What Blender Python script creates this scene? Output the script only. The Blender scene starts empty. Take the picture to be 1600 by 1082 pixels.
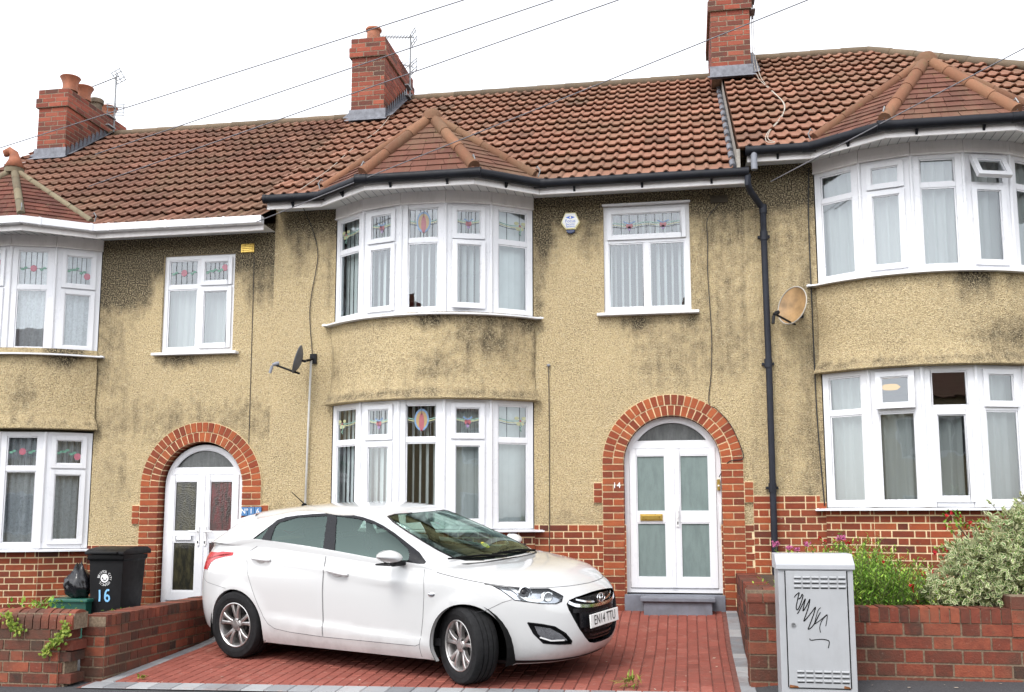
import bpy, bmesh, math, random
from mathutils import Vector, Matrix, geometry
random.seed(7)
R = math.radians
PI = math.pi
scene = bpy.context.scene
COL = scene.collection

# ------------------------------------------------------------------ camera
cam_d = bpy.data.cameras.new('camera')
cam = bpy.data.objects.new('camera', cam_d); COL.objects.link(cam)
cam.location = (0, -11.5, 1.5)
cam.rotation_euler = (R(90+7.419), R(0.065), R(9.809))
cam_d.sensor_fit = 'HORIZONTAL'; cam_d.sensor_width = 36.0
cam_d.lens = 1584.4/1600*36.0
cam_d.shift_y = (599.9-541.0)/1600.0
cam_d.clip_start = 0.1; cam_d.clip_end = 2000
scene.camera = cam

# ------------------------------------------------------------------ sky, sun, exposure
SUN_EL, SUN_AZ = R(52), R(200)      # azimuth clockwise from +Y (the facade looks to -Y)
world = bpy.data.worlds.new('World'); scene.world = world
world.use_nodes = True
wn, wl = world.node_tree.nodes, world.node_tree.links
wn.clear()
sky = wn.new('ShaderNodeTexSky'); sky.sky_type = 'NISHITA'; sky.sun_disc = False
sky.sun_elevation = SUN_EL; sky.sun_rotation = SUN_AZ
sky.air_density = 1.0; sky.dust_density = 1.0; sky.ozone_density = 1.0; sky.altitude = 0
hs = wn.new('ShaderNodeHueSaturation'); hs.inputs['Saturation'].default_value = 0.16
bgn = wn.new('ShaderNodeBackground'); bgn.inputs['Strength'].default_value = 0.15
wo = wn.new('ShaderNodeOutputWorld')
wl.new(sky.outputs[0], hs.inputs['Color']); wl.new(hs.outputs[0], bgn.inputs['Color']); wl.new(bgn.outputs[0], wo.inputs['Surface'])
sun_d = bpy.data.lights.new('sun', 'SUN'); sun_d.energy = 0.6; sun_d.angle = R(18); sun_d.color = (1.0, .96, .9)
sun = bpy.data.objects.new('sun', sun_d); COL.objects.link(sun)
sdir = Vector((math.sin(SUN_AZ)*math.cos(SUN_EL), math.cos(SUN_AZ)*math.cos(SUN_EL), math.sin(SUN_EL)))
sun.rotation_euler = sdir.to_track_quat('Z', 'Y').to_euler()
scene.view_settings.view_transform = 'Standard'; scene.view_settings.look = 'None'
scene.view_settings.gamma = 1.0; scene.view_settings.use_curve_mapping = False
scene.view_settings.exposure = 1.7

# ------------------------------------------------------------------ materials
class NG:
    """tiny node-graph helper"""
    def __init__(s, name):
        s.m = bpy.data.materials.new(name); s.m.use_nodes = True
        s.t = s.m.node_tree; s.n = s.t.nodes; s.l = s.t.links
        s.n.clear(); s.out = s.n.new('ShaderNodeOutputMaterial')
    def new(s, typ, **kw):
        nd = s.n.new('ShaderNode'+typ)
        for k, v in kw.items():
            if k in nd.inputs.keys() if isinstance(k, str) else False: s.put(nd.inputs[k], v)
            else: setattr(nd, k, v)
        return nd
    def put(s, inp, v):
        if hasattr(v, 'is_output') : s.l.new(v, inp)
        else: inp.default_value = v
    def pos(s):
        return s.n.new('ShaderNodeNewGeometry').outputs['Position']
    def objco(s):
        return s.n.new('ShaderNodeTexCoord').outputs['Object']
    def noise(s, co, scale, detail=4, rough=.55, dist=0.0):
        nd = s.n.new('ShaderNodeTexNoise'); s.l.new(co, nd.inputs['Vector'])
        nd.inputs['Scale'].default_value = scale; nd.inputs['Detail'].default_value = detail
        nd.inputs['Roughness'].default_value = rough; nd.inputs['Distortion'].default_value = dist
        return nd.outputs['Fac']
    def voro(s, co, scale, feature='F1', out='Distance'):
        nd = s.n.new('ShaderNodeTexVoronoi'); nd.feature = feature; s.l.new(co, nd.inputs['Vector'])
        nd.inputs['Scale'].default_value = scale
        return nd.outputs[out]
    def math(s, op, a, b=0.0, c=None, clamp=False):
        nd = s.n.new('ShaderNodeMath'); nd.operation = op; nd.use_clamp = clamp
        s.put(nd.inputs[0], a); s.put(nd.inputs[1], b)
        if c is not None: s.put(nd.inputs[2], c)
        return nd.outputs[0]
    def ramp(s, fac, stops, interp='LINEAR'):
        nd = s.n.new('ShaderNodeValToRGB'); s.put(nd.inputs[0], fac); cr = nd.color_ramp; cr.interpolation = interp
        while len(cr.elements) < len(stops): cr.elements.new(0.5)
        for e, (p, c) in zip(cr.elements, stops):
            e.position = p; e.color = (c[0], c[1], c[2], 1) if not isinstance(c, (int, float)) else (c, c, c, 1)
        return nd.outputs['Color']
    def mix(s, fac, a, b, typ='MIX'):
        nd = s.n.new('ShaderNodeMix'); nd.data_type = 'RGBA'; nd.blend_type = typ
        s.put(nd.inputs[0], fac)
        for i, v in ((6, a), (7, b)):
            if isinstance(v, tuple): v = (v[0], v[1], v[2], 1)
            s.put(nd.inputs[i], v)
        return nd.outputs[2]
    def attr(s, name, out='Fac'):
        nd = s.n.new('ShaderNodeAttribute'); nd.attribute_name = name; return nd.outputs[out]
    def mapr(s, v, a, b, c=0.0, d=1.0):
        nd = s.n.new('ShaderNodeMapRange'); s.put(nd.inputs[0], v)
        for i, k in enumerate((a, b, c, d)): nd.inputs[i+1].default_value = k
        return nd.outputs[0]
    def bump(s, h, strength=.5, dist=.01):
        nd = s.n.new('ShaderNodeBump'); s.l.new(h, nd.inputs['Height'])
        nd.inputs['Strength'].default_value = strength; nd.inputs['Distance'].default_value = dist
        return nd.outputs['Normal']
    def stretch(s, co, sc):
        nd = s.n.new('ShaderNodeMapping'); s.l.new(co, nd.inputs['Vector']); nd.inputs['Scale'].default_value = sc
        return nd.outputs[0]
    def bsdf(s, base, rough=.6, metal=0.0, normal=None, spec=.5, coat=0.0, trans=0.0, link=True):
        nd = s.n.new('ShaderNodeBsdfPrincipled')
        if isinstance(base, tuple): base = (base[0], base[1], base[2], 1)
        s.put(nd.inputs['Base Color'], base); s.put(nd.inputs['Roughness'], rough); s.put(nd.inputs['Metallic'], metal)
        nd.inputs['Specular IOR Level'].default_value = spec
        nd.inputs['Coat Weight'].default_value = coat; nd.inputs['Coat Roughness'].default_value = .04
        nd.inputs['Transmission Weight'].default_value = trans
        if normal is not None: s.l.new(normal, nd.inputs['Normal'])
        if link: s.l.new(nd.outputs[0], s.out.inputs['Surface'])
        return nd

def plain(name, base, rough=.5, metal=0.0, coat=0.0, spec=.5, vary=.12, vscale=6.0, dirt=0.0):
    """procedural material: base colour with gentle blotches"""
    g = NG(name); co = g.pos()
    n1 = g.noise(co, vscale, 5, .6)
    k = g.mapr(n1, .3, .7, 1-vary, 1+vary)
    hsv = g.n.new('ShaderNodeHueSaturation'); hsv.inputs['Color'].default_value = (*base, 1)
    g.l.new(k, hsv.inputs['Value'])
    c = hsv.outputs[0]
    if dirt > 0:
        n2 = g.noise(g.stretch(co, (3, 3, .8)), 4.0, 6, .7)
        c = g.mix(g.math('MULTIPLY', g.mapr(n2, .5, .8), dirt), c, (.10, .085, .06))
    rr = g.mapr(g.noise(co, vscale*3, 3), .3, .7, max(rough-.06, .02), min(rough+.08, 1))
    g.bsdf(c, rr, metal, None, spec, coat)
    return g.m

M = {}
def pebbledash():
    g = NG('pebbledash_render'); co = g.pos()
    fine = g.noise(co, 66, 3, .62)
    grit = g.voro(co, 85)
    gcol = g.n.new('ShaderNodeTexVoronoi'); g.l.new(co, gcol.inputs['Vector']); gcol.inputs['Scale'].default_value = 85
    big = g.noise(co, 1.6, 5, .6); mid = g.noise(co, 9, 4, .6)
    base = g.ramp(fine, [(.25, (.31, .238, .14)), (.42, (.48, .37, .208)), (.55, (.565, .45, .262)), (.75, (.70, .585, .375))])
    sep = g.n.new('ShaderNodeSeparateColor'); g.l.new(gcol.outputs['Color'], sep.inputs[0])
    base = g.mix(g.mapr(sep.outputs[0], .82, .97, 0, .45), base, (.13, .10, .06))
    base = g.mix(g.mapr(sep.outputs[1], .85, .97, 0, .5), base, (.72, .62, .42))
    base = g.mix(g.mapr(big, .42, .75, 0, .25), base, (.36, .29, .19))
    mot = g.mapr(g.noise(co, 1.15, 5, .62), .40, .62); gapm = g.mapr(fine, .50, .36)
    base = g.mix(g.math('MULTIPLY', g.math('MULTIPLY', mot, gapm), .50), base, (.10, .082, .055))
    # weathering: algae and soot, per-vertex amount broken up by noise
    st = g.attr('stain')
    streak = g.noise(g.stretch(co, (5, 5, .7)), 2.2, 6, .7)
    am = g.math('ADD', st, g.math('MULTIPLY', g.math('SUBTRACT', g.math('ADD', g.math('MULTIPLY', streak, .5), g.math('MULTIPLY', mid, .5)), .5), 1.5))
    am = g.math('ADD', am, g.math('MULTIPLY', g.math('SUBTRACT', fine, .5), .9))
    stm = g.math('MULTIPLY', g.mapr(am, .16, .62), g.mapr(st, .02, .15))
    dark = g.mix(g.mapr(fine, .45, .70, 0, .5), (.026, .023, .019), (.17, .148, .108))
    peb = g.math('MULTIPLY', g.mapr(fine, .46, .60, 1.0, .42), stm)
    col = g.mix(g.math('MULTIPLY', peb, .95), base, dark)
    h = g.math('ADD', g.math('MULTIPLY', fine, .8), g.math('MULTIPLY', grit, .35))
    g.bsdf(col, .95, 0, g.bump(h, 1.0, .028), .2)
    return g.m
M['render'] = pebbledash()

def brick_mat(name, stops, spot=.5, soot=0.0, bumps=.35):
    g = NG(name); co = g.pos()
    t = g.attr('tone')
    n = g.noise(co, 14, 6, .7); f = g.noise(co, 70, 4, .65); b = g.noise(co, 2.0, 4)
    v = g.math('ADD', t, g.math('MULTIPLY', g.math('SUBTRACT', n, .5), spot))
    col = g.ramp(v, stops)
    col = g.mix(g.mapr(f, .58, .75, 0, .55), col, (.05, .022, .014))
    if soot > 0:
        col = g.mix(g.math('MULTIPLY', g.mapr(b, .45, .7), soot), col, (.06, .045, .032))
        w = g.noise(co, 22, 6, .8)
        col = g.mix(g.mapr(w, .62, .72, 0, .65), col, (.36, .31, .26))
        col = g.mix(g.mapr(g.noise(co, 9, 5, .75), .60, .75, 0, .6), col, (.09, .075, .05))
    g.bsdf(col, .82, 0, g.bump(f, bumps, .006), .3)
    return g.m
M['brick'] = brick_mat('orange_red_brick', [(0, (.085, .022, .014)), (.3, (.165, .034, .016)), (.6, (.24, .050, .020)), (1, (.35, .092, .032))], .65, .30)
M['chimney_brick'] = brick_mat('chimney_brick', [(0, (.085, .034, .025)), (.25, (.155, .038, .024)), (.65, (.235, .054, .031)), (1, (.30, .085, .05))], .6, .35)
M['old_brick'] = brick_mat('weathered_wall_brick', [(0, (.045, .026, .020)), (.25, (.105, .034, .022)), (.6, (.18, .044, .026)), (1, (.28, .08, .042))], 1.0, .75, .8)
def mortar(name, c, v=.25):
    g = NG(name); co = g.pos(); n = g.noise(co, 40, 5, .7); b = g.noise(co, 3, 4)
    col = g.mix(g.mapr(n, .3, .7), tuple(k*(1-v) for k in c), tuple(k*(1+v) for k in c))
    col = g.mix(g.mapr(b, .5, .8, 0, .4), col, tuple(k*.45 for k in c))
    g.bsdf(col, .95, 0, g.bump(n, .5, .006), .2); return g.m
M['mortar'] = mortar('cream_mortar', (.72, .58, .36), .15)
M['grey_mortar'] = mortar('grey_mortar', (.20, .15, .105), .45)
M['chimney_mortar'] = mortar('chimney_mortar', (.22, .17, .125), .5)
M['verge_mortar'] = mortar('verge_mortar', (.30, .28, .25), .3)

def tile_mat(name, stops, lichen, lcol=(.34, .30, .17)):
    g = NG(name); co = g.pos(); t = g.attr('tone')
    n = g.noise(co, 5, 6, .7); f = g.noise(co, 45, 4, .7); s = g.noise(g.stretch(co, (9, 1.2, 1.2)), 2.2, 5, .65)
    v = g.math('ADD', t, g.math('MULTIPLY', g.math('SUBTRACT', n, .5), .7))
    col = g.ramp(v, stops)
    col = g.mix(g.mapr(s, .5, .72, 0, .5), col, (.14, .09, .055))
    col = g.mix(g.mapr(g.noise(co, .8, 5, .65), .46, .68, 0, .5), col, (.16, .115, .07))
    moss = g.math('MULTIPLY', g.mapr(g.noise(co, 11, 5, .75), .60, .68), g.mapr(g.noise(co, 1.1, 3), .48, .6))
    col = g.mix(g.math('MULTIPLY', moss, .7), col, (.12, .115, .04))
    col = g.mix(g.mapr(f, .6, .78, 0, lichen), col, lcol)
    g.bsdf(col, .85, 0, g.bump(f, .4, .006), .25); return g.m
M['tile'] = tile_mat('concrete_roof_tile', [(0, (.13, .070, .048)), (.35, (.205, .100, .066)), (.7, (.27, .130, .086)), (1, (.34, .172, .115))], .35)
M['tile_brown'] = tile_mat('brown_roof_tile', [(0, (.10, .056, .040)), (.4, (.165, .082, .057)), (.75, (.22, .107, .073)), (1, (.275, .138, .097))], .35)
M['plain_tile'] = tile_mat('plain_clay_tile', [(0, (.075, .034, .025)), (.4, (.115, .048, .034)), (.8, (.155, .065, .045)), (1, (.19, .085, .06))], .3)
M['plain_tile_dark'] = tile_mat('dark_plain_clay_tile', [(0, (.05, .022, .017)), (.5, (.105, .034, .024)), (1, (.17, .056, .036))], .6)
M['hip_tile'] = tile_mat('hip_tile', [(0, (.135, .062, .036)), (.5, (.185, .083, .047)), (1, (.235, .11, .062))], .45)
M['hip_mortar'] = tile_mat('lichened_hip_mortar', [(0, (.10, .085, .06)), (.5, (.17, .145, .095)), (1, (.24, .20, .13))], .9, (.05, .045, .035))
M['ridge'] = tile_mat('ridge_tile', [(0, (.095, .075, .055)), (.5, (.13, .10, .07)), (1, (.17, .125, .085))], .5)
M['lead'] = plain('lead_flashing', (.14, .145, .165), .55, .2, vary=.35, vscale=14)
M['pot'] = plain('terracotta_pot', (.26, .09, .045), .75, vary=.3, vscale=9, dirt=.5)
M['dark_pot'] = plain('sooty_pot', (.13, .10, .07), .85, vary=.4, vscale=12)
M['upvc'] = plain('white_upvc', (.68, .685, .71), .3, vary=.02, vscale=3, dirt=.0)
M['fascia'] = plain('white_fascia_board', (.78, .75, .74), .4, vary=.05, vscale=3, dirt=.18)
M['soffit'] = plain('soffit_board', (.66, .67, .66), .5, vary=.06)
M['black_gutter'] = plain('black_gutter_plastic', (.010, .011, .015), .5, spec=.2, vary=.3)
M['grey_pipe'] = plain('grey_pipe_plastic', (.20, .21, .24), .4)
M['downpipe'] = plain('black_downpipe', (.016, .018, .026), .5, spec=.25, vary=.3)
M['lead_came'] = plain('window_lead', (.075, .08, .085), .5, vary=.1)
for nm, c in (('glass_red', (0.34, 0.11, 0.13)), ('glass_blue', (0.16, 0.26, 0.41)), ('glass_violet', (0.26, 0.19, 0.33)), ('glass_green', (0.22, 0.37, 0.31)), ('glass_amber', (0.37, 0.26, 0.13)), ('glass_yellow', (0.43, 0.44, 0.26)), ('leaf_green_glass', (0.13, 0.28, 0.21)), ('rose_glass', (0.39, 0.13, 0.17))):
    M[nm] = plain('stained_'+nm, c, .2, vary=.12, vscale=30)
M['blind'] = plain('vertical_blind_fabric', (.68, .72, .70), .8, vary=.05)
def net_mat(name, base, tr, lace=False):
    g = NG(name); co = g.pos()
    d = g.n.new('ShaderNodeBsdfDiffuse'); tl = g.n.new('ShaderNodeBsdfTranslucent'); tp = g.n.new('ShaderNodeBsdfTransparent')
    for nd in (d, tl): nd.inputs['Color'].default_value = (*base, 1)
    a = g.n.new('ShaderNodeMixShader'); a.inputs[0].default_value = .3
    g.l.new(d.outputs[0], a.inputs[1]); g.l.new(tl.outputs[0], a.inputs[2])
    b = g.n.new('ShaderNodeMixShader')
    if lace:
        v = g.voro(co, 60, 'DISTANCE_TO_EDGE'); n = g.noise(co, 24, 3)
        f = g.math('MULTIPLY', g.mapr(v, .03, .16), g.mapr(n, .42, .58, .25, 1)); f = g.math('MULTIPLY', f, tr*2)
        g.put(b.inputs[0], f)
    else: b.inputs[0].default_value = tr
    g.l.new(a.outputs[0], b.inputs[1]); g.l.new(tp.outputs[0], b.inputs[2]); g.l.new(b.outputs[0], g.out.inputs['Surface'])
    return g.m
M['net'] = net_mat('net_curtain', (.64, .66, .64), .12)
M['lace'] = net_mat('lace_curtain', (.80, .82, .84), .14, True)
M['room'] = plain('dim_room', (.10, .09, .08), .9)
def glass_mat(name, tint, base_fac, rough=.02, wob=0.0, graz=1.0, refl=(.93, .97, 1)):
    g = NG(name)
    tp = g.n.new('ShaderNodeBsdfTransparent'); tp.inputs['Color'].default_value = (*tint, 1)
    gl = g.n.new('ShaderNodeBsdfGlossy'); gl.inputs['Roughness'].default_value = rough
    gl.inputs['Color'].default_value = (*refl, 1)
    if wob > 0:
        g.l.new(g.bump(g.noise(g.pos(), 3.0, 2), wob, .02), gl.inputs['Normal'])
    lw = g.n.new('ShaderNodeLayerWeight'); lw.inputs['Blend'].default_value = .18
    fac = g.math('ADD', g.math('MULTIPLY', lw.outputs['Fresnel'], graz), base_fac, clamp=True)
    mx = g.n.new('ShaderNodeMixShader'); g.put(mx.inputs[0], fac)
    g.l.new(tp.outputs[0], mx.inputs[1]); g.l.new(gl.outputs[0], mx.inputs[2]); g.l.new(mx.outputs[0], g.out.inputs['Surface'])
    return g.m
M['glass'] = glass_mat('window_glass', (.78, .82, .83), .12, .01, .05)
M['car_glass'] = glass_mat('tinted_car_glass', (.55, .68, .62), .11, .01, refl=(.72, .92, .84))
M['clear_cover'] = glass_mat('clear_lamp_cover', (.92, .94, .95), .05, .02)
def frosted(name, c1, c2, rough, wsc):
    g = NG(name); co = g.pos(); n = g.noise(g.stretch(co, (6, 6, 1.5)), 3.2, 5, .7); f = g.voro(co, wsc)
    g.bsdf(g.mix(g.mapr(n, .42, .68), c1, c2), rough, 0, g.bump(f, .25, .004), .6); return g.m
M['frost'] = frosted('frosted_door_glass', (.165, .215, .205), (.13, .17, .165), .3, 110)
M['frost_dark'] = frosted('dark_fanlight_glass', (.055, .06, .06), (.10, .105, .105), .25, 110)
M['brown_glass'] = frosted('amber_tinted_door_glass', (.020, .020, .016), (.06, .055, .03), .1, 60)
M['bronze_glass'] = frosted('brown_door_glass', (.030, .018, .016), (.13, .022, .025), .12, 60)
M['trim_glass'] = plain('dark_window_pane', (.04, .045, .05), .1)
M['brass'] = plain('brass', (.55, .38, .10), .3, .9)
M['chrome'] = plain('chrome', (.75, .76, .78), .12, 1.0, vary=.03)
M['handle_white'] = plain('white_handle', (.78, .78, .78), .3)
M['step_grey'] = plain('grey_painted_step', (.155, .165, .195), .6, vary=.2, vscale=9, dirt=.35)
M['white_paint'] = plain('white_paint', (.82, .82, .82), .5)
M['blue_tile'] = plain('blue_glazed_tile', (.06, .17, .36), .2)
M['black_plastic'] = plain('black_plastic', (.007, .007, .008), .45, spec=.25, vary=.2)
M['matt_black'] = plain('matt_black', (.006, .006, .006), .9, spec=.15)
M['cable'] = plain('black_cable', (.018, .018, .018), .6)
M['pale_cable'] = plain('weathered_white_cable', (.42, .38, .32), .6)
M['wire'] = plain('overhead_wire', (.15, .145, .16), .6)
M['alu'] = plain('weathered_aluminium', (.20, .205, .21), .5, .4, vary=.2)
M['rusty'] = plain('rusty_brown_metal', (.30, .185, .085), .5, .1, vary=.4, vscale=7)
M['dish_grey'] = plain('dark_grey_dish', (.085, .09, .105), .5)
M['conduit'] = plain('pale_conduit', (.46, .45, .42), .5)

# ------------------------------------------------------------------ mesh helpers
W0 = {}
class MB:
    def __init__(s):
        s.v, s.f, s.t, s.mi, s.st = [], [], [], [], {}
    def add(s, vs, fs, tone=.5, mi=0):
        b = len(s.v); s.v += [Vector(p) for p in vs]
        for f in fs:
            s.f.append([b+i for i in f]); s.t.append(tone); s.mi.append(mi)
        return b
    def quad(s, a, b, c, d, tone=.5, mi=0): s.add((a, b, c, d), ((0, 1, 2, 3),), tone, mi)
    def obox(s, O, U, V, N, u0, u1, v0, v1, n0, n1, tone=.5, mi=0, back=True):
        P = [O+U*u+V*v+N*n for n in (n0, n1) for v in (v0, v1) for u in (u0, u1)]
        fs = [(4, 5, 7, 6), (0, 1, 5, 4), (2, 6, 7, 3), (0, 4, 6, 2), (1, 3, 7, 5)]
        if back: fs.append((0, 2, 3, 1))
        s.add(P, fs, tone, mi)
    def box(s, x0, x1, y0, y1, z0, z1, tone=.5, mi=0):
        s.obox(Vector((0, 0, 0)), Vector((1, 0, 0)), Vector((0, 0, 1)), Vector((0, -1, 0)), x0, x1, z0, z1, -y1, -y0, tone, mi)
    def tube(s, pts, r, n=8, tone=.5, mi=0, cap=True, closed=False):
        pts = [Vector(p) for p in pts]; m = len(pts)
        rs = r if isinstance(r, (list, tuple)) else [r]*m
        rings = []; prev = None
        for i, p in enumerate(pts):
            if closed: d = pts[(i+1) % m]-pts[i-1]
            else: d = pts[min(i+1, m-1)]-pts[max(i-1, 0)]
            if d.length < 1e-9: d = Vector((0, 0, 1))
            d.normalize()
            if prev is None:
                a = d.orthogonal().normalized()
            else:
                a = (prev-d*prev.dot(d)); a = a.normalized() if a.length > 1e-6 else d.orthogonal().normalized()
            prev = a; b = d.cross(a)
            rings.append([p+(a*math.cos(2*PI*k/n)+b*math.sin(2*PI*k/n))*rs[i] for k in range(n)])
        vs = [q for rg in rings for q in rg]; fs = []
        for i in range(m if closed else m-1):
            j = (i+1) % m
            for k in range(n): fs.append((i*n+k, i*n+(k+1) % n, j*n+(k+1) % n, j*n+k))
        if cap and not closed:
            fs.append(tuple(reversed(range(n)))); fs.append(tuple((m-1)*n+k for k in range(n)))
        s.add(vs, fs, tone, mi)
    def lathe(s, prof, O, A, n=24, tone=.5, mi=0, cap=True, ref=None):
        """prof [(r,h)] round axis A at O"""
        O = Vector(O); A = Vector(A).normalized(); a = A.orthogonal().normalized() if ref is None else Vector(ref).normalized(); b = A.cross(a)
        vs = []; fs = []
        for r, h in prof:
            for k in range(n):
                th = 2*PI*k/n; vs.append(O+A*h+(a*math.cos(th)+b*math.sin(th))*r)
        for i in range(len(prof)-1):
            for k in range(n): fs.append((i*n+k, i*n+(k+1) % n, (i+1)*n+(k+1) % n, (i+1)*n+k))
        if cap:
            if prof[0][0] > 1e-6: fs.append(tuple(reversed(range(n))))
            if prof[-1][0] > 1e-6: fs.append(tuple((len(prof)-1)*n+k for k in range(n)))
        s.add(vs, fs, tone, mi)
    def prism(s, pts, D, tone=.5, mi=0):
        """closed polygon extruded by D"""
        n = len(pts); D = Vector(D); vs = [Vector(p) for p in pts]+[Vector(p)+D for p in pts]
        tr = geometry.tessellate_polygon([[Vector(p) for p in pts]])
        fs = [tuple(t) for t in tr]+[tuple(n+i for i in reversed(t)) for t in tr]
        fs += [(i, (i+1) % n, n+(i+1) % n, n+i) for i in range(n)]
        s.add(vs, fs, tone, mi)
    def grid(s, G, tone=.5, mi=0, stain=None):
        m, n = len(G), len(G[0]); b = len(s.v)
        s.add([p for r in G for p in r], [(i*n+j, i*n+j+1, (i+1)*n+j+1, (i+1)*n+j) for i in range(m-1) for j in range(n-1)], tone, mi)
        if stain is not None:
            k = b
            for r in stain:
                for x in r: s.st[k] = x; k += 1
    def build(s, name, mat, parent=None, smooth=False, bevel=0.0, fix=True, angle=40, local=False):
        me = bpy.data.meshes.new(name)
        if not s.v: s.v = [Vector((0, 0, 0))]
        if local: c = Vector((0, 0, 0))
        else:
            lo = Vector([min(p[i] for p in s.v) for i in range(3)]); hi = Vector([max(p[i] for p in s.v) for i in range(3)])
            c = (lo+hi)/2
            if parent is None: c.z = lo.z
        me.from_pydata([p-c for p in s.v], [], s.f)
        for m in (mat if isinstance(mat, (list, tuple)) else [mat]): me.materials.append(m)
        at = me.attributes.new('tone', 'FLOAT', 'FACE'); at.data.foreach_set('value', s.t)
        me.polygons.foreach_set('material_index', s.mi)
        if s.st:
            a2 = me.attributes.new('stain', 'FLOAT', 'POINT'); a2.data.foreach_set('value', [s.st.get(i, 0.0) for i in range(len(s.v))])
        if fix or bevel > 0:
            bm = bmesh.new(); bm.from_mesh(me)
            bmesh.ops.remove_doubles(bm, verts=bm.verts, dist=1e-5)
            bmesh.ops.recalc_face_normals(bm, faces=bm.faces)
            if bevel > 0:
                es = [e for e in bm.edges if len(e.link_faces) == 2 and e.calc_face_angle(0) > R(35)]
                bmesh.ops.bevel(bm, geom=es, offset=bevel, segments=2, affect='EDGES', profile=.6, clamp_overlap=True)
            bm.to_mesh(me); bm.free()
        if smooth:
            me.polygons.foreach_set('use_smooth', [True]*len(me.polygons))
            if smooth == 'auto':
                bm = bmesh.new(); bm.from_mesh(me)
                for e in bm.edges:
                    e.smooth = not (len(e.link_faces) == 2 and e.calc_face_angle(0) > R(angle))
                bm.to_mesh(me); bm.free()
        o = bpy.data.objects.new(name, me); COL.objects.link(o)
        W0[o.name] = c
        o.location = c-(W0[parent.name] if parent else Vector((0, 0, 0)))
        if parent: o.parent = parent
        return o
def thing(name, label, cat, loc=(0, 0, 0), group=None, local=False):
    o = bpy.data.objects.new(name, None); COL.objects.link(o); o.empty_display_size = .2
    o.location = loc; W0[o.name] = Vector((0, 0, 0)) if local else Vector(loc)
    o['label'] = label; o['category'] = cat
    group = group or GROUPS.get(cat)
    if group: o['group'] = group
    return o
GROUPS = {'house': 'houses of the terrace', 'satellite dish': 'satellite dishes on the fronts', 'aerial': 'television aerials on the chimneys', 'wire': 'overhead telephone wires', 'bin': 'black wheelie bins', 'wall': 'brick boundary walls', 'weed': 'weeds in the walls and paving', 'cable': 'cables clipped to walls and roofs'}
def tag(o, label, cat, group=None):
    group = group or GROUPS.get(cat)
    o['label'] = label; o['category'] = cat
    if group: o['group'] = group
    return o
def text_mesh(mb, body, size, O, U, V, depth=.002, align='CENTER', sx=1.0, mi=0, tone=.5, bold=0.0):
    """adds lettering to a mesh builder, laid on the plane O,U,V"""
    cu = bpy.data.curves.new('lettering', 'FONT'); cu.body = body; cu.size = size; cu.align_x = align; cu.align_y = 'CENTER'; cu.offset = bold
    ob = bpy.data.objects.new('lettering', cu); COL.objects.link(ob)
    dg = bpy.context.evaluated_depsgraph_get(); me = bpy.data.meshes.new_from_object(ob.evaluated_get(dg))
    N = Vector(U).cross(Vector(V)).normalized()
    vs = [Vector(O)+Vector(U)*v.co.x*sx+Vector(V)*v.co.y+N*depth for v in me.vertices]
    mb.add(vs, [tuple(p.vertices) for p in me.polygons], tone, mi)
    bpy.data.objects.remove(ob); bpy.data.curves.remove(cu); bpy.data.meshes.remove(me)
X, Y, Z = Vector((1, 0, 0)), Vector((0, 1, 0)), Vector((0, 0, 1))

def brickwork(mb, O, U, V, N, w, h, course=.0765, L=.222, proud=.007, joint=.011, start=0, mask=None, lo=.28, hi=.85, bond='flemish', mortar_mi=1, back=None, seed=None):
    """flemish-bond bricks standing proud of a mortar bed"""
    rnd = random.Random(seed if seed is not None else int((O.x*91+O.y*57+O.z*31)*100))
    H = L/2
    r = 0; v = 0.0
    while v < h-.012:
        v1 = min(v+course, h)
        if bond == 'flemish': pat = [L, H]; sh = 0 if (r+start) % 2 == 0 else -(L+H)/2-.0
        elif bond == 'stretcher': pat = [L]; sh = 0 if (r+start) % 2 == 0 else -H
        else: pat = [H]; sh = 0
        if bond == 'flemish' and (r+start) % 2: sh = -(L*.75)
        u = sh; k = 0
        while u < w-.004:
            u1 = u+pat[k % len(pat)]; k += 1
            a, b = max(u, 0)+(joint/2 if u > 0 else joint*.2), min(u1, w)-(joint/2 if u1 < w else joint*.2)
            if b-a > .02 and (mask is None or mask((a+b)/2, (v+v1)/2)):
                t = rnd.uniform(lo, hi) if rnd.random() > .12 else rnd.uniform(0, lo)
                p = proud*rnd.uniform(.7, 1.2)
                mb.obox(O, U, V, N, a, b, v+joint/2, v1-joint/2, -.002, p, t, 0, back=False)
            u = u1
        v += course; r += 1
# ------------------------------------------------------------------ houses
TAN = math.tan(R(35)); COS = math.cos(R(35)); SIN = math.sin(R(35))
BR, BH = 1.753, R(43.4)
def bow(bc, phi, extra=0.0):
    r = BR+extra
    return Vector((bc+r*math.sin(phi), -(r*math.cos(phi)-BR*math.cos(BH)), 0))
PHI = [BH*(-1+2*i/5) for i in range(6)]
def roofz(y, dz): return 5.268+dz+(y+.42)*TAN

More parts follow.
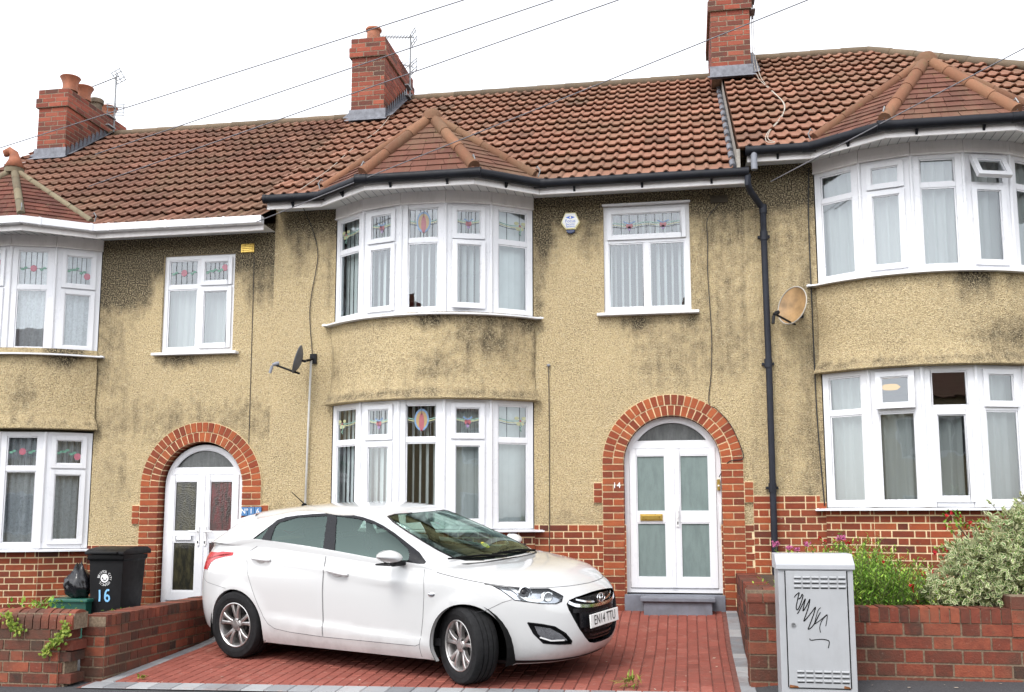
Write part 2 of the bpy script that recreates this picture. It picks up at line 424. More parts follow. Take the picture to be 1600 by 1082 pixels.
def roll_profile(x):
    p = (x % .15)/.15
    if p < .56: return 0.0
    return .027*math.sin(PI*(p-.56)/.44)**.7
def tiled_slope(mb, x0, x1, dz, y0=-.42, y1=3.79, gauge=.345, skip=None, rnd=None):
    """double-roll interlocking tiles, each course lapping the one below"""
    n = round((y1-y0)/COS/gauge); xs = []
    k = 0; step = .15/12
    while x0+k*step < x1: xs.append(x0+k*step); k += 1
    xs.append(x1)
    up_ = Vector((0, COS, SIN)); nr = Vector((0, -SIN, COS))
    L = (y1-y0)/COS; g = L/n
    for c in range(n):
        base = Vector((0, y0, roofz(y0, dz)))
        off = {}
        for i in range(len(xs)-1):
            xa, xb = xs[i], xs[i+1]; col = int((xa-x0+1e-6)/.30)
            if skip and skip((xa+xb)/2, y0+(c+.5)*g*COS): continue
            if col not in off: off[col] = (rnd.uniform(-.005, .005), rnd.uniform(.3, .75) if rnd.random() > .07 else rnd.random(), rnd.uniform(-.003, .003))
            d, tone, ln = off[col]
            s0, s1 = c*g+d, (c+1)*g+.085
            pa, pb = roll_profile(xa-x0+1e-6), roll_profile(xb-x0-1e-6)
            A = base+up_*s0+nr*(pa+.046+ln); B = base+up_*s0+nr*(pb+.046+ln)
            D = base+up_*s1+nr*(pa-.008); E = base+up_*s1+nr*(pb-.008)
            A.x = D.x = xa; B.x = E.x = xb
            A2 = base+up_*(s0+.002)+nr*(pa+.032+ln); B2 = base+up_*(s0+.002)+nr*(pb+.032+ln); A2.x = xa; B2.x = xb
            A3 = base+up_*(s0+.080)+nr*(pa-.014); B3 = base+up_*(s0+.080)+nr*(pb-.014); A3.x = xa; B3.x = xb
            mb.add((A, B, E, D, A2, B2, A3, B3), ((0, 1, 2, 3), (4, 5, 1, 0), (6, 7, 5, 4)), tone)

def tri_tiles(mb, P, Q, A, gauge=.1, tw=.17, rnd=None, lift=.016):
    """plain tiles coursed up the triangle P,Q (eave) to A (apex)"""
    n = (Q-P).cross(A-P).normalized()
    if n.z < 0: n = -n
    H = (A-(P+(Q-P)*((A-P).dot(Q-P)/(Q-P).length_squared))).length
    N = max(int(H/gauge), 3)
    for c in range(N):
        t0, t1 = c/N, min((c+1.15)/N, 1)
        l0, r0, l1, r1 = P.lerp(A, t0), Q.lerp(A, t0), P.lerp(A, t1), Q.lerp(A, t1)
        W = (r0-l0).length; m = max(int(W/tw), 1)
        cuts = [0]+[min(max((j+(.5 if c % 2 else 0))/m, 0), 1) for j in range(1, m)]+[1]
        for a, b in zip(cuts[:-1], cuts[1:]):
            e = n*(lift+rnd.uniform(-.003, .003)); ga = .004/max(W, .2)
            p = [l0.lerp(r0, a+ga)+e, l0.lerp(r0, b)+e, l1.lerp(r1, b)+n*.002, l1.lerp(r1, a+ga)+n*.002]
            q = [l0.lerp(r0, a+ga)-n*.004, l0.lerp(r0, b)-n*.004]
            mb.add(p+q, ((0, 1, 2, 3), (4, 5, 1, 0)), rnd.uniform(.25, .75))

def hip_roll(mb, a, b, r=.105, seg=.40, rnd=None, flat=False):
    d = b-a; L = d.length; n = max(round(L/seg), 1)
    for i in range(n):
        p = a+d*(i/n); q = a+d*(min((i+1.06)/n, 1.0))
        t = rnd.random()
        mb.tube([p, q], [r*1.06, r*.95] if not flat else [r, r], 12, t)

def disc(mb, O, U, V, N, u, v, ru, rv, n, mi, k=14, a0=0, a1=2*PI):
    P = [O+U*(u+ru*math.cos(a0+(a1-a0)*i/k))+V*(v+rv*math.sin(a0+(a1-a0)*i/k))+N*n for i in range(k)]
    mb.add(P, [tuple(range(k))], .5, mi)
def strip2d(mb, O, U, V, N, pts, wd, n, mi):
    for (u0, v0), (u1, v1) in zip(pts[:-1], pts[1:]):
        l = math.hypot(u1-u0, v1-v0)
        if l < 1e-6: continue
        a, b = -(v1-v0)/l*wd/2, (u1-u0)/l*wd/2
        mb.add([O+U*(u0+a)+V*(v0+b)+N*n, O+U*(u1+a)+V*(v1+b)+N*n, O+U*(u1-a)+V*(v1-b)+N*n, O+U*(u0-a)+V*(v0-b)+N*n], [(0, 1, 2, 3)], .5, mi)
SG = ['lead_came', 'glass_red', 'glass_blue', 'glass_violet', 'glass_green', 'glass_amber', 'glass_yellow', 'leaf_green_glass', 'rose_glass']
def stained(mb, O, U, V, N, u0, u1, v0, v1, n, kind):
    w, h = u1-u0, v1-v0; cu, cv = (u0+u1)/2, (v0+v1)/2
    lw = .007
    def S(pts, mi=0, wd=lw, k=0): strip2d(mb, O, U, V, N, [(u0+w*a, v0+h*b) for a, b in pts], wd, n+.0006*k, mi)
    def Dk(a, b, ru, rv, mi, lv=1): disc(mb, O, U, V, N, u0+w*a, v0+h*b, ru, rv, n+.0006*lv, mi, 18)
    arc = [(i/10, .50+.07*math.cos((i/10-.5)*PI)) for i in range(11)]
    arc2 = [(x, y-.20) for x, y in arc]; dip = [(i/10, .62-.08*math.cos((i/10-.5)*PI)) for i in range(11)]
    if kind in ('heart', 'dagger', 'bow', 'bow_l'):
        if kind in ('heart', 'dagger'):
            for a in (.18, .38, .5, .62, .82): S([(a, 0), (a, 1)])
        else:
            for a in (.3, .78): S([(a, 0), (a, 1)])
        for cvs, mi in ((dip, 4), ([(x, y-.12) for x, y in dip], 0), ([(x, y-.06) for x, y in dip], 6)):
            S(cvs, mi, .010 if mi else lw, 1)
    if kind == 'heart':
        Dk(.5, .46, .036, .034, 1, 3); Dk(.47, .53, .02, .02, 1, 3)
        Dk(.5, .33, .018, .03, 3, 3)
        for sg in (-1, 1): S([(.5, .56), (.5+sg*.13, .62), (.5+sg*.20, .68)], 2, .016, 4)
    if kind == 'dagger':
        Dk(.5, .55, .085, .125, 2, 2); Dk(.5, .55, .066, .10, 5, 3)
        Dk(.5, .47, .030, .105, 1, 5)
        S([(.5, .70), (.5, .92)], 0, lw, 5); S([(.5, 0), (.5, .22)], 0, lw, 5)
    if kind in ('bow', 'bow_l'):
        x = .80 if kind == 'bow' else .22
        for dx, dy in ((-.045, .03), (.045, .03), (-.02, -.035), (.02, -.035)):
            disc(mb, O, U, V, N, u0+w*x+dx, v0+h*.55+dy, .030, .020, n+.002, 6)
        Dk(x, .55, .014, .014, 1, 5)
        S([(x, .5), (x+.05, .38), (x-.03, .28), (x+.04, .2), (x+.0, .25), (x+.02, .35)], 4, .012, 4)
    if kind == 'pair':
        for a in (.13, .25, .38, .5, .63, .75, .88): S([(a, 0), (a, 1)])
        wv = [(i/16, .55+.05*math.cos(i/16*4*PI)) for i in range(17)]
        S(wv, 4, .010, 1); S([(x, y-.10) for x, y in wv], 6, .008, 1); S([(x, y-.2) for x, y in wv], 0, lw, 1)
        for a in (.25, .75):
            Dk(a, .45, .040, .036, 1, 3); Dk(a, .30, .018, .028, 3, 3)
            for sg in (-1, 1): S([(a, .54), (a+sg*.05, .60), (a+sg*.085, .66)], 2, .016, 4)
    if kind in ('rose', 'rose_drop', 'rose_up'):
        for a in (.2, .4, .6, .8): S([(a, 0), (a, 1)])
        if kind == 'rose': S([(0, .5), (1, .5)]); ctr = (.5, .5); lv = ((.16, .47), (.84, .47))
        else:
            sg = -1 if kind == 'rose_drop' else 1
            S([(i/8, .52+sg*.22*(i/8)**3) for i in range(9)]); ctr = (.86, .5+sg*.2); lv = ((.12, .45), (.36, .52), (.66, .46+sg*.05))
        Dk(*ctr, .040, .042, 8, 3)
        for a, b in lv:
            disc(mb, O, U, V, N, u0+w*a-.018, v0+h*b, .024, .015, n+.002, 7); disc(mb, O, U, V, N, u0+w*a+.018, v0+h*b+.018, .022, .014, n+.002, 7)

class Win:
    """collects the pieces of one window, straight or bowed"""
    def __init__(s): s.frame, s.pane, s.sashes, s.sgs = MB(), MB(), [], []
    def light(s, O, U, V, N, u0, u1, v0, v1, kind, motif=None):
        if kind in ('fixed',):
            b = .016
            for a in ((u0, u0+b, v0, v1), (u1-b, u1, v0, v1), (u0+b, u1-b, v0, v0+b), (u0+b, u1-b, v1-b, v1)):
                s.frame.obox(O, U, V, N, *a, -.03, -.010, .5)
            a0, a1, c0, c1, n = u0+b, u1-b, v0+b, v1-b, -.02
            s.pane.quad(O+U*a0+V*c0+N*n, O+U*a1+V*c0+N*n, O+U*a1+V*c1+N*n, O+U*a0+V*c1+N*n)
        else:
            O2, U2, V2, N2 = O, U, V, N
            u0, u1, v0, v1 = u0-.012, u1+.012, v0-.012, v1+.012
            if kind.startswith('tilt'):
                a = R(float(kind[4:])); V2 = V*math.cos(a)-N*math.sin(a); N2 = N*math.cos(a)+V*math.sin(a)
                O2 = O+V*v1-V2*v1+N*.012
            elif kind.startswith('side'):
                a = R(float(kind[4:])); U2 = U*math.cos(a)-N*math.sin(a); N2 = N*math.cos(a)+U*math.sin(a)
                O2 = O+U*u1-U2*u1+N*.010
            f = .052; s.sash = MB(); s.sashes.append(s.sash)
            for a in ((u0, u0+f, v0, v1), (u1-f, u1, v0, v1), (u0+f, u1-f, v0, v0+f), (u0+f, u1-f, v1-f, v1)):
                s.sash.obox(O2, U2, V2, N2, *a, -.028, .024, .5)
            b = .012
            for a in ((u0+f, u0+f+b, v0+f, v1-f), (u1-f-b, u1-f, v0+f, v1-f), (u0+f+b, u1-f-b, v0+f, v0+f+b), (u0+f+b, u1-f-b, v1-f-b, v1-f)):
                s.sash.obox(O2, U2, V2, N2, *a, -.02, .010, .5)
            O, U, V, N = O2, U2, V2, N2
            a0, a1, c0, c1, n = u0+f+b, u1-f-b, v0+f+b, v1-f-b, 0.0
            s.pane.quad(O+U*a0+V*c0+N*n, O+U*a1+V*c0+N*n, O+U*a1+V*c1+N*n, O+U*a0+V*c1+N*n)
        if motif: s.sgs.append(MB()); stained(s.sgs[-1], O, U, V, N, a0, a1, c0, c1, n+.003, motif)
    def bars(s, O, U, V, N, w, h, fl, fr, ft, fb, vt=None, ht=.05, mull=None):
        s.frame.obox(O, U, V, N, 0, fl, 0, h, -.06, 0); s.frame.obox(O, U, V, N, w-fr, w, 0, h, -.06, 0)
        s.frame.obox(O, U, V, N, fl, w-fr, 0, fb, -.06, 0); s.frame.obox(O, U, V, N, fl, w-fr, h-ft, h, -.06, 0)
        if vt: s.frame.obox(O, U, V, N, fl, w-fr, vt-ht/2, vt+ht/2, -.06, -.002)
    def finish(s, parent, name, extra=None):
        fr = s.frame.build(name, M['upvc'], parent, bevel=.003)
        for q in s.sashes: q.build('sash', M['upvc'], fr, bevel=.003)
        s.pane.build('pane', M['glass'], fr, fix=False)
        for q in s.sgs: q.build('stained_glass', [M[k] for k in SG], fr, fix=False)
        return fr

def pleats(mb, pts, z0, z1, amp, wave, rnd, gather=0.0):
    """a hanging curtain along a path of (x,y)"""
    P = [Vector((x, y, 0)) for x, y in pts]; L = [0]
    for a, b in zip(P[:-1], P[1:]): L.append(L[-1]+(b-a).length)
    n = int(L[-1]/(wave/7)); G = []
    ph = rnd.uniform(0, 6); rows = 5
    for r in range(rows):
        row = []
        for i in range(n+1):
            s = L[-1]*i/n; k = 0
            while k < len(L)-2 and L[k+1] < s: k += 1
            t = (s-L[k])/max(L[k+1]-L[k], 1e-6); p = P[k].lerp(P[k+1], t); d = (P[k+1]-P[k]).normalized(); nn = Vector((d.y, -d.x, 0))
            a = amp*(math.sin(s*2*PI/wave+ph+1.6*math.sin(s*3.1+ph))+.5*math.sin(s*2*PI/wave*2.3+r*.4))*(1-.25*r/rows)
            q = p+nn*a; q.z = z1+(z0-z1)*r/(rows-1); row.append(q)
        G.append(row)
    mb.grid(G)

def stain_none(x, z): return 0.0
def house(nm, label, dz, xl, xr, bc, apex, dc, wx, wz, wt, cfg):
    """one terraced house; every part is a child of its Empty"""
    rnd = random.Random(len(nm)*13+int(dz*100))
    root = thing('terraced_house', label, 'house', ((xl+xr)/2, 0, .4+dz))
    stn = cfg['stain']; zt = 1.40+dz; ze = 5.34+dz; bl, brr = bc-1.215, bc+1.215
    # --- rendered front wall, a fine grid with the openings left out
    walls = {0: MB(), 1: MB()}
    def lines(a, b, keys, step):
        ks = sorted(set([a, b]+[k for k in keys if a < k < b])); out = []
        for p, q in zip(ks[:-1], ks[1:]):
            m = max(int((q-p)/step+.5), 1); out += [p+(q-p)*i/m for i in range(m)]
        return out+[b]
    xs = lines(xl, xr, [bl, brr, wx[0], wx[1]], .08); zs = lines(zt-.03, ze, [wz[0], wz[1]], .08)
    idx = {}
    side = 0
    def vid(i, j):
        wall = walls[side]
        if (i, j) not in idx:
            idx[(i, j)] = len(wall.v); wall.v.append(Vector((xs[i], 0, zs[j]))); wall.st[len(wall.v)-1] = stn(xs[i], zs[j]-dz)
        return idx[(i, j)]
    az = 2.075+dz+cfg.get('arch_dz', 0)
    for i in range(len(xs)-1):
        for j in range(len(zs)-1):
            cx, cz = (xs[i]+xs[i+1])/2, (zs[j]+zs[j+1])/2
            if bl < cx < brr: continue
            side = 0 if cx < bc else 1; wall = walls[side]
            if wx[0] < cx < wx[1] and wz[0] < cz < wz[1]: continue
            if dc is not None and (math.hypot(cx-dc, cz-az) < .66 or (abs(cx-dc) < .62 and cz < az)): continue
            wall.f.append([vid(i, j), vid(i+1, j), vid(i+1, j+1), vid(i, j+1)]); wall.t.append(.5); wall.mi.append(0)
    for (a, b) in ((wx, wz),):                                     # reveals of the flat window
        x0, x1 = a; z0, z1 = b; wall = walls[0 if x0 < bc else 1]
        for p, q in (((x0, z0), (x0, z1)), ((x0, z1), (x1, z1)), ((x1, z1), (x1, z0)), ((x1, z0), (x0, z0))):
            wall.quad((p[0], 0, p[1]), (q[0], 0, q[1]), (q[0], .22, q[1]), (p[0], .22, p[1]))
    for k in (0, 1):
        if walls[k].f: walls[k].build('wall', M['render'], root, fix=False)
    # --- dim rooms behind the front
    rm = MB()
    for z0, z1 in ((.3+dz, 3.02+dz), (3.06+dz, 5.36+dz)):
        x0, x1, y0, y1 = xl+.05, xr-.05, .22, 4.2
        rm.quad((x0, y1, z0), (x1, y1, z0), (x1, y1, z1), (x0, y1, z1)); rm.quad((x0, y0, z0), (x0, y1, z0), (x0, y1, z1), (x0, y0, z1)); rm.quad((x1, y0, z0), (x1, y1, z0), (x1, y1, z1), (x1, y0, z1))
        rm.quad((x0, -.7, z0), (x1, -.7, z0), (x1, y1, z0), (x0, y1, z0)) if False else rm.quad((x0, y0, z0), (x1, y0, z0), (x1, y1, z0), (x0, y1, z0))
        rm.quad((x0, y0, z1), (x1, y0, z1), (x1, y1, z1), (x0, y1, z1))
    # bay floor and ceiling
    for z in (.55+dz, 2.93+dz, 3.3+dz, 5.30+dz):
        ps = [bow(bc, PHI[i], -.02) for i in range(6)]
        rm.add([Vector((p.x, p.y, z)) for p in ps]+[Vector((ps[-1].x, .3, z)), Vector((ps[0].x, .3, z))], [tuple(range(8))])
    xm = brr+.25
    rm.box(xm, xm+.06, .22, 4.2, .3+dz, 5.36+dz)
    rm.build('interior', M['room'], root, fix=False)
    # party walls, rear wall: the body of the house
    body = MB()
    for x in (xl+.02, xr-.02): body.add([(x, .05, .1+dz), (x, 8.0, .1+dz), (x, 8.0, 5.2+dz), (x, 3.9, 8.1+dz), (x, .05, 5.4+dz)], [(0, 1, 2, 3, 4)])
    body.quad((xl, 8.0, .1+dz), (xr, 8.0, .1+dz), (xr, 8.0, 5.3+dz), (xl, 8.0, 5.3+dz))
    body.build('rear_wall', M['render'], root, fix=False)
    # --- brick plinth
    pl = MB()
    gz = .05+dz*.6
    segs = []
    if dc is not None:
        segs = [(xl, bl), (brr, dc-.52), (dc+.52, xr)]
    else: segs = [(xl, bl), (brr, xr)]
    for a, b in segs:
        if b-a < .03: continue
        pl = MB()
        O = Vector((a, -.012, gz)); hh = zt-gz
        hh = round(hh/.0765)*.0765; O.z = zt-hh
        pl.quad(O+Vector((0, .006, 0)), O+Vector((b-a, .006, 0)), O+Vector((b-a, .006, hh)), O+Vector((0, .006, hh)), .5, 1)
        brickwork(pl, O+Vector((0, .004, 0)), X, Z, -Y, b-a, hh, proud=.005, joint=.0135)
        pl.build('brick_plinth', [M['brick'], M['mortar']], root, fix=False)
    pl = MB()
    for i in range(5):
        p, q = bow(bc, PHI[i], .03), bow(bc, PHI[i+1], .03); U = (q-p).normalized(); N = U.cross(Z); w = (q-p).length
        z1 = 1.335+dz; hh = round((z1-gz)/.0765)*.0765; O = Vector((p.x, p.y, z1-hh))
        pl.quad(O, O+U*w, O+U*w+Z*hh, O+Z*hh, .5, 1)
        brickwork(pl, O, U, Z, N, w, hh, proud=.005, joint=.0135, start=i % 2)
    pl.build('bay_plinth', [M['brick'], M['mortar']], root, fix=False); pl = MB()
    for st in cfg.get('steps', []):                                 # raised brick dado beside a party line
        a, b, z1 = st; O = Vector((a, -.012, zt)); hh = z1-zt
        pl.quad(O+Vector((0, .006, 0)), O+Vector((b-a, .006, 0)), O+Vector((b-a, .006, hh)), O+Vector((0, .006, hh)), .5, 1)
        brickwork(pl, O+Vector((0, .004, 0)), X, Z, -Y, b-a, hh, proud=.005, joint=.0135)
    if pl.v: pl.build('brick_dado', [M['brick'], M['mortar']], root, fix=False)
    # --- bow wall between the floors with a bell-cast drip at its foot
    bw = MB(); G = []; S = []
    prof = [(2.80, .085), (2.805, .115), (2.83, .10), (2.88, .065), (2.95, .042), (3.1, .035), (3.25, .035), (3.4, .035), (3.55, .035), (3.65, .035), (3.72, .035), (3.80, .035)]
    for z, e in prof:
        row = []; srow = []
        for k in range(41):
            ph = -BH+2*BH*k/40; ph *= 1.02 if z < 2.9 else 1.0
            p = bow(bc, ph, e+.006*math.sin(k*1.3+z*9)); p.z = z+dz; p.y = min(p.y, 0.0); row.append(p); srow.append(cfg['bstain'](ph/BH, z))
        G.append(row); S.append(srow)
    bw.grid(G, stain=S)
    bw.build('bay_wall', M['render'], root, smooth=True, fix=False)
    # under-face of the bay wall over the ground-floor window
    un = MB(); un.add([Vector((*bow(bc, -BH+2*BH*k/20, .10).xy, 2.802+dz)) for k in range(21)]+[Vector((bc+1.2, .1, 2.802+dz)), Vector((bc-1.2, .1, 2.802+dz))], [tuple(range(23))])
    un.build('bay_lintel', M['render'], root, fix=False)
    # --- bay windows
    for fl in ('upper', 'lower'):
        c = cfg[fl]; z0, z1, vt = c['z']; W = Win(); z0 += dz; z1 += dz; h = z1-z0; vt = vt+dz-z0
        for i in range(5):
            p, q = bow(bc, PHI[i]), bow(bc, PHI[i+1]); U = (q-p).normalized(); N = U.cross(Z); w = (q-p).length
            O = Vector((p.x, p.y, z0)); top, bot, mot = c['lights'][i]
            e0 = .072 if i == 0 else .085; e1 = .072 if i == 4 else .085
            W.bars(O, U, Z, N, w, h, e0, e1, .055, .062, vt)
            W.light(O, U, Z, N, e0, w-e1, vt+.025, h-.055, top, mot); W.light(O, U, Z, N, e0, w-e1, .062, vt-.025, bot, None)
            if i < 4:                                               # rounded corner post
                W.frame.tube([(q.x, q.y, z0), (q.x, q.y, z1)], .020, 8)
        fr = W.finish(root, 'bay_window')
        sl = MB(); n = 24
        for k in range(n):
            a, b = -BH*1.06+2*BH*1.06*k/n, -BH*1.06+2*BH*1.06*(k+1)/n
            A, B = bow(bc, a, .115), bow(bc, b, .115); C_, D_ = bow(bc, b, -.05), bow(bc, a, -.05)
            for P in (A, B): P.y = min(P.y, -.085)
            zz = z0
            pts = [Vector((P.x, P.y, 0)) for P in (A, B, C_, D_)]
            vs = [p+Z*(zz-.036) for p in pts]+[p+Z*(zz-.004-(.014 if j < 2 else 0)) for j, p in enumerate(pts)]
            sl.add(vs, [(0, 3, 2, 1), (4, 5, 6, 7), (0, 1, 5, 4)]+([(3, 0, 4, 7)] if k == 0 else [])+([(1, 2, 6, 5)] if k == n-1 else []))
        x0, x1 = bow(bc, -BH*1.06, .115).x, bow(bc, BH*1.06, .115).x
        sl.box(bc-1.33, x0+.04, -.085, .0, z0-.036, z0-.010); sl.box(x1-.04, bc+1.31, -.085, .0, z0-.036, z0-.010)
        sl.build('sill', M['upvc'], fr)
        dr = c['drape']; cm = MB(); zt_ = z0+h-.03 if dr != 'net_low' else z0+vt
        if dr == 'blind':
            for i in range(5):
                p, q = bow(bc, PHI[i], -.13), bow(bc, PHI[i+1], -.13); U = (q-p).normalized(); N = U.cross(Z); w = (q-p).length
                m = int(w/.082); ang = c['slat'][i]
                for k in range(m+1):
                    ctr = p+U*(w*(k+.5)/(m+1)); a = R(ang+rnd.uniform(-5, 5)); d = U*math.cos(a)+N*math.sin(a)
                    A = ctr-d*.0445; B = ctr+d*.0445; cv = N.cross(Z)*0+(d.cross(Z))*.006
                    cm.add([A+Z*(z0+.03), ctr+cv+Z*(z0+.03), B+Z*(z0+.03), B+Z*zt_, ctr+cv+Z*zt_, A+Z*zt_], [(0, 1, 4, 5), (1, 2, 3, 4)])
            cm.build('blind', M['blind'], fr, fix=False, smooth=True)
        else:
            rng = c.get('span', (-1, 1)); 
            for a, b, *tp in (rng if isinstance(rng[0], tuple) else (rng,)):
                pts = [tuple(bow(bc, BH*(a+(b-a)*k/20), -.13).xy) for k in range(21)]
                pleats(cm, pts, z0+.03, z0+h-.03 if tp else zt_, .026, .085 if dr == 'lace' else .12, rnd)
            cm.build('curtain', M['lace' if dr == 'lace' else 'net'], fr, fix=False, smooth=True)
    # --- head panels, soffit, fascia, gutter
    bo = bc+.05
    path = [Vector((xl+cfg.get('gl', 0), -.36, 0)), Vector((bo-1.33, -.36, 0)), Vector((bo-.635, -.86, 0)), Vector((bo+.635, -.86, 0)), Vector((bo+1.29, -.36, 0)), Vector((xr+cfg.get('gr', 0), -.36, 0))]
    hp = MB()
    for i in range(5):
        p, q = bow(bc, PHI[i], .025), bow(bc, PHI[i+1], .025); U = (q-p).normalized(); N = U.cross(Z); w = (q-p).length
        hp.obox(Vector((p.x, p.y, 0)), U, Z, N, .003, w-.003, 5.088+dz, 5.235+dz, -.03, 0)
        hp.obox(Vector((p.x, p.y, 0)), U, Z, N, .0, w, 5.080+dz, 5.094+dz, -.03, .014)
    for sx, ph in ((-1, PHI[0]), (1, PHI[-1])):
        p = bow(bc, ph, .025); hp.box(min(p.x, bc+sx*1.19), max(p.x, bc+sx*1.19), p.y-.0, .0, 5.08+dz, 5.235+dz)
    hp.build('head_panel', M['fascia'], root, bevel=.002)
    so = MB(); 
    zz = 5.228+dz
    so.add([Vector((p.x, p.y, zz)) for p in path]+[Vector((path[-1].x, .03, zz)), Vector((path[0].x, .03, zz))], [tuple(range(8))])
    for k in range(1, 26):                                          # board joints under the bay eave
        x = bo-1.2+k*.095; yy = -.36-(.5 if abs(x-bo) < .63 else .5*(1.31-abs(x-bo))/.68)
        if abs(x-bo) < 1.28: so.box(x, x+.006, yy+.01, -.02, zz-.004, zz-.001, 0, 1)
    so.build('soffit', [M['soffit'], M['grey_pipe']], root, fix=False)
    fa = MB()
    for a, b in zip(path[:-1], path[1:]):
        U = (b-a).normalized(); N = U.cross(Z); L = (b-a).length
        fa.obox(a, U, Z, N, .001, L-.001, 5.150+dz, 5.30+dz, -.02, 0.0)
        fa.obox(a, U, Z, N, .001, L-.001, 5.150+dz, 5.166+dz, 0.0, .006)
    fa.build('fascia', M['fascia'], root, bevel=.002)
    gt = MB(); gp = []
    for i, p in enumerate(path):
        d0 = (path[i]-path[i-1]).normalized() if i else None; d1 = (path[i+1]-path[i]).normalized() if i < 5 else None
        d = ((d0 or d1)+(d1 or d0)).normalized(); N = d.cross(Z); k = 1/max(N.dot((d1 or d0).cross(Z)), .5)
        gp.append(p+N*.062*k+Z*(5.262+dz))
    white = cfg.get('white_gutter')
    if white:
        for a, b in zip(gp[:-1], gp[1:]):
            U = (b-a).normalized(); N = U.cross(Z); L = (b-a).length
            gt.obox(a, U, Z, N, -.012, L+.012, -.045, .045, -.055, .045)
            for k in range(int(L/.75)+1):
                u = min(.2+k*.75, L-.05); gt.obox(a, U, Z, N, u-.018, u+.018, -.05, .05, -.055, .052)
        gt.build('gutter', M['upvc'], root, bevel=.008)
    else:
        for a, b in zip(gp[:-1], gp[1:]):
            gt.tube([a, b], .052, 14)
        for p in gp[1:-1]:
            gt.tube([p-X*.07, p+X*.07], .057, 14)
        for p in (gp[0], gp[-1]): gt.tube([p-X*.02, p+X*.02], .057, 14)
        for a, b in zip(gp[:-1], gp[1:]):
            U = (b-a).normalized(); N = U.cross(Z); L = (b-a).length; m = max(round(L/.85), 1)
            for k in range(m):
                u = L*(k+.5)/m; c0 = a+U*u-N*.062
                gt.prism([c0+U*-.012+Z*-.0, c0+U*-.012-Z*.105, c0+U*-.012+N*.05-Z*.05], U*.024)
        gt.build('gutter', M['black_gutter'], root, smooth='auto')
    # --- roof
    rf = MB(); y1 = 3.79
    E0, E1, E2, E3 = Vector((bo-1.36, -.42, 5.30+dz)), Vector((bo-.66, -.93, 5.30+dz)), Vector((bo+.66, -.93, 5.30+dz)), Vector((bo+1.32, -.42, 5.30+dz))
    A = Vector(apex); B = Vector((A.x, (A.z-5.268-dz)/TAN-.42, A.z))
    def skip(x, y):
        # under the bay roof the main slope is not tiled
        if y > B.y: return False
        k = (y+.42)/(B.y+.42)
        return E0.x+(A.x-E0.x)*k+.22 < x < E3.x+(A.x-E3.x)*k-.22
    hx = cfg.get('hip')
    if hx:
        sk = lambda x, y: skip(x, y) or x > hx+(y1-y)+.0
        tiled_slope(rf, xl+cfg.get('rl', 0), hx+y1+.42, dz, skip=sk, rnd=rnd)
    else: tiled_slope(rf, xl+cfg.get('rl', 0), xr+cfg.get('rr', 0), dz, skip=skip, rnd=rnd)
    rz = roofz(y1, dz)
    xa, xb = xl+cfg.get('rl', 0), (hx if hx else xr+cfg.get('rr', 0))
    rf.quad((xa, y1, rz), (xb, y1, rz), (xb+(4.2 if hx else 0), y1+4.2, rz-4.2*TAN), (xa, y1+4.2, rz-4.2*TAN), .4)
    if hx: rf.add([(hx, y1, rz), (hx+y1+.42, -.42, 5.268+dz), (hx+y1+.42, y1+4.2, 5.268+dz)], [(0, 1, 2)], .4)
    # verge edge
    if cfg.get('verge'):
        x = xa+.004; rf.quad((x, -.42, roofz(-.42, dz)-.12), (x, y1, rz-.12), (x, y1, rz+.03), (x, -.42, roofz(-.42, dz)+.03), .45)
    roof = rf.build('roof', M[cfg['tile']], root, fix=False)
    rg = MB(); x = xa
    while x < xb-.05:
        x2 = min(x+.45, xb); rg.tube([(x, y1, rz+.03), (x2+.01, y1, rz+.025)], [.066, .064], 12, rnd.random()); x = x2
    if hx:
        hip_roll(rg, Vector((hx+y1+.40, -.40, 5.36+dz)), Vector((hx, y1, rz+.03)), .066, .45, rnd)
    rg.build('ridge_tiles', M['ridge'], roof, smooth='auto')
    br_ = MB()
    for p, q in ((E0, E1), (E1, E2), (E2, E3)): tri_tiles(br_, p, q, A, rnd=rnd)
    for p, q in ((E3, A), (A, E0)): br_.add([p-Z*.02, q-Z*.02, B-Z*.02], [(0, 1, 2)], .3)
    bayroof = br_.build('bay_roof', M[cfg['plain']], root, fix=False)
    hr = MB(); up_ = Z*.01
    fl_ = cfg.get('flat_hips'); r_ = .047 if fl_ else .068
    for P in (E1, E2): hip_roll(hr, P+(A-P)*.03+up_, A+up_, r_, .38, rnd, fl_)
    for P in (E0, E3): hip_roll(hr, P+(A-P)*.06+up_, A+up_, r_*.85, .42, rnd, fl_)
    hr.lathe([(0, .1), (.08, .085), (.12, .03), (.12, -.05)], A+Z*.0, Z, 12, .3)
    hr.build('hip_tiles', M['hip_mortar' if fl_ else 'hip_tile'], bayroof, smooth='auto')
    for (P, Q) in ((E1, 0), (E2, 0), (E3, 0)):
        pass
    hk = MB()
    for P in (E0, E1, E2, E3):
        d = (A-P).normalized(); c0 = P+d*.04
        hk.tube([c0+Z*.02, c0+Z*.11-d*.03, c0+Z*.14+d*.01, c0+Z*.11+d*.03], .008, 6)
    hk.build('hip_iron', M['alu'], bayroof)
    return root

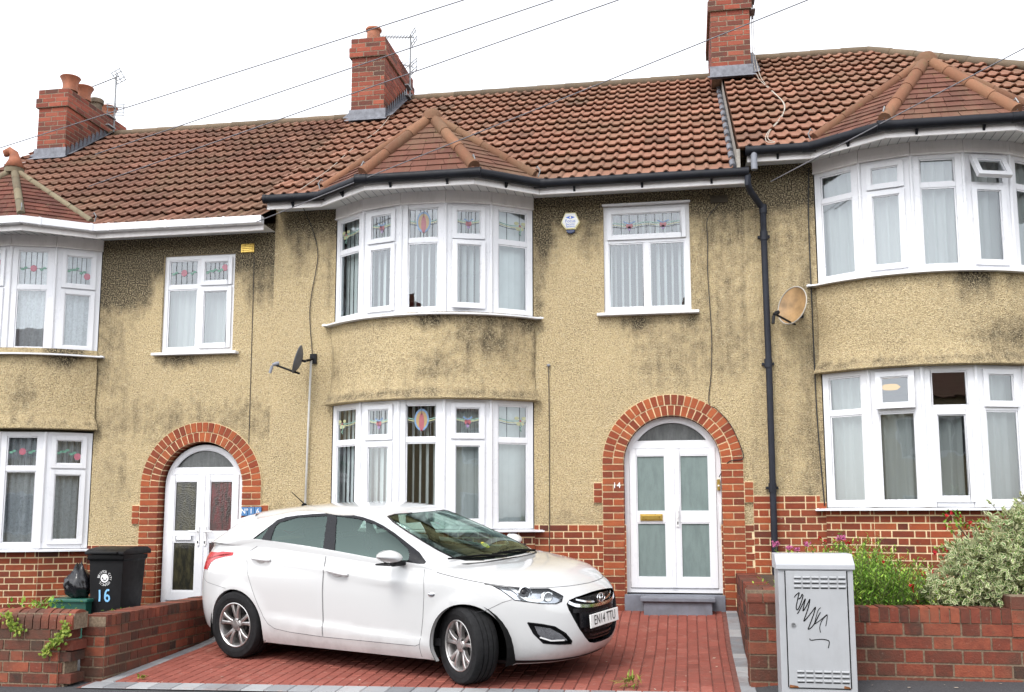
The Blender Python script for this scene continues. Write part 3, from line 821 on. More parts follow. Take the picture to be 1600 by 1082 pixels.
def flat_window(root, dz, wx, wz, wt, lights, motifs, drape, layout, rnd=random.Random(5), head=False):
    W = Win(); w, h = wx[1]-wx[0], wz[1]-wz[0]; O = Vector((wx[0], .035, wz[0])); vt = wt-wz[0]; f = .055
    U, N = X, -Y
    W.bars(O, U, Z, N, w, h, f, f, f, f+.012, vt)
    mu = w/2
    if layout == 'T':
        W.frame.obox(O, U, Z, N, mu-.028, mu+.028, f+.012, vt-.025, -.06, -.002)
        W.light(O, U, Z, N, f, w-f, vt+.025, h-f, lights[0], motifs[0])
        W.light(O, U, Z, N, f, mu-.028, f+.012, vt-.025, lights[1]); W.light(O, U, Z, N, mu+.028, w-f, f+.012, vt-.025, lights[2])
    else:
        W.frame.obox(O, U, Z, N, mu-.028, mu+.028, f+.012, h-f, -.06, -.001)
        for k, (a, b) in enumerate(((f, mu-.028), (mu+.028, w-f))):
            W.light(O, U, Z, N, a, b, vt+.025, h-f, lights[2*k], motifs[k]); W.light(O, U, Z, N, a, b, f+.012, vt-.025, lights[2*k+1])
    fr = W.finish(root, 'window')
    s = MB(); s.box(wx[0]-.08, wx[1]+.085, -.085, .03, wz[0]-.034, wz[0]-.002)
    s.build('sill', M['upvc'], fr, bevel=.004)
    if head:
        s = MB(); s.box(wx[0]-.01, wx[1]+.012, -.035, .02, wz[1]-.004, wz[1]+.018); s.build('head_trim', M['upvc'], fr, bevel=.003)
    cm = MB()
    if drape == 'blind':
        m = int(w/.085)
        for k in range(m+1):
            ctr = Vector((wx[0]+w*(k+.5)/(m+1), .19, 0)); a = R(68+rnd.uniform(-6, 6)) if 0 < k < m else R(10); d = Vector((math.cos(a), -math.sin(a), 0))
            cm.quad(ctr-d*.0445+Z*(wz[0]+.03), ctr+d*.0445+Z*(wz[0]+.03), ctr+d*.0445+Z*(wz[1]-.03), ctr-d*.0445+Z*(wz[1]-.03))
        cm.build('blind', M['blind'], fr, fix=False)
    else:
        pleats(cm, [(wx[0]-.05, .19), (wx[1]+.05, .19)], wz[0]+.03, wt+.0, .018, .1, rnd); cm.build('curtain', M['net'], fr, fix=False, smooth=True)
    return fr

def arch_surround(root, dc, az, zb, quoin_z, xin=.535):
    """two rings of brick voussoirs on brick jambs"""
    rnd = random.Random(int(dc*100)); mb = MB(); yo = -.020
    J = .007
    bed = [Vector((dc+r*math.cos(PI*k/64), yo+.004, az+r*math.sin(PI*k/64))) for r in (.541, .779) for k in range(65)]
    mb.add(bed, [(k, k+1, 66+k, 65+k) for k in range(64)], .5, 1)
    for rr, ya, yb in ((.541, yo+.004, .17), (.779, yo+.004, .02)):
        pr_ = [Vector((dc+rr*math.cos(PI*k/64), y, az+rr*math.sin(PI*k/64))) for y in (ya, yb) for k in range(65)]
        mb.add(pr_, [(k, k+1, 66+k, 65+k) for k in range(64)], .4, 1)
    for r0, r1, n, fr, back in ((.545, .653, 25, yo-.002, .004), (.664, .775, 30, yo-.006, .004)):
        for k in range(n):
            a0, a1 = PI*k/n+J/r1, PI*(k+1)/n-J/r1
            t = rnd.uniform(.3, .95); ps = []
            for y in (yo+back, fr):
                ps += [Vector((dc+r*math.cos(a), y, az+r*math.sin(a))) for r, a in ((r0, a0), (r1, a0), (r1, (a0+a1)/2), (r1, a1), (r0, a1), (r0, (a0+a1)/2))]
            mb.add(ps, [(6, 7, 8, 9, 10, 11), (0, 1, 7, 6), (1, 2, 8, 7), (2, 3, 9, 8), (3, 4, 10, 9), (4, 5, 11, 10), (5, 0, 6, 11)], t)
            if r0 < .6:                                             # underside of the arch
                ps = [Vector((dc+.5385*math.cos(a), y, az+.5385*math.sin(a))) for a in (a0, (a0+a1)/2, a1) for y in (yo, .16)]
                mb.add(ps, [(0, 1, 3, 2), (2, 3, 5, 4)], t)
    c = .0775; n = round((az-zb)/c)
    for sx in (-1, 1):
        x0, x1 = sorted((dc+sx*.541, dc+sx*.779)); mb.box(x0, x1, yo+.004, .16, zb, az, .5, 1)
        for k in range(n):
            z0, z1 = az-(k+1)*c+J, az-k*c-J*.9
            for a, b in (((.545, .653), (.664, .775)) if k % 2 else ((.545, .775),)):
                t = rnd.uniform(.25, .95); x0, x1 = sorted((dc+sx*a, dc+sx*b)); mb.box(x0, x1, yo-.005, yo+.006, z0, z1, t)
            x0, x1 = sorted((dc+sx*.5385, dc+sx*.543)); mb.box(x0, x1, yo, .155, z0, z1, rnd.uniform(.3, .8))
        for k in range(3):
            z0, z1 = quoin_z+k*c+J, quoin_z+(k+1)*c-J
            x0, x1 = sorted((dc+sx*.786, dc+sx*.875)); mb.box(x0, x1, yo-.005, yo+.006, z0, z1, rnd.uniform(.4, .9))
        x0, x1 = sorted((dc+sx*.7795, dc+sx*.882)); mb.box(x0, x1, yo+.005, 0, quoin_z, quoin_z+3*c, .5, 1)
    return mb.build('brick_surround', [M['brick'], M['mortar']], root, fix=False)

def front_door(root, dc, az, zb, zh, hw, glass, fan, letter, dark=False):
    """white double doors under an arched fanlight"""
    fr = MB(); y0, y1 = .085, .15
    ir = hw-.055; n = 40
    def arcpts(r, y): return [Vector((dc+r*math.cos(PI*k/n), y, az+r*math.sin(PI*k/n))) for k in range(n+1)]
    P = arcpts(hw, y0)+arcpts(ir, y0)+arcpts(ir, y1)
    fr.add(P, [(k, k+1, n+2+k, n+1+k) for k in range(n)]+[(n+1+k, n+2+k, 2*n+3+k, 2*n+2+k) for k in range(n)])
    for sx in (-1, 1):
        x0, x1 = sorted((dc+sx*ir, dc+sx*hw)); fr.box(x0, x1, y0, y1, zb, az)
    fr.box(dc-ir, dc+ir, y0+.004, y1, zb, zb+.05); fr.box(dc-ir, dc+ir, y0+.002, y1, zh, zh+.075)
    frame = fr.build('front_door', M['upvc'], root, bevel=.004)
    fg = MB(); r = ir-.005
    a0 = math.asin(min(max((zh+.075-az)/r, -1), 1)); pts = [Vector((dc+r*math.cos(a0+(PI-2*a0)*k/24), y0+.035, az+r*math.sin(a0+(PI-2*a0)*k/24))) for k in range(25)]
    fg.add(pts, [tuple(range(25))]); fg.build('fanlight', M[fan], frame, fix=False)
    rim = MB()
    q = [Vector((dc+(r)*math.cos(a0+(PI-2*a0)*k/24), y0+.012, az+(r)*math.sin(a0+(PI-2*a0)*k/24))) for k in range(25)]
    rim.tube(q+[q[0]], .012, 6); rim.build('fanlight_bead', M['upvc'], frame)
    lw = ir-.006; ztop = zh-.004; zm = zb+.05+(zh-zb-.05)*.50
    for sx in (-1, 1):
        lf = MB(); xa, xb = (dc-ir+.003, dc-.004) if sx < 0 else (dc+.004, dc+ir-.003)
        s = .075; yy = y0-.012
        def notch(x, z): return True
        # corner cut where the arch passes
        lf.box(xa, xa+s, yy, yy+.05, zb+.055, ztop); lf.box(xb-s, xb, yy, yy+.05, zb+.055, ztop)
        lf.box(xa+s, xb-s, yy, yy+.05, zb+.055, zb+.055+.11); lf.box(xa+s, xb-s, yy, yy+.05, ztop-.075, ztop); lf.box(xa+s, xb-s, yy, yy+.05, zm-.055, zm+.065)
        leaf = lf.build('door_leaf', M['upvc'], frame, bevel=.004)
        g = MB()
        for z0, z1 in ((zb+.165, zm-.055), (zm+.065, ztop-.075)):
            g.quad((xa+s, yy+.02, z0), (xb-s, yy+.02, z0), (xb-s, yy+.02, z1), (xa+s, yy+.02, z1))
        g.build('door_glass', M[glass if not (dark and sx > 0) else dark], frame, fix=False)
        bd = MB(); b = .012
        for z0, z1 in ((zb+.165, zm-.055), (zm+.065, ztop-.075)):
            for a in ((xa+s, xa+s+b, z0, z1), (xb-s-b, xb-s, z0, z1), (xa+s+b, xb-s-b, z0, z0+b), (xa+s+b, xb-s-b, z1-b, z1)): bd.box(a[0], a[1], yy+.004, yy+.022, a[2], a[3])
        bd.build('glazing_bead', M['matt_black'] if False else M['upvc'], frame)
    mu = MB(); mu.box(dc-.022, dc+.022, y0-.022, y0+.02, zb+.055, zh-.004); mu.build('meeting_bar', M['upvc'], frame, bevel=.006)
    h = MB()
    for sx in ((1,) if letter == 'brass' else (-1, 1)):
        x = dc+sx*.045 if letter != 'brass' else dc+.05
        h.box(x-.014, x+.014, y0-.03, y0-.012, zm-.10, zm+.13)
        h.tube([(x, y0-.03, zm+.07), (x, y0-.065, zm+.07), (x+sx*.11, y0-.07, zm+.07)] if letter != 'brass' else [(x, y0-.03, zm+.07), (x, y0-.06, zm+.07), (x, y0-.06, zm-.0)], .011, 8)
        h.box(x-.006, x+.006, y0-.034, y0-.03, zm-.075, zm-.045, .5, 1)
    h.build('door_handle', [M['handle_white'], M['matt_black']], frame, smooth='auto')
    lb = MB(); xc = (dc-ir+.003+dc-.004)/2
    if letter == 'brass':
        lb.box(xc-.125, xc+.125, y0-.03, y0-.012, zm-.035, zm+.040); lb.box(xc-.11, xc+.11, y0-.036, y0-.03, zm-.022, zm+.025)
        lb.build('letterbox', M['brass'], frame, bevel=.004)
    else:
        lb.box(xc-.115, xc+.115, y0-.022, y0-.012, zm-.045, zm+.022, .5, 1); lb.box(xc-.095, xc+.095, y0-.030, y0-.022, zm-.032, zm+.010, .5, 0)
        lb.build('letterbox', [M['handle_white'], M['grey_pipe']], frame, bevel=.003)
    return frame

def chimney(root, x0, x1, y0, y1, z0, z1, pots, tilt=0, flash=True, sides=(1, -1)):
    mb = MB(); w, d = x1-x0, y1-y0; c = .0765; n = round((z1-z0)/c)
    zt = z0+n*c; zc = zt-4*c
    def ring(o, za, zb_):
        for O, U, N, L in ((Vector((x0-o, y0-o, za)), X, -Y, w+2*o), (Vector((x1+o, y0-o, za)), Y, X, d+2*o), (Vector((x1+o, y1+o, za)), -X, Y, w+2*o), (Vector((x0-o, y1+o, za)), -Y, -X, d+2*o)):
            mb.quad(O, O+U*L, O+U*L+Z*(zb_-za), O+Z*(zb_-za), .5, 1)
            brickwork(mb, O, U, Z, N, L, zb_-za, proud=.004, joint=.015, lo=.1, hi=.9, bond='stretcher' , L=.228)
        mb.quad((x0-o, y0-o, zb_), (x1+o, y0-o, zb_), (x1+o, y1+o, zb_), (x0-o, y1+o, zb_), .3, 1)
        mb.quad((x0-o, y0-o, za), (x1+o, y0-o, za), (x1+o, y1+o, za), (x0-o, y1+o, za), .3, 1)
    ring(0, z0, zc); ring(.035, zc, zc+2*c); ring(.012, zc+2*c, zt)
    mb.lathe([(max(w, .3)*.5, 0), (max(w, .3)*.3, .07), (0, .09)], (x0+w/2, y0+w/2, zt), Z, 4, .4, 1, ref=(1, 1, 0))
    ch = mb.build('chimney', [M['chimney_brick'], M['chimney_mortar']], root, fix=False)
    for (px_, py_, r, h, kind) in pots:
        p = MB()
        if kind == 'roll': prof = [(r*1.05, 0), (r*.98, .04), (r*.92, h*.75), (r*1.0, h*.80), (r*1.14, h*.84), (r*1.16, h*.93), (r*1.08, h), (r*.86, h), (r*.84, h*.6)]
        elif kind == 'flare': prof = [(r*.95, 0), (r*.86, h*.3), (r*.92, h*.6), (r*1.12, h*.85), (r*1.25, h*.96), (r*1.2, h), (r*1.0, h), (r*.9, h*.6)]
        else: prof = [(r*.9, 0), (r*.85, h*.55), (r*1.12, h*.6), (r*1.15, h*.92), (r*1.0, h), (r*.7, h), (r*.65, h*.7)]
        p.lathe(prof, (px_, py_, zt+.05), Z, 20)
        p.build('chimney_pot', M['pot' if kind != 'cowl' else 'dark_pot'], ch, smooth='auto')
    if flash:
        f = MB(); rise = lambda y: z0+(y-y0)*TAN
        f.box(x0-.03, x1+.03, y0-.022, y0-.008, z0-.03, z0+.16)
        f.add([(x0-.06, y0-.02, z0+.02), (x1+.06, y0-.02, z0+.02), (x1+.07, y0-.13, z0-.05), (x0-.07, y0-.13, z0-.05)], [(0, 1, 2, 3)])
        k = 0
        while y0+k*.11 < min(y1, 3.8):
            ya = y0+k*.11
            for sg in sides:
                xx = x1+.012 if sg > 0 else x0-.012
                f.add([(xx, ya, rise(ya)-.02), (xx, ya+.115, rise(ya+.115)-.02), (xx, ya+.115, rise(ya)+.20), (xx+sg*.01, ya+.03, rise(ya)+.20)], [(0, 1, 2, 3)])
                f.add([(xx, ya, rise(ya)+.03), (xx, ya+.115, rise(ya+.115)+.03), (xx+sg*.12, ya+.115, rise(ya+.115)+.055), (xx+sg*.12, ya, rise(ya)+.055)], [(0, 1, 2, 3)])
            k += 1
        f.build('flashing', M['lead'], ch, fix=False)
    return ch
# ------------------------------------------------------------------ the terrace
def sm(a, b, x):
    t = min(max((x-a)/(b-a), 0), 1); return t*t*(3-2*t)
def bump1(x, c, w): return math.exp(-((x-c)/w)**2)
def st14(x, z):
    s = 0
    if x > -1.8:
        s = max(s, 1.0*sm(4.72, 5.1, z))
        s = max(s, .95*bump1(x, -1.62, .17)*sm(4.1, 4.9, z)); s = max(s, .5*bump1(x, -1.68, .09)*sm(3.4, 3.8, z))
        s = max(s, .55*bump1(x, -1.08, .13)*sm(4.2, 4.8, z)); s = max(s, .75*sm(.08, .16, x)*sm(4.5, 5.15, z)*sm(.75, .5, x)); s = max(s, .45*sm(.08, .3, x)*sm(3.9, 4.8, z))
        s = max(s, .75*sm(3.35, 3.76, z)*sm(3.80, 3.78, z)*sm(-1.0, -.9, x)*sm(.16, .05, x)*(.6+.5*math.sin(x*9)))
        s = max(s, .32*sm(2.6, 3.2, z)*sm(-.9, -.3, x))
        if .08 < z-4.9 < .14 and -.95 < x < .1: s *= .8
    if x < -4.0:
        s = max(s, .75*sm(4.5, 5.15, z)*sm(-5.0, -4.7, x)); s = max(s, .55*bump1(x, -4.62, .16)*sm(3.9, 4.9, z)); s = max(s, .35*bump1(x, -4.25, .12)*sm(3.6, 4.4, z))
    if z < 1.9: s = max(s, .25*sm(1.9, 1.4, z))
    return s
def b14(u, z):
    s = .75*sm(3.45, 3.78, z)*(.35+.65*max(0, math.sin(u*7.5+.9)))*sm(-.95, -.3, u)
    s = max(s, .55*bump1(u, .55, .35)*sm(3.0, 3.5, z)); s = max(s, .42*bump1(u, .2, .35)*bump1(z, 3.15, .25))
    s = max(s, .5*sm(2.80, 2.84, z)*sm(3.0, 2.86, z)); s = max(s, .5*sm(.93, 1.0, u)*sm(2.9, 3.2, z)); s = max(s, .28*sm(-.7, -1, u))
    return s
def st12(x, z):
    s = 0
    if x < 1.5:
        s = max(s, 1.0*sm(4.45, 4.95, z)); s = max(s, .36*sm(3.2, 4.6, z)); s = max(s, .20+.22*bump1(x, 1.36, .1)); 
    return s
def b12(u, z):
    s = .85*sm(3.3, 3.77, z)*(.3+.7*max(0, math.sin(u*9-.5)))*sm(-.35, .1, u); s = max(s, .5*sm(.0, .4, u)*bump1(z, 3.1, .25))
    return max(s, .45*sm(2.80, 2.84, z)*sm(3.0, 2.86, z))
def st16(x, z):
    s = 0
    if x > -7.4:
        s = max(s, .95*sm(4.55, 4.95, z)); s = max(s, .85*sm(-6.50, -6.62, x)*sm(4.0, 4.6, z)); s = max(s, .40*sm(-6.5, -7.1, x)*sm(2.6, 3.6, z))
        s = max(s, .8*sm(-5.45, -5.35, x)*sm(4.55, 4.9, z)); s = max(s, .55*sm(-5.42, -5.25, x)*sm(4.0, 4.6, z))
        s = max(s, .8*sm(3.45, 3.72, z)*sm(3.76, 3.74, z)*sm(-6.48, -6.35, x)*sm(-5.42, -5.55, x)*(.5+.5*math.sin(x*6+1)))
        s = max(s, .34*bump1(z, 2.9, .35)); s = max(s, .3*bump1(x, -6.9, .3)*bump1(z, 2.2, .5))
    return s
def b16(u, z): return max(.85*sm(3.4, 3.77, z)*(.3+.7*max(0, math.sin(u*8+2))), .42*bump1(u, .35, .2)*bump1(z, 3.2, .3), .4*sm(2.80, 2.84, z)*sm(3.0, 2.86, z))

FX, SA = 'fixed', 'sash'
h14 = house('h14', 'pebbledashed middle house with the white double front door and black gutter, behind the white car', 0.0, -4.95, .70, -2.945, (-2.895, -.30, 6.185), -.172,
    (-.905, .085), (3.806, 5.082), 4.665, dict(stain=st14, bstain=b14, tile='tile', plain='plain_tile', gl=.04, gr=.02, rl=.02, rr=-.13,
    upper=dict(z=(3.795, 5.090, 4.650), drape='blind', slat=(12, 38, 62, 50, 14), lights=((FX, FX, 'bow_l'), (SA, SA, 'heart'), (FX, FX, 'dagger'), (SA, 'side7', 'heart'), (FX, FX, 'bow'))),
    lower=dict(z=(1.355, 2.802, 2.345), drape='blind', slat=(16, 30, 58, 12, 8), lights=((FX, FX, 'bow_l'), (SA, SA, 'heart'), (FX, FX, 'dagger'), (SA, SA, 'heart'), (FX, FX, 'bow')))))
h12 = house('h12b', 'pebbledashed house at the right with plain net-curtained windows, higher than its neighbours', .24, .70, 6.35, 2.690, (2.73, -.10, 6.53), 5.47,
    (4.75, 5.74), (4.046, 5.322), 4.905, dict(stain=st12, bstain=b12, tile='tile', plain='plain_tile', gl=.03, gr=.3, rl=-.06, verge=True, hip=2.83, steps=[(.70, 1.41, 1.715)],
    upper=dict(z=(3.815, 5.090, 4.745), drape='net', lights=((FX, FX, None), (SA, SA, None), (FX, FX, None), ('tilt28', SA, None), (FX, FX, None))),
    lower=dict(z=(1.345, 2.802, 2.355), drape='net_low', span=((-1, -.62, 1), (-.6, .10), (.19, 1, 1)), lights=((FX, FX, None), ('tilt5', FX, None), (FX, SA, None), (SA, FX, None), (FX, FX, None)))))
h16 = house('h16cc', 'pebbledashed house at the left with rose-patterned windows and white gutter', -.25, -10.55, -4.95, -8.475, (-8.48, -.15, 5.93), -5.81,
    (-6.415, -5.465), (3.50, 4.738), 4.335, dict(stain=st16, bstain=b16, tile='tile_brown', plain='plain_tile_dark', gl=-.1, gr=-.0, rl=-.0, rr=.0, white_gutter=True, flat_hips=True, arch_dz=.03,
    upper=dict(z=(3.745, 5.085, 4.565), drape='lace', lights=((FX, FX, 'rose'), (FX, FX, 'rose'), (SA, SA, 'rose_up'), (FX, FX, 'rose'), (SA, SA, 'rose_drop'))),
    lower=dict(z=(1.365, 2.770, 2.320), drape='lace', lights=((FX, FX, 'rose'), (FX, FX, 'rose'), (SA, SA, 'rose_up'), (FX, FX, 'rose'), (SA, SA, 'rose_drop')))))

flat_window(h14, 0, (-.905, .085), (3.806, 5.082), 4.665, (SA, FX, FX), ('pair',), 'blind', 'T', head=True)
flat_window(h12, .24, (4.75, 5.74), (4.046, 5.322), 4.905, (SA, FX, FX), (None,), 'net', 'T')
flat_window(h16, -.25, (-6.415, -5.465), (3.50, 4.738), 4.335, (FX, FX, SA, SA), ('rose', 'rose_up'), 'net', 'X')
arch_surround(h14, -.172, 2.075, .45, 1.638)
front_door(h14, -.172, 2.075, .65, 2.255, .537, 'frost', 'frost_dark', 'brass')
arch_surround(h16, -5.805, 1.855, .20, 1.40)
front_door(h16, -5.805, 1.855, .44, 2.005, .510, 'brown_glass', 'frost_dark', 'white', 'bronze_glass')
arch_surround(h12, 5.47, 2.315, .7, 1.878)
front_door(h12, 5.47, 2.315, .89, 2.495, .537, 'frost', 'frost_dark', 'brass')

# threshold and doorstep of the middle house
mb = MB(); mb.box(-.72, .372, -.045, .12, .43, .635); mb.build('threshold', M['step_grey'], h14, bevel=.006)
mb = MB(); mb.box(-.50, .225, -.30, -.047, .40, .585); mb.box(-.535, .26, -.335, -.047, .585, .628); mb.build('doorstep', M['step_grey'], h14, bevel=.008)
mb = MB(); mb.box(-6.32, -5.30, -.10, .12, .1, .435); mb.build('threshold', M['step_grey'], h16, bevel=.006)

# chimneys
chimney(h14, -4.91, -4.395, 2.6, 4.15, 7.44, 8.73, [(-4.655, 2.85, .11, .22, 'roll'), (-4.65, 3.25, .12, .18, 'cowl'), (-4.64, 3.75, .11, .2, 'roll')])
chimney(h12, .475, 1.02, 2.63, 4.2, 7.72, 9.05, [(.74, 2.9, .12, .3, 'roll'), (.74, 3.4, .12, .3, 'roll'), (.74, 3.9, .12, .3, 'roll')], sides=(1,))
chimney(h16, -10.16, -9.665, 2.6, 4.3, 7.17, 8.34, [(-9.79, 2.83, .13, .24, 'flare'), (-9.80, 3.22, .13, .24, 'flare'), (-9.82, 3.62, .11, .2, 'cowl'), (-9.83, 4.02, .125, .22, 'flare')])

# lead soakers along the step in the roofs
mb = MB(); n = 15
for k in range(n):
    ya = -.40+k*(4.2/n); yb = ya+4.2/n*.80
    mb.tube([(.575, ya, roofz(ya, 0)+.055), (.575, yb, roofz(yb, 0)+.035)], .036, 10, random.random())
mb.build('bonding_gutter_soakers', M['lead'], h14, smooth='auto')
mb = MB(); mb.add([(.612, -.42, 5.27), (.612, 3.0, roofz(3.0, 0)-.03), (.612, 3.0, roofz(3.0, .24)+.02), (.612, -.42, roofz(-.42, .24)+.02), (.652, -.42, 5.27), (.652, -.42, roofz(-.42, .24)+.02)], [(0, 1, 2, 3), (0, 4, 5, 3)])
mb.build('verge', M['verge_mortar'], h12, fix=False)
# downpipe of the middle house and the short grey link pipe of the right-hand one
mb = MB()
mb.tube([(.725, -.42, 5.23), (.725, -.42, 5.12), (.76, -.33, 5.06), (.86, -.12, 4.99), (.905, -.075, 4.93), (.905, -.075, 4.3), (.912, -.075, 3.0), (.905, -.075, .3)], .036, 12)
for z in (4.93, 4.62, 3.17, 1.80): mb.tube([(.906, -.075, z-.05), (.906, -.075, z+.05)], .044, 12)
for z in (4.62, 3.17, 1.80): mb.box(.84, .972, -.04, 0, z-.014, z+.014)
mb.build('downpipe', M['downpipe'], h14, smooth='auto')
mb = MB(); mb.tube([(.80, -.425, 5.52), (.80, -.425, 5.28)], .036, 12); mb.build('link_pipe', M['grey_pipe'], h12, smooth='auto')
# white gutter stop at the end of the left house
# air bricks
def vent(root, x, z, w, h, mat, nm='air_vent'):
    mb = MB(); mb.box(x-w/2, x+w/2, -.018, .0, z-h/2, z+h/2)
    k = 5
    for i in range(k): zz = z-h/2+h*(i+.5)/k; mb.box(x-w/2+.012, x+w/2-.012, -.030, -.016, zz-.005, zz+.008)
    mb.build(nm, mat, root, bevel=.002)
vent(h14, .425, 5.095, .20, .085, plain('sooty_air_brick', (.07, .058, .042), .9)); vent(h16, -5.30, 4.785, .17, .11, M['brass'])
# finial on the left bay roof
mb = MB(); A = Vector((-8.48, -.15, 5.955))
mb.tube([A+Z*.0, A+Z*.12, A+Vector((-.02, 0, .20)), A+Vector((-.07, -.02, .24)), A+Vector((-.11, -.03, .21)), A+Vector((-.10, -.03, .16))], [.13, .075, .055, .05, .05, .03], 12)
mb.build('roof_finial', M['pot'], h16, smooth=True)
# house number, bell push and grab handle of the middle house
mb = MB(); text_mesh(mb, '14', .092, Vector((-.79, -.031, 1.835)), X, Z, .003)
mb.build('house_number', M['white_paint'], h14, fix=False)
mb = MB(); mb.box(.318, .350, .055, .085, 1.78, 1.90); mb.lathe([(.009, 0), (.009, .006)], (.334, .055, 1.83), -Y, 10, .5, 1); mb.build('door_bell', [M['brass'], M['white_paint']], h14)
mb = MB(); mb.tube([(.352, .08, 1.63), (.352, .02, 1.60), (.345, -.0, 1.54), (.345, -.0, 1.45), (.352, .02, 1.39), (.352, .08, 1.36)], .012, 8); mb.build('grab_handle', M['handle_white'], h14, smooth=True)
mb = MB()
for k, ch in enumerate(('N\u00ba', '1', '6')):
    x = -5.255+k*.085; mb.box(x, x+.078, -.045, -.02, 1.505, 1.605); text_mesh(mb, ch, .085, Vector((x+.039, -.0455, 1.556)), X, Z, .002, mi=1)
mb.build('number_plaque', [M['blue_tile'], M['white_paint']], h16, fix=False)
# lit amber ceiling lamp behind the right-hand ground-floor window
mb = MB(); mb.lathe([(0, -.035), (.07, -.026), (.10, 0), (.07, .026), (0, .035)], (2.16, -.20, 2.86), Z, 20)
g = NG('lit_lampshade'); e = g.n.new('ShaderNodeEmission'); e.inputs['Color'].default_value = (1, .55, .08, 1); e.inputs['Strength'].default_value = .28; g.l.new(e.outputs[0], g.out.inputs[0])
mb.build('ceiling_lamp', g.m, h12, smooth='auto')

# ------------------------------------------------------------------ ground
def drive_z(x, y):
    base = .271+.055*y+.010*(x+3)
    k = .45+.55*sm(-3.2, -1.2, x)
    return base+.165*k*sm(-1.5, -.15, y)
def pave_z(x, y): return .070+.010*(x+3)+.045*(y+3.4)+.085*sm(.2, 1.3, x)
YF = -3.40                                                          # front line of the plots
g = NG('asphalt_pavement'); co = g.pos(); n = g.noise(co, 90, 3, .7); b = g.noise(co, 1.3, 4); sp = g.voro(co, 55)
c = g.mix(g.mapr(n, .35, .7), (.030, .030, .033), (.085, .085, .09)); c = g.mix(g.mapr(b, .45, .7, 0, .5), c, (.055, .052, .05)); c = g.mix(g.mapr(sp, .05, .11, .55, 0), c, (.24, .23, .22))
g.bsdf(c, .9, 0, g.bump(n, .5, .006), .3); M['asphalt'] = g.m
g = NG('garden_soil'); co = g.pos(); n = g.noise(co, 18, 6, .7); g.bsdf(g.mix(n, (.03, .02, .012), (.10, .07, .045)), 1, 0, g.bump(n, .8, .03)); M['soil'] = g.m
mb = MB(); G = []
xs = [-400, -60, -20]+[-12+.5*i for i in range(49)]+[20, 60, 400]; ys = [-400, -60, -25, -14]+[-11+.5*i for i in range(28)]+[8, 30, 400]
for y in ys:
    row = []
    for x in xs:
        xx = min(max(x, -12), 12); z = pave_z(xx, min(max(y, -6.0), -3.3))-.004
        if y < -5.9: z = pave_z(xx, -6)-.11
        if y > -3.2: z = -.25+.0*xx
        row.append(Vector((x, y, z)))
    G.append(row)
mb.grid(G); o = mb.build('ground', M['asphalt'], None, fix=False); o['kind'] = 'structure'
# pavement apron right up to the walls
mb = MB(); G = []
for j in range(5):
    G.append([Vector((x, -3.9+j*.124, pave_z(x, -3.9+j*.124)+.002)) for x in [-12+.5*i for i in range(49)]])
mb.grid(G)
for xa, xb in ((-12, -5.1), (.46, 12)):
    mb.grid([[Vector((x, y, pave_z(x, y)+.002)) for x in [xa+(xb-xa)*i/24 for i in range(25)]] for y in (-3.404, -3.2, -3.0, -2.85)])
o = mb.build('pavement', M['asphalt'], None, fix=False); o['kind'] = 'structure'
# block-paved driveway: every block real, in stretcher bond, over a jointing bed
def sett_mat(name, stops, grit=(.03, .012, .01), vs=.5):
    g = NG(name); co = g.pos(); t = g.attr('tone'); n = g.noise(co, 3.0, 5, .65); f = g.noise(co, 80, 4, .7)
    v = g.math('ADD', t, g.math('MULTIPLY', g.math('SUBTRACT', n, .5), vs)); c = g.ramp(v, stops)
    c = g.mix(g.mapr(f, .55, .8, 0, .5), c, grit); w = g.noise(co, 7, 6, .8); c = g.mix(g.mapr(w, .55, .70, 0, .45), c, (.36, .22, .17)); d = g.noise(co, 1.4, 5, .7); c = g.mix(g.mapr(d, .52, .7, 0, .4), c, (.11, .05, .038)); m = g.math('MULTIPLY', g.mapr(g.noise(co, 24, 4, .7), .6, .7), g.mapr(d, .45, .35)); c = g.mix(g.math('MULTIPLY', m, .5), c, (.40, .31, .26))
    g.bsdf(c, .85, 0, g.bump(f, .4, .004), .3); return g.m
M['pavior'] = sett_mat('red_block_paving', [(0, (.155, .043, .031)), (.4, (.215, .060, .043)), (.75, (.26, .077, .056)), (1, (.31, .105, .078))])
M['sett'] = sett_mat('grey_block_edging', [(0, (.17, .175, .185)), (.5, (.25, .255, .265)), (1, (.33, .335, .34))], (.08, .08, .08))
M['joint'] = plain('jointing_sand', (.15, .055, .042), .95, vary=.4, vscale=20)
xl_, xr_ = -5.06, .45
bed = MB(); bed.grid([[Vector((x, y, drive_z(x, y)-.006)) for x in [xl_-.1+.15*i for i in range(int((xr_+.25-xl_)/.15)+2)]] for y in [YF+.0+.1*j for j in range(35)]])
o = bed.build('driveway_bed', M['joint'], None, fix=False); o['kind'] = 'structure'
pv = MB(); rr = random.Random(3); y = YF+.225; r = 0
def block(mb, x0, x1, y0, y1, tone, lift=.0):
    gp = .004; e = .006; x0 += gp*.6; x1 -= gp*.6; y0 += gp; y1 -= gp
    P = [Vector((x, y, drive_z(x, y)-.004)) for x, y in ((x0, y0), (x1, y0), (x1, y1), (x0, y1))]
    T = [Vector((x, y, drive_z(x, y)+.004+lift)) for x, y in ((x0+e, y0+e), (x1-e, y0+e), (x1-e, y1-e), (x0+e, y1-e))]
    mb.add(P+T, [(4, 5, 6, 7), (0, 1, 5, 4), (1, 2, 6, 5), (2, 3, 7, 6), (3, 0, 4, 7)], tone)
x = xl_+.12; y0_ = y
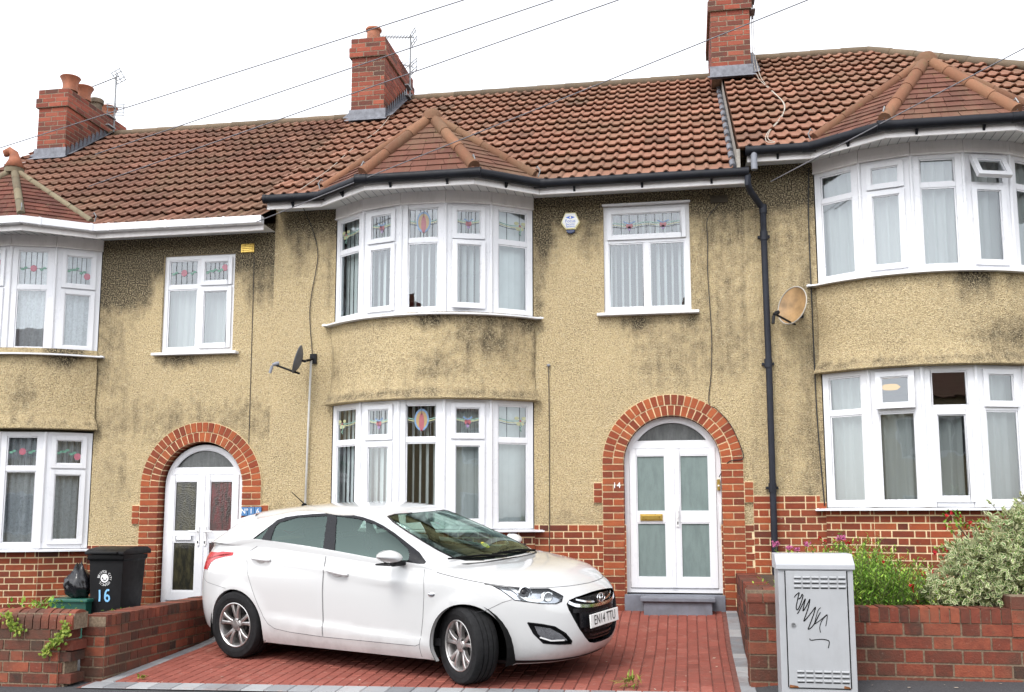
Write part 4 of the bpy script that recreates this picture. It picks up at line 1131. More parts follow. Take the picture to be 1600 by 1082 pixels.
while x < xr_-.12:
    y = y0_-(.1 if r % 2 else 0); x1 = min(x+.1, xr_-.12)
    while y < -.05 and x1-x > .03:
        a, b = max(y, y0_), min(y+.2, -.04)
        if b-a > .03: block(pv, x, x1, a, b, rr.uniform(.35, .7) if rr.random() > .10 else rr.uniform(.1, .95), rr.uniform(-.001, .002))
        y += .2
    x += .1; r += 1
o = pv.build('driveway', M['pavior'], None, fix=False); o['kind'] = 'structure'
sg = MB(); x = xl_-.05
while x < xr_:
    block(sg, x, x+.205, YF-.005, YF+.22, rr.random()); x += .205
for xx in (xl_-.01, xr_-.08):
    y = YF+.225
    while y < -.1: block(sg, xx, xx+.125, y, y+.2, rr.random()); y += .2
o = sg.build('driveway_edging', M['sett'], None, fix=False); o['kind'] = 'structure'
# forecourts of the neighbours
mb = MB(); mb.grid([[Vector((x, y, .10+.03*(y+3.1))) for x in (-11, -9, -7, -5.2)] for y in (-3.1, -1.5, 0.1)])
o = mb.build('forecourt', M['asphalt'], None, fix=False); o['kind'] = 'structure'
mb = MB(); rg = random.Random(4); mb.grid([[Vector((.6+.25*i, -2.85+.25*j, .50+rg.uniform(-.04, .05)+.03*j)) for i in range(26)] for j in range(12)])
o = mb.build('garden_bed', M['soil'], None, fix=False); o['kind'] = 'structure'

# ------------------------------------------------------------------ boundary walls
def wall_bricks(mb, x0, x1, y0, y1, z0, z1, proud=.007, joint=.016, course=.104):
    """free-standing brick wall, four faces and a mortar core; z0 may be a function of x,y"""
    h = math.ceil((z1-z0)/course)*course; z0 = z1-h
    for O, U, N, L in ((Vector((x0, y0, z0)), X, -Y, x1-x0), (Vector((x1, y0, z0)), Y, X, y1-y0), (Vector((x1, y1, z0)), -X, Y, x1-x0), (Vector((x0, y1, z0)), -Y, -X, y1-y0)):
        mb.quad(O, O+U*L, O+U*L+Z*h, O+Z*h, .5, 1)
        brickwork(mb, O, U, Z, N, L, h, course=course, L=course*2.75, proud=proud, joint=joint, lo=.22, hi=.9, bond='flemish' if L > .5 else 'stretcher')
    mb.quad((x0, y0, z1), (x1, y0, z1), (x1, y1, z1), (x0, y1, z1), .5, 1)
def edge_coping(mb, x0, x1, y0, y1, z, h, along='x', rnd=random.Random(2), unit=.0765, over=.01):
    a, b = (x0, x1) if along == 'x' else (y0, y1); n = round((b-a)/unit)
    for k in range(n):
        p, q = a+(b-a)*k/n+.005, a+(b-a)*(k+1)/n-.005; t = rnd.uniform(.1, .9); j = rnd.uniform(-.004, .004)
        if along == 'x': mb.box(p, q, y0-over+j, y1+over+j, z, z+h+j, t)
        else: mb.box(x0-over+j, x1+over+j, p, q, z, z+h+j, t)
    if along == 'x': mb.box(a, b, y0, y1, z-.002, z+h-.012, .5, 1)
    else: mb.box(x0, x1, a, b, z-.002, z+h-.012, .5, 1)
def bullnose(mb, x0, x1, y0, y1, z, h, rnd, unit=.077):
    n = round((x1-x0)/unit)
    for k in range(n):
        p, q = x0+(x1-x0)*k/n+.005, x0+(x1-x0)*(k+1)/n-.005; t = rnd.uniform(.45, .95); j = rnd.uniform(-.005, .005)
        ym = (y0+y1)/2; r = (y1-y0)/2+.012; pts = [Vector((p, ym-r, z+j)), Vector((p, ym-r, z+h-r*.75+j))]
        pts += [Vector((p, ym-r*math.cos(PI*i/10), z+j+h-r*.75+r*.75*math.sin(PI*i/10))) for i in range(1, 10)]
        pts += [Vector((p, ym+r, z+h-r*.75+j)), Vector((p, ym+r, z+j))]
        mb.prism(pts, X*(q-p), t)
    mb.box(x0, x1, y0+.01, y1-.01, z-.002, z+h*.8, .5, 1)
BM = [M['old_brick'], M['grey_mortar']]
rb = random.Random(9)
mb = MB(); wall_bricks(mb, -7.6, -5.36, -3.36, -3.14, -.1, .535, course=.0925); bullnose(mb, -7.6, -5.235, -3.36, -3.14, .535, .165, rb)
# frayed, toothed end of the front wall
for k in range(6):
    z = .535-(k+1)*.0925; e = [-5.30, -5.235, -5.25, -5.33, -5.24, -5.33, -5.25, -5.25][k]
    mb.box(-5.37, e, -3.352, -3.145, z+.007, z+.0855, rb.uniform(.05, .45))
mb.box(-5.37, -5.31, -3.34, -3.15, -.1, .53, .5, 1)
o = mb.build('front_wall', BM, None, fix=False, bevel=0); tag(o, 'red brick front wall with rounded brick coping and a toothed broken end at the left', 'wall')
mb = MB(); wall_bricks(mb, -5.30, -5.08, -3.12, -.05, 0, .54, course=.088); edge_coping(mb, -5.30, -5.08, -3.12, -.05, .54, .092, 'y', rb)
o = mb.build('side_wall', BM, None, fix=False); tag(o, 'low red brick side wall with brick-on-edge top between the driveway and the black bin', 'wall')
mb = MB(); wall_bricks(mb, .455, .70, -2.96, -2.72, 0, .81); bullnose(mb, .445, .70, -2.96, -2.72, .81, .115, rb, .11)
o = mb.build('gate_pillar', BM, None, fix=False); tag(o, 'low red brick end pillar with rounded coping half hidden by the grey cabinet', 'pillar')
mb = MB(); wall_bricks(mb, .50, .70, -2.71, -.04, .1, .78); edge_coping(mb, .50, .70, -2.71, -.04, .78, .10, 'y', rb)
o = mb.build('side_wall', BM, None, fix=False); tag(o, 'dark brick side wall running from the house to the pillar right of the doorstep', 'wall')
mb = MB(); wall_bricks(mb, .71, 5.2, -2.95, -2.73, .1, .668); edge_coping(mb, .71, 2.44, -2.95, -2.73, .668, .112, 'x', rb); wall_bricks(mb, 2.44, 2.72, -2.96, -2.70, .65, .668+.21, joint=.010); edge_coping(mb, 2.72, 5.2, -2.95, -2.73, .668, .112, 'x', rb)
o = mb.build('garden_wall', BM, None, fix=False); tag(o, 'weathered red brick garden wall under the shrubs right of the grey cabinet', 'wall')

# ------------------------------------------------------------------ street cabinet
cab = thing('street_cabinet', 'pale grey metal street cabinet with black scrawled graffiti on its door', 'cabinet', (.925, -3.33, .17))
M['cab'] = plain('grey_cabinet_paint', (.36, .37, .385), .42, vary=.06, vscale=3, dirt=.14)
M['cab_lid'] = plain('pale_cabinet_lid', (.42, .43, .455), .35, vary=.04, dirt=.08)
M['rust'] = plain('rust_stain', (.20, .075, .025), .9, vary=.5, vscale=40)
cx0, cx1, cy0, cy1, cz0, cz1 = .652, 1.196, -3.50, -3.16, .10, 1.105
mb = MB(); mb.box(cx0, cx1, cy0, cy1, cz0, cz1); mb.build('body', M['cab'], cab, bevel=.006)
mb = MB(); P = [(cy0-.018, cz1-.008), (cy0-.018, cz1+.030), (cy0+.11, cz1+.105), (cy1+.015, cz1+.105), (cy1+.015, cz1-.008)]
mb.prism([Vector((cx0-.014, y, z)) for y, z in P], X*(cx1-cx0+.028)); mb.build('lid', M['cab_lid'], cab, bevel=.006)
mb = MB(); dx0, dx1, dz0, dz1 = cx0+.055, cx1-.050, .235, cz1-.018
mb.box(dx0, dx1, cy0-.010, cy0+.002, dz0, dz1); door = mb.build('cabinet_door', M['cab'], cab, bevel=.003)
mb = MB(); 
for a in ((dx0-.008, dx0-.001, dz0, dz1), (dx1+.001, dx1+.009, dz0, dz1), (dx0, dx1, dz0-.008, dz0-.001)): mb.box(a[0], a[1], cy0-.003, cy0+.002, a[2], a[3])
mb.build('door_gap', M['matt_black'], cab)
mb = MB()
for zc_ in (1.005, .318):
    for r in range(3):
        for c in range(6):
            x = dx0+.060+c*.064; z = zc_+(1-r)*.034
            mb.tube([(x, cy0-.012, z), (x+.05, cy0-.012, z)], .0085, 8, .5)
            mb.box(x, x+.05, cy0-.0125, cy0-.0095, z-.014, z-.008, .5, 1)
mb.build('louvre', [M['cab'], M['matt_black']], door, smooth='auto')
mb = MB(); mb.lathe([(.016, 0), (.016, .008), (.009, .008), (.007, .003)], (dx0+.045, cy0-.010, .690), -Y, 14); mb.build('lock', M['alu'], door)
mb = MB()
for x0, x1 in ((dx0, dx0+.07), (dx1-.05, dx1)): mb.add([(x0, cy0-.0113, dz0), (x1, cy0-.0113, dz0), (x1-.01, cy0-.0113, dz0+.012), (x0+.004, cy0-.0113, dz0+.02)], [(0, 1, 2, 3)])
mb.build('rust_edge', M['rust'], door, fix=False)
# the scrawl, traced as flat marker strokes
gf = MB()
def gp(px, py): return Vector((dx0+(px-268)/377*(dx1-dx0), cy0-.0125, dz1-(py-378)/622*(dz1-dz0)))
for st, w in (([(318, 520), (328, 508), (340, 500), (348, 494)], .006), ([(350, 495), (343, 515), (334, 545), (327, 575), (333, 588), (345, 575), (362, 540), (372, 512), (366, 505), (358, 520), (345, 530)], .007),
              ([(334, 608), (350, 585), (372, 550), (386, 527), (378, 556), (368, 592), (385, 575), (404, 545), (414, 530), (408, 556), (396, 590), (380, 625), (372, 648), (400, 622), (430, 590), (447, 572), (438, 600), (420, 640), (405, 672), (396, 690), (415, 682), (440, 655), (462, 620), (476, 600)], .007),
              ([(478, 574), (462, 590), (448, 625), (438, 660), (450, 655), (475, 640), (505, 618), (517, 612), (514, 640), (506, 672)], .005), ([(517, 612), (500, 625), (480, 648), (468, 680), (472, 706)], .005),
              ([(404, 740), (410, 748), (440, 745), (480, 742), (510, 746), (522, 752), (522, 768), (516, 788)], .006)):
    P = [gp(*p) for p in st]
    Q = []
    for i in range(len(P)-1):
        p0, p1, p2, p3 = P[max(i-1, 0)], P[i], P[i+1], P[min(i+2, len(P)-1)]
        for k in range(4):
            t = k/4; Q.append(.5*((2*p1)+(p2-p0)*t+(2*p0-5*p1+4*p2-p3)*t*t+(3*p1-p0-3*p2+p3)*t**3))
    Q.append(P[-1]); m = len(Q)
    for i in range(m-1):
        d = (Q[i+1]-Q[i]); 
        if d.length < 1e-6: continue
        d.normalize(); nn = Vector((-d.z, 0, d.x))*(w/2)
        gf.quad(Q[i]-nn-d*.001, Q[i+1]-nn+d*.001, Q[i+1]+nn+d*.001, Q[i]+nn-d*.001)
gf.build('graffiti', M['matt_black'], door, fix=False)

# ------------------------------------------------------------------ bins at the left
def wheelie(loc, label, rot=0, num=None):
    t = thing('wheelie_bin', label, 'bin', loc)
    w, d, h = .43, .50, .93; L = Vector(loc)
    mb = MB()
    def sec(k, z): 
        a, b = w/2*k, d/2*k; return [Vector((L.x+x, L.y+y, L.z+z)) for x, y in ((-a, -b), (a, -b), (a, b), (-a, b))]
    rows = [sec(.80, .06), sec(.86, .3), sec(.95, .80), sec(.96, .84), sec(1.03, .85), sec(1.03, .90)]
    for p, q in zip(rows[:-1], rows[1:]): mb.add(p+q, [(i, (i+1) % 4, 4+(i+1) % 4, 4+i) for i in range(4)])
    mb.add(rows[0], [(3, 2, 1, 0)]); mb.build('bin_body', M['black_plastic'], t, bevel=.012, smooth='auto')
    ld = MB(); a, b = w/2*1.10, d/2*1.08
    P = [(-b-.02, .905), (-b-.02, .935), (-b+.05, .965), (0, .99), (b-.05, .985), (b+.03, .95), (b+.03, .905)]
    ld.prism([Vector((L.x-a, L.y+y, L.z+z)) for y, z in P], X*(2*a)); ld.box(L.x-a*.7, L.x+a*.7, L.y-b-.05, L.y-b-.01, L.z+.915, L.z+.94)
    ld.tube([(L.x-a*.8, L.y+b+.05, L.z+.95), (L.x+a*.8, L.y+b+.05, L.z+.95)], .016, 8)
    ld.build('bin_lid', M['black_plastic'], t, bevel=.008, smooth='auto')
    for s in (-1, 1):
        wh = MB(); wh.lathe([(.02, 0), (.10, 0), (.10, .05), (.02, .05)], (L.x+s*w*.40-.025, L.y+d*.42, L.z+.10), X, 18); wh.build('wheel', M['matt_black'], t)
    if num:
        e = MB(); U = X; V = Vector((0, -.055, 1)).normalized(); O = Vector((L.x-.01, L.y-d/2*.93-.003, L.z+.645)); O.y = L.y-d/2*.925-.004
        for i, ch in enumerate('BRISTOL CITY COUNCIL  '):
            th = PI*.95-2*PI*i/22; dd = Vector((math.cos(th), math.sin(th))); tu = U*dd.y-V*dd.x; tv = U*dd.x+V*dd.y
            text_mesh(e, ch, .036, O+tv*.072, tu, tv, .004)
        disc(e, O, U, V, U.cross(V), 0, 0, .048, .048, .003, 0, 24)
        disc(e, O, U, V, U.cross(V), 0, -.004, .034, .030, .0042, 1, 16); disc(e, O, U, V, U.cross(V), .004, .010, .026, .020, .0054, 0, 12); strip2d(e, O, U, V, U.cross(V), [(-.03, -.012), (-.012, -.02), (.008, -.014), (.03, -.02)], .008, .006, 0)
        e.build('council_emblem', [M['white_paint'], M['black_plastic']], t, fix=False)
        nb = MB(); O2 = Vector((O.x, L.y-d/2*.895-.006, L.z+.455)); N = U.cross(V)
        def wob(pts): strip2d(nb, O2, U, V, N, pts, .020, .004, 0)
        wob([(-.055, .062), (-.052, .0), (-.054, -.065)])
        wob([(.062, .058), (.040, .064), (.020, .040), (.012, 0), (.014, -.040), (.034, -.064), (.058, -.052), (.066, -.024), (.050, .002), (.028, .002), (.014, -.016)])
        nb.build('painted_number', plain('pale_blue_paint', (.22, .50, .80), .5), t, fix=False)
    return t
wheelie((-6.42, -.72, .17), 'black wheelie bin marked 16 in pale blue paint beside the left front door', num='16')
wheelie((-8.02, -1.55, .12), 'black wheelie bin cut off by the left edge of the photo')
# green recycling box with a black sack on it
t = thing('recycling_box', 'low green plastic recycling box under the black sack', 'box', (-6.84, -.85, .14))
mb = MB(); 
A = [Vector((-6.80+sx*.19, -.85+sy*.17, .14)) for sx, sy in ((-1, -1), (1, -1), (1, 1), (-1, 1))]; B = [Vector((-6.80+sx*.22, -.85+sy*.20, .555)) for sx, sy in ((-1, -1), (1, -1), (1, 1), (-1, 1))]
mb.add(A+B, [(0, 1, 5, 4), (1, 2, 6, 5), (2, 3, 7, 6), (3, 0, 4, 7), (3, 2, 1, 0)]); mb.build('box_body', plain('dark_green_plastic', (.012, .075, .055), .4), t, bevel=.01)
mb = MB(); mb.box(-7.04, -6.56, -1.07, -.63, .555, .59); mb.build('box_rim', plain('green_plastic_rim', (.016, .10, .072), .4), t, bevel=.01)
bm = bmesh.new(); bmesh.ops.create_icosphere(bm, subdivisions=4, radius=1)
rn = random.Random(5)
for v in bm.verts:
    c = v.co; k = 1+.10*math.sin(c.x*7+c.z*5)*math.sin(c.y*6-c.z*4)+.05*math.sin(c.x*19+c.y*13+c.z*17)
    z = c.z*k; r = k*(1 if z < .2 else 1-.55*(z-.2)**1.2)
    v.co = Vector((c.x*r*.155, c.y*r*.15, max(z, -.8)*.19+(.10 if z > .85 else 0)*(z-.85)*2.5))
me = bpy.data.meshes.new('rubbish_sack'); bm.to_mesh(me); bm.free(); me.polygons.foreach_set('use_smooth', [True]*len(me.polygons)); me.materials.append(plain('black_sack_film', (.010, .010, .012), .22, vary=.3))
o = bpy.data.objects.new('rubbish_sack', me); COL.objects.link(o); o.location = (-6.80, -.86, .745); tag(o, 'shiny black rubbish sack on the green box, against the brick plinth', 'sack')

# ------------------------------------------------------------------ things fixed to the walls
al = thing('alarm_box', 'yellowed white hexagonal alarm box with a blue logo, right of the upper bay', 'alarm', (-1.28, -.04, 4.75))
O = Vector((-1.283, 0, 4.895)); V2 = Z
pts = [(-.112, .0), (-.062, .118), (.062, .118), (.112, .0), (.058, -.085), (-.058, -.085)]
mb = MB(); mb.prism([O+X*a+Z*b for a, b in pts], -Y*.06); mb.build('alarm_case', plain('yellowed_plastic', (.72, .66, .36), .35), al, bevel=.01)
mb = MB(); mb.prism([O+X*a*.86+Z*(b*.86+.004)-Y*.058 for a, b in pts], -Y*.006); mb.build('alarm_face', plain('pale_plastic', (.80, .80, .78), .3), al, bevel=.002)
mb = MB(); mb.prism([O+X*a+Z*b for a, b in ((-.055, -.088), (.055, -.088), (.045, -.115), (.02, -.128), (-.02, -.128), (-.045, -.115))], -Y*.055); mb.build('strobe', plain('dark_blue_lens', (.015, .03, .10), .15), al, bevel=.006)
mb = MB(); F = O-Y*.0645
for sg in (-1, 1): mb.add([F+X*sg*.056+Z*.058, F+Z*.078, F+X*sg*.012+Z*.058, F+Z*.038], [(0, 1, 2, 3)])
text_mesh(mb, 'Focus', .052, F+Z*.014, X, Z, .001); text_mesh(mb, 'Security', .032, F-Z*.024, X, Z, .001); text_mesh(mb, 'Systems', .032, F-Z*.050, X, Z, .001)
mb.build('alarm_lettering', plain('blue_ink', (.06, .16, .60), .5), al, fix=False)

def dish(loc, normal, dia_w, dia_h, mats, label, mount, armdir):
    t = thing('satellite_dish', label, 'satellite dish', loc); N = Vector(normal).normalized(); L = Vector(loc)
    U = N.cross(Z).normalized(); V = U.cross(N)
    mb = MB(); rings = 7; n = 28; vs = []; fs = []
    for side, off in ((0, 0), (1, -.008)):
        b = len(vs); vs.append(L+N*(-.05+off))
        for r in range(1, rings+1):
            k = r/rings
            for a in range(n): th = 2*PI*a/n; vs.append(L+U*math.cos(th)*dia_w/2*k+V*math.sin(th)*dia_h/2*k+N*(-.05*(1-k*k)+off))
        for a in range(n): fs.append((b, b+1+a, b+1+(a+1) % n))
        for r in range(rings-1):
            for a in range(n): fs.append((b+1+r*n+a, b+1+(r+1)*n+a, b+1+(r+1)*n+(a+1) % n, b+1+r*n+(a+1) % n))
    b2 = 1+rings*n
    for a in range(n): i = 1+(rings-1)*n; fs.append((i+a, b2+i+a, b2+i+(a+1) % n, i+(a+1) % n))
    mb.add(vs, fs); mb.build('reflector', mats[0], t, smooth='auto')
    mb = MB(); mb.tube([L+V*math.sin(2*PI*k/24)*dia_h/2+U*math.cos(2*PI*k/24)*dia_w/2 for k in range(24)], .007, 6, closed=True); mb.build('rim', mats[1], t, smooth=True)
    mb = MB(); foot = L-V*dia_h*.46-N*.02; tip = foot+N*.26+V*.02; mb.tube([foot-N*.06, foot, tip], .012, 8); mb.build('arm', M['black_plastic'], t)
    mb = MB(); d = (L+V*.02-tip).normalized(); mb.tube([tip-d*.02, tip+d*.03, tip+d*.06], [.018, .026, .02], 10); mb.tube([tip-d*.02-V*.01, tip-V*.10-d*.02], .018, 8); mb.build('receiver', mats[2], t, smooth='auto')
    mb = MB(); P = Vector(mount); mb.tube([L-N*.055, L-N*.09, (L+P)/2-Z*.02, P], .016, 8); mb.box(P.x-.04, P.x+.04, P.y-.03, P.y+.01, P.z-.06, P.z+.06); mb.build('bracket', M['black_plastic'], t)
    return t
dish((-4.50, -.30, 3.33), (-.96, -.22, .28), .30, .335, (M['dish_grey'], M['dish_grey'], M['grey_pipe']), 'small dark grey satellite dish seen edge-on, left of the bay', (-4.41, -.0, 3.375), None)
dish((1.165, -.27, 3.775), (-.72, -.66, .20), .40, .43, (M['rusty'], plain('pale_dish_rim', (.40, .37, .32), .5), M['black_plastic']), 'brown weathered satellite dish facing the viewer beside the black downpipe', (1.27, -.0, 3.74), None)
def cable(nm, label, pts, r=.0048, mat='cable', cat='cable', n=6):
    P = [Vector(p) for p in pts]; Q = []
    for i in range(len(P)-1):
        p0, p1, p2, p3 = P[max(i-1, 0)], P[i], P[i+1], P[min(i+2, len(P)-1)]
        for k in range(5):
            t = k/5; Q.append(.5*((2*p1)+(p2-p0)*t+(2*p0-5*p1+4*p2-p3)*t*t+(3*p1-p0-3*p2+p3)*t**3))
    Q.append(P[-1]); mb = MB(); mb.tube(Q, r, n); o = mb.build(nm, M[mat], None, smooth=True); return tag(o, label, cat)
mb = MB(); mb.tube([(-4.425, -.05, 3.36), (-4.445, -.04, 2.5), (-4.475, -.04, .45)], .014, 8); o = mb.build('conduit_pipe', M['conduit'], None, smooth=True); tag(o, 'thin pale conduit running down the wall from the grey dish', 'pipe')
cable('wall_cable', 'black cable from the eave down to the grey dish', [(-4.53, -.33, 5.30), (-4.53, -.06, 5.16), (-4.45, -.015, 4.95), (-4.385, -.015, 4.64), (-4.45, -.015, 4.2), (-4.47, -.015, 3.9), (-4.42, -.02, 3.40)])
cable('wall_cable', 'black cable from the air vent down round the brick arch to the door bell', [(.43, -.02, 5.04), (.29, -.012, 4.87), (.285, -.012, 4.6), (.275, -.012, 4.25), (.30, -.012, 3.55), (.285, -.012, 3.1), (.25, -.012, 2.75), (.33, -.03, 2.68), (.48, -.03, 2.50), (.585, -.03, 2.25), (.60, -.03, 2.12), (.45, -.03, 2.09), (.34, .05, 1.92)])
cable('wall_cable', 'black cable running straight down left of the right-hand bay', [(1.43, -.02, 5.40), (1.405, -.012, 4.8), (1.405, -.012, 3.7), (1.41, -.012, 2.7), (1.43, -.012, 2.1), (1.455, -.012, 1.60)], .007)
cable('wall_cable', 'thin dark cable with a knob at its top right of the ground-floor bay', [(-1.555, -.012, 3.21), (-1.552, -.012, 2.3), (-1.56, -.012, .6)], .0045)
mb = MB(); mb.lathe([(0, .02), (.02, .01), (.02, -.01), (0, -.02)], (-1.555, -.02, 3.22), Z, 10)
o = bpy.data.objects['wall_cable.003']; mb.build('cable_cap', M['grey_pipe'], o, smooth=True)
cable('party_line_bead', 'dark movement joint in the render between the left and middle houses', [(-5.215, -.004, 4.7), (-5.21, -.004, 3.5), (-5.205, -.004, 1.5)], .0045)
# cables that run down the roofs from the chimneys
def onroof(x, y, dz, k=.05): return (x, y, roofz(y, dz)+k)
cable('roof_cable', 'pale cable down the middle roof from the chimney to the gutter', [onroof(-4.32, 2.75, 0, .08), onroof(-4.30, 2.0, 0, .045), onroof(-4.40, 1.2, 0, .045), onroof(-4.42, .4, 0, .045), onroof(-4.5, -.35, 0, .06), (-4.53, -.47, 5.25)], .004, 'pale_cable')
cable('roof_cable', 'pair of pale aerial cables wandering down the right-hand roof', [(1.06, 2.7, 8.75), (1.07, 2.9, 8.2), onroof(1.10, 2.6, .24, .07), onroof(1.20, 1.9, .24), onroof(1.30, 1.2, .24), onroof(1.22, .6, .24), onroof(1.02, .05, .24), onroof(.98, -.25, .24), onroof(1.08, -.40, .24, .06)], .005, 'pale_cable')
cable('roof_cable', 'second pale aerial cable beside the first on the right-hand roof', [(1.08, 2.7, 8.72), (1.10, 2.9, 8.2), onroof(1.14, 2.5, .24, .07), onroof(1.23, 1.8, .24), onroof(1.31, 1.1, .24), onroof(1.19, .55, .24), onroof(.99, .0, .24), onroof(.95, -.3, .24), onroof(1.03, -.40, .24, .06)], .0045, 'pale_cable')

# television aerials
def aerial(base, h, label, yagis):
    t = thing('tv_aerial', label, 'aerial', base); B = Vector(base)
    mb = MB(); mb.tube([B, B+Z*h], .014, 8); mb.box(B.x-.03, B.x+.03, B.y-.2, B.y+.02, B.z+.05, B.z+.07); mb.box(B.x-.03, B.x+.03, B.y-.2, B.y+.02, B.z+.22, B.z+.24); mb.build('mast', M['alu'], t)
    for z, d, L, n, pan, ew in yagis:
        m = MB(); D = Vector(d).normalized(); S = D.cross(Z).normalized(); V = S.cross(D); O = B+Z*z
        m.tube([O-D*.06, O+D*L], .009, 6)
        for k in range(n): p = O+D*(L*(k+.5)/n); m.tube([p-S*ew*(1-.3*k/n)-V*0, p+S*ew*(1-.3*k/n)], .0055, 4)
        if pan:
            c = O-D*.05
            for k in (-2, -1, 1, 2): m.tube([c+V*.05*k-S*.16, c+V*.05*k+S*.16], .0065, 4)
            for k in (-1, 0, 1): m.tube([c+S*.13*k-V*.10, c+S*.13*k+V*.10], .0065, 4)
        m.build('antenna', M['alu'], t)
    return t
aerial((-4.28, 3.62, 8.10), 1.16, 'grey aerial mast with two small antennas behind the middle chimney', [(1.12, (-.8, -.5, -.16), .55, 11, True, .09), (.62, (-.7, -.6, 0), .28, 4, True, .14)])
aerial((-9.52, 3.70, 8.00), 1.02, 'grey aerial mast with panel antennas right of the left-hand chimney', [(.98, (-.35, -.6, -.52), .55, 11, True, .09), (.42, (.3, -.9, 0), .08, 1, True, .12)])
aerial((1.075, 2.75, 8.62), 1.1, 'short aerial mast bracketed to the right side of the right-hand chimney', [(1.05, (-.8, -.5, 0), .4, 8, True, .09)])

# overhead telephone wires, strung from a pole beyond the right of the frame
PT = Vector((1.41396, 1.13313, 1.01958))
PL = Vector((0, -11.5, 1.5))+PT*6.5
def wire(label, B, sag=.0):
    B = Vector(B); pts = [PL.lerp(B, k/24)-Z*(sag*4*(k/24)*(1-k/24)) for k in range(25)]
    mb = MB(); mb.tube(pts, .0062, 5); o = mb.build('overhead_wire', M['wire'], None, smooth=True); tag(o, label, 'wire')
wire('topmost overhead wire, crossing in front of the left chimney', (-8.372, -.6, 6.056))
wire('second overhead wire from the top, crossing the middle chimney', (-7.054, -.6, 5.892))
wire('third overhead wire, passing just over the middle ridge', (-7.181, -.5, 5.527))
wire('overhead wire crossing the right chimney and the middle roof', (-4.93, -.6, 4.93))
wire('overhead wire over the right-hand bay roof to the eave', (.963, -.5, 5.108))

# petals and scraps dropped on the paving
mb = MB(); rl = random.Random(12)
for k in range(46):
    x, y = (rl.uniform(-.9, .3), rl.uniform(-3.2, -.5)) if k < 26 else (rl.uniform(.6, 3.0), rl.uniform(-3.6, -3.0)) if k < 38 else (rl.uniform(-4.5, -2.5), rl.uniform(-3.35, -2.9))
    if x > .5 and y > -3.02: continue
    z = (drive_z(x, y) if x < .5 else pave_z(x, y))+.009; a = rl.uniform(0, 6); l = rl.uniform(.008, .022); u = Vector((math.cos(a), math.sin(a), .1))*l; v = Vector((-math.sin(a), math.cos(a), .1))*l*.5
    c = Vector((x, y, z)); mb.quad(c-u, c-v, c+u, c+v, rl.random())
o = mb.build('fallen_petals', plain('pale_petal', (.55, .46, .36), .8, vary=.4, vscale=60), None, fix=False); o['kind'] = 'stuff'
o['label'] = 'pale petals and scraps scattered over the driveway and pavement'; o['category'] = 'litter'

opp = thing('terraced_house', 'row of houses across the road, seen only mirrored in the window panes', 'house', (0, -26, 0))
mb = MB(); mb.box(-16, 16, -34, -25.5, -.2, 5.6); mb.build('wall', M['render'], opp, fix=False)
mb = MB(); mb.prism([Vector((-16.3, -25.0, 5.45)), Vector((-16.3, -29.75, 8.7)), Vector((-16.3, -34.5, 5.45))], X*32.6); mb.build('roof', M['tile_brown'], opp, fix=False)
for x in (-10.8, -5.3, .25, 5.8, 11.3):
    mb = MB(); mb.box(x-.32, x+.22, -29.6, -27.6, 6.9, 9.95); mb.box(x-.36, x+.26, -29.64, -27.56, 9.6, 9.75); ch = mb.build('chimney', M['chimney_brick'], opp)
    mb = MB(); mb.lathe([(.14, 0), (.12, .3), (.15, .4)], (x-.05, -27.95, 9.95), Z, 14); mb.build('chimney_pot', M['pot'], ch)
for x in (-13.2, -7.7, -2.2, 3.3, 8.8):
    for z in (.9, 3.5):
        mb = MB(); mb.box(x-1.1, x+1.1, -25.52, -25.42, z, z+1.4); w = mb.build('window', M['upvc'], opp)
        mb = MB(); 
        for k in range(4): mb.box(x-1.02+k*.52, x-1.02+k*.52+.46, -25.43, -25.40, z+.08, z+1.32)
        mb.build('pane', M['trim_glass'], w)
# ---- car body surfaces (pure python) ----
def lerp_tab(tab, x):
    if x <= tab[0][0]: return tab[0][1]
    for i in range(len(tab)-1):
        x0, y0 = tab[i]; x1, y1 = tab[i+1]
        if x <= x1:
            t = (x-x0)/(x1-x0)
            m0 = (tab[i+1][1]-tab[max(i-1,0)][1])/max(tab[i+1][0]-tab[max(i-1,0)][0],1e-6)
            k = min(i+2,len(tab)-1)
            m1 = (tab[k][1]-tab[i][1])/max(tab[k][0]-tab[i][0],1e-6)
            h = x1-x0
            return ((2*t**3-3*t*t+1)*y0+(t**3-2*t*t+t)*h*m0+(-2*t**3+3*t*t)*y1+(t**3-t*t)*h*m1)
    return tab[-1][1]
def se_table(n, a, w, N=120):
    P = []
    for i in range(N+1):
        th = math.pi/2*i/N
        c, s = max(math.cos(th),0.0), math.sin(th)
        P.append((c**(2/n), s**(2/n)))
    L = [0.0]
    for i in range(N):
        L.append(L[-1]+math.hypot((P[i+1][0]-P[i][0])*a, (P[i+1][1]-P[i][1])*w))
    return [l/L[-1] for l in L], P
def se_eval(T, t):
    L, P = T
    t = min(max(t,0.0),1.0)
    lo, hi = 0, len(L)-1
    while hi-lo > 1:
        m = (lo+hi)//2
        if L[m] <= t: lo = m
        else: hi = m
    f = (t-L[lo])/max(L[hi]-L[lo],1e-9)
    return P[lo][0]+(P[hi][0]-P[lo][0])*f, P[lo][1]+(P[hi][1]-P[lo][1])*f
SE_FL = se_table(2.5,1.23,.88); SE_RL = se_table(3.7,1.1,.88)
SE_FU = se_table(2.9,.55,.72);  SE_RU = se_table(3.2,.5,.72)
LOW_XF = [(.17,3.40),(.22,3.47),(.30,3.52),(.40,3.54),(.55,3.535),(.65,3.515),(.72,3.475),(.78,3.40),(.86,3.27),(.95,3.1)]
LOW_XR = [(.17,-.68),(.25,-.74),(.40,-.79),(.55,-.80),(.70,-.78),(.85,-.745),(1.0,-.70),(1.1,-.66)]
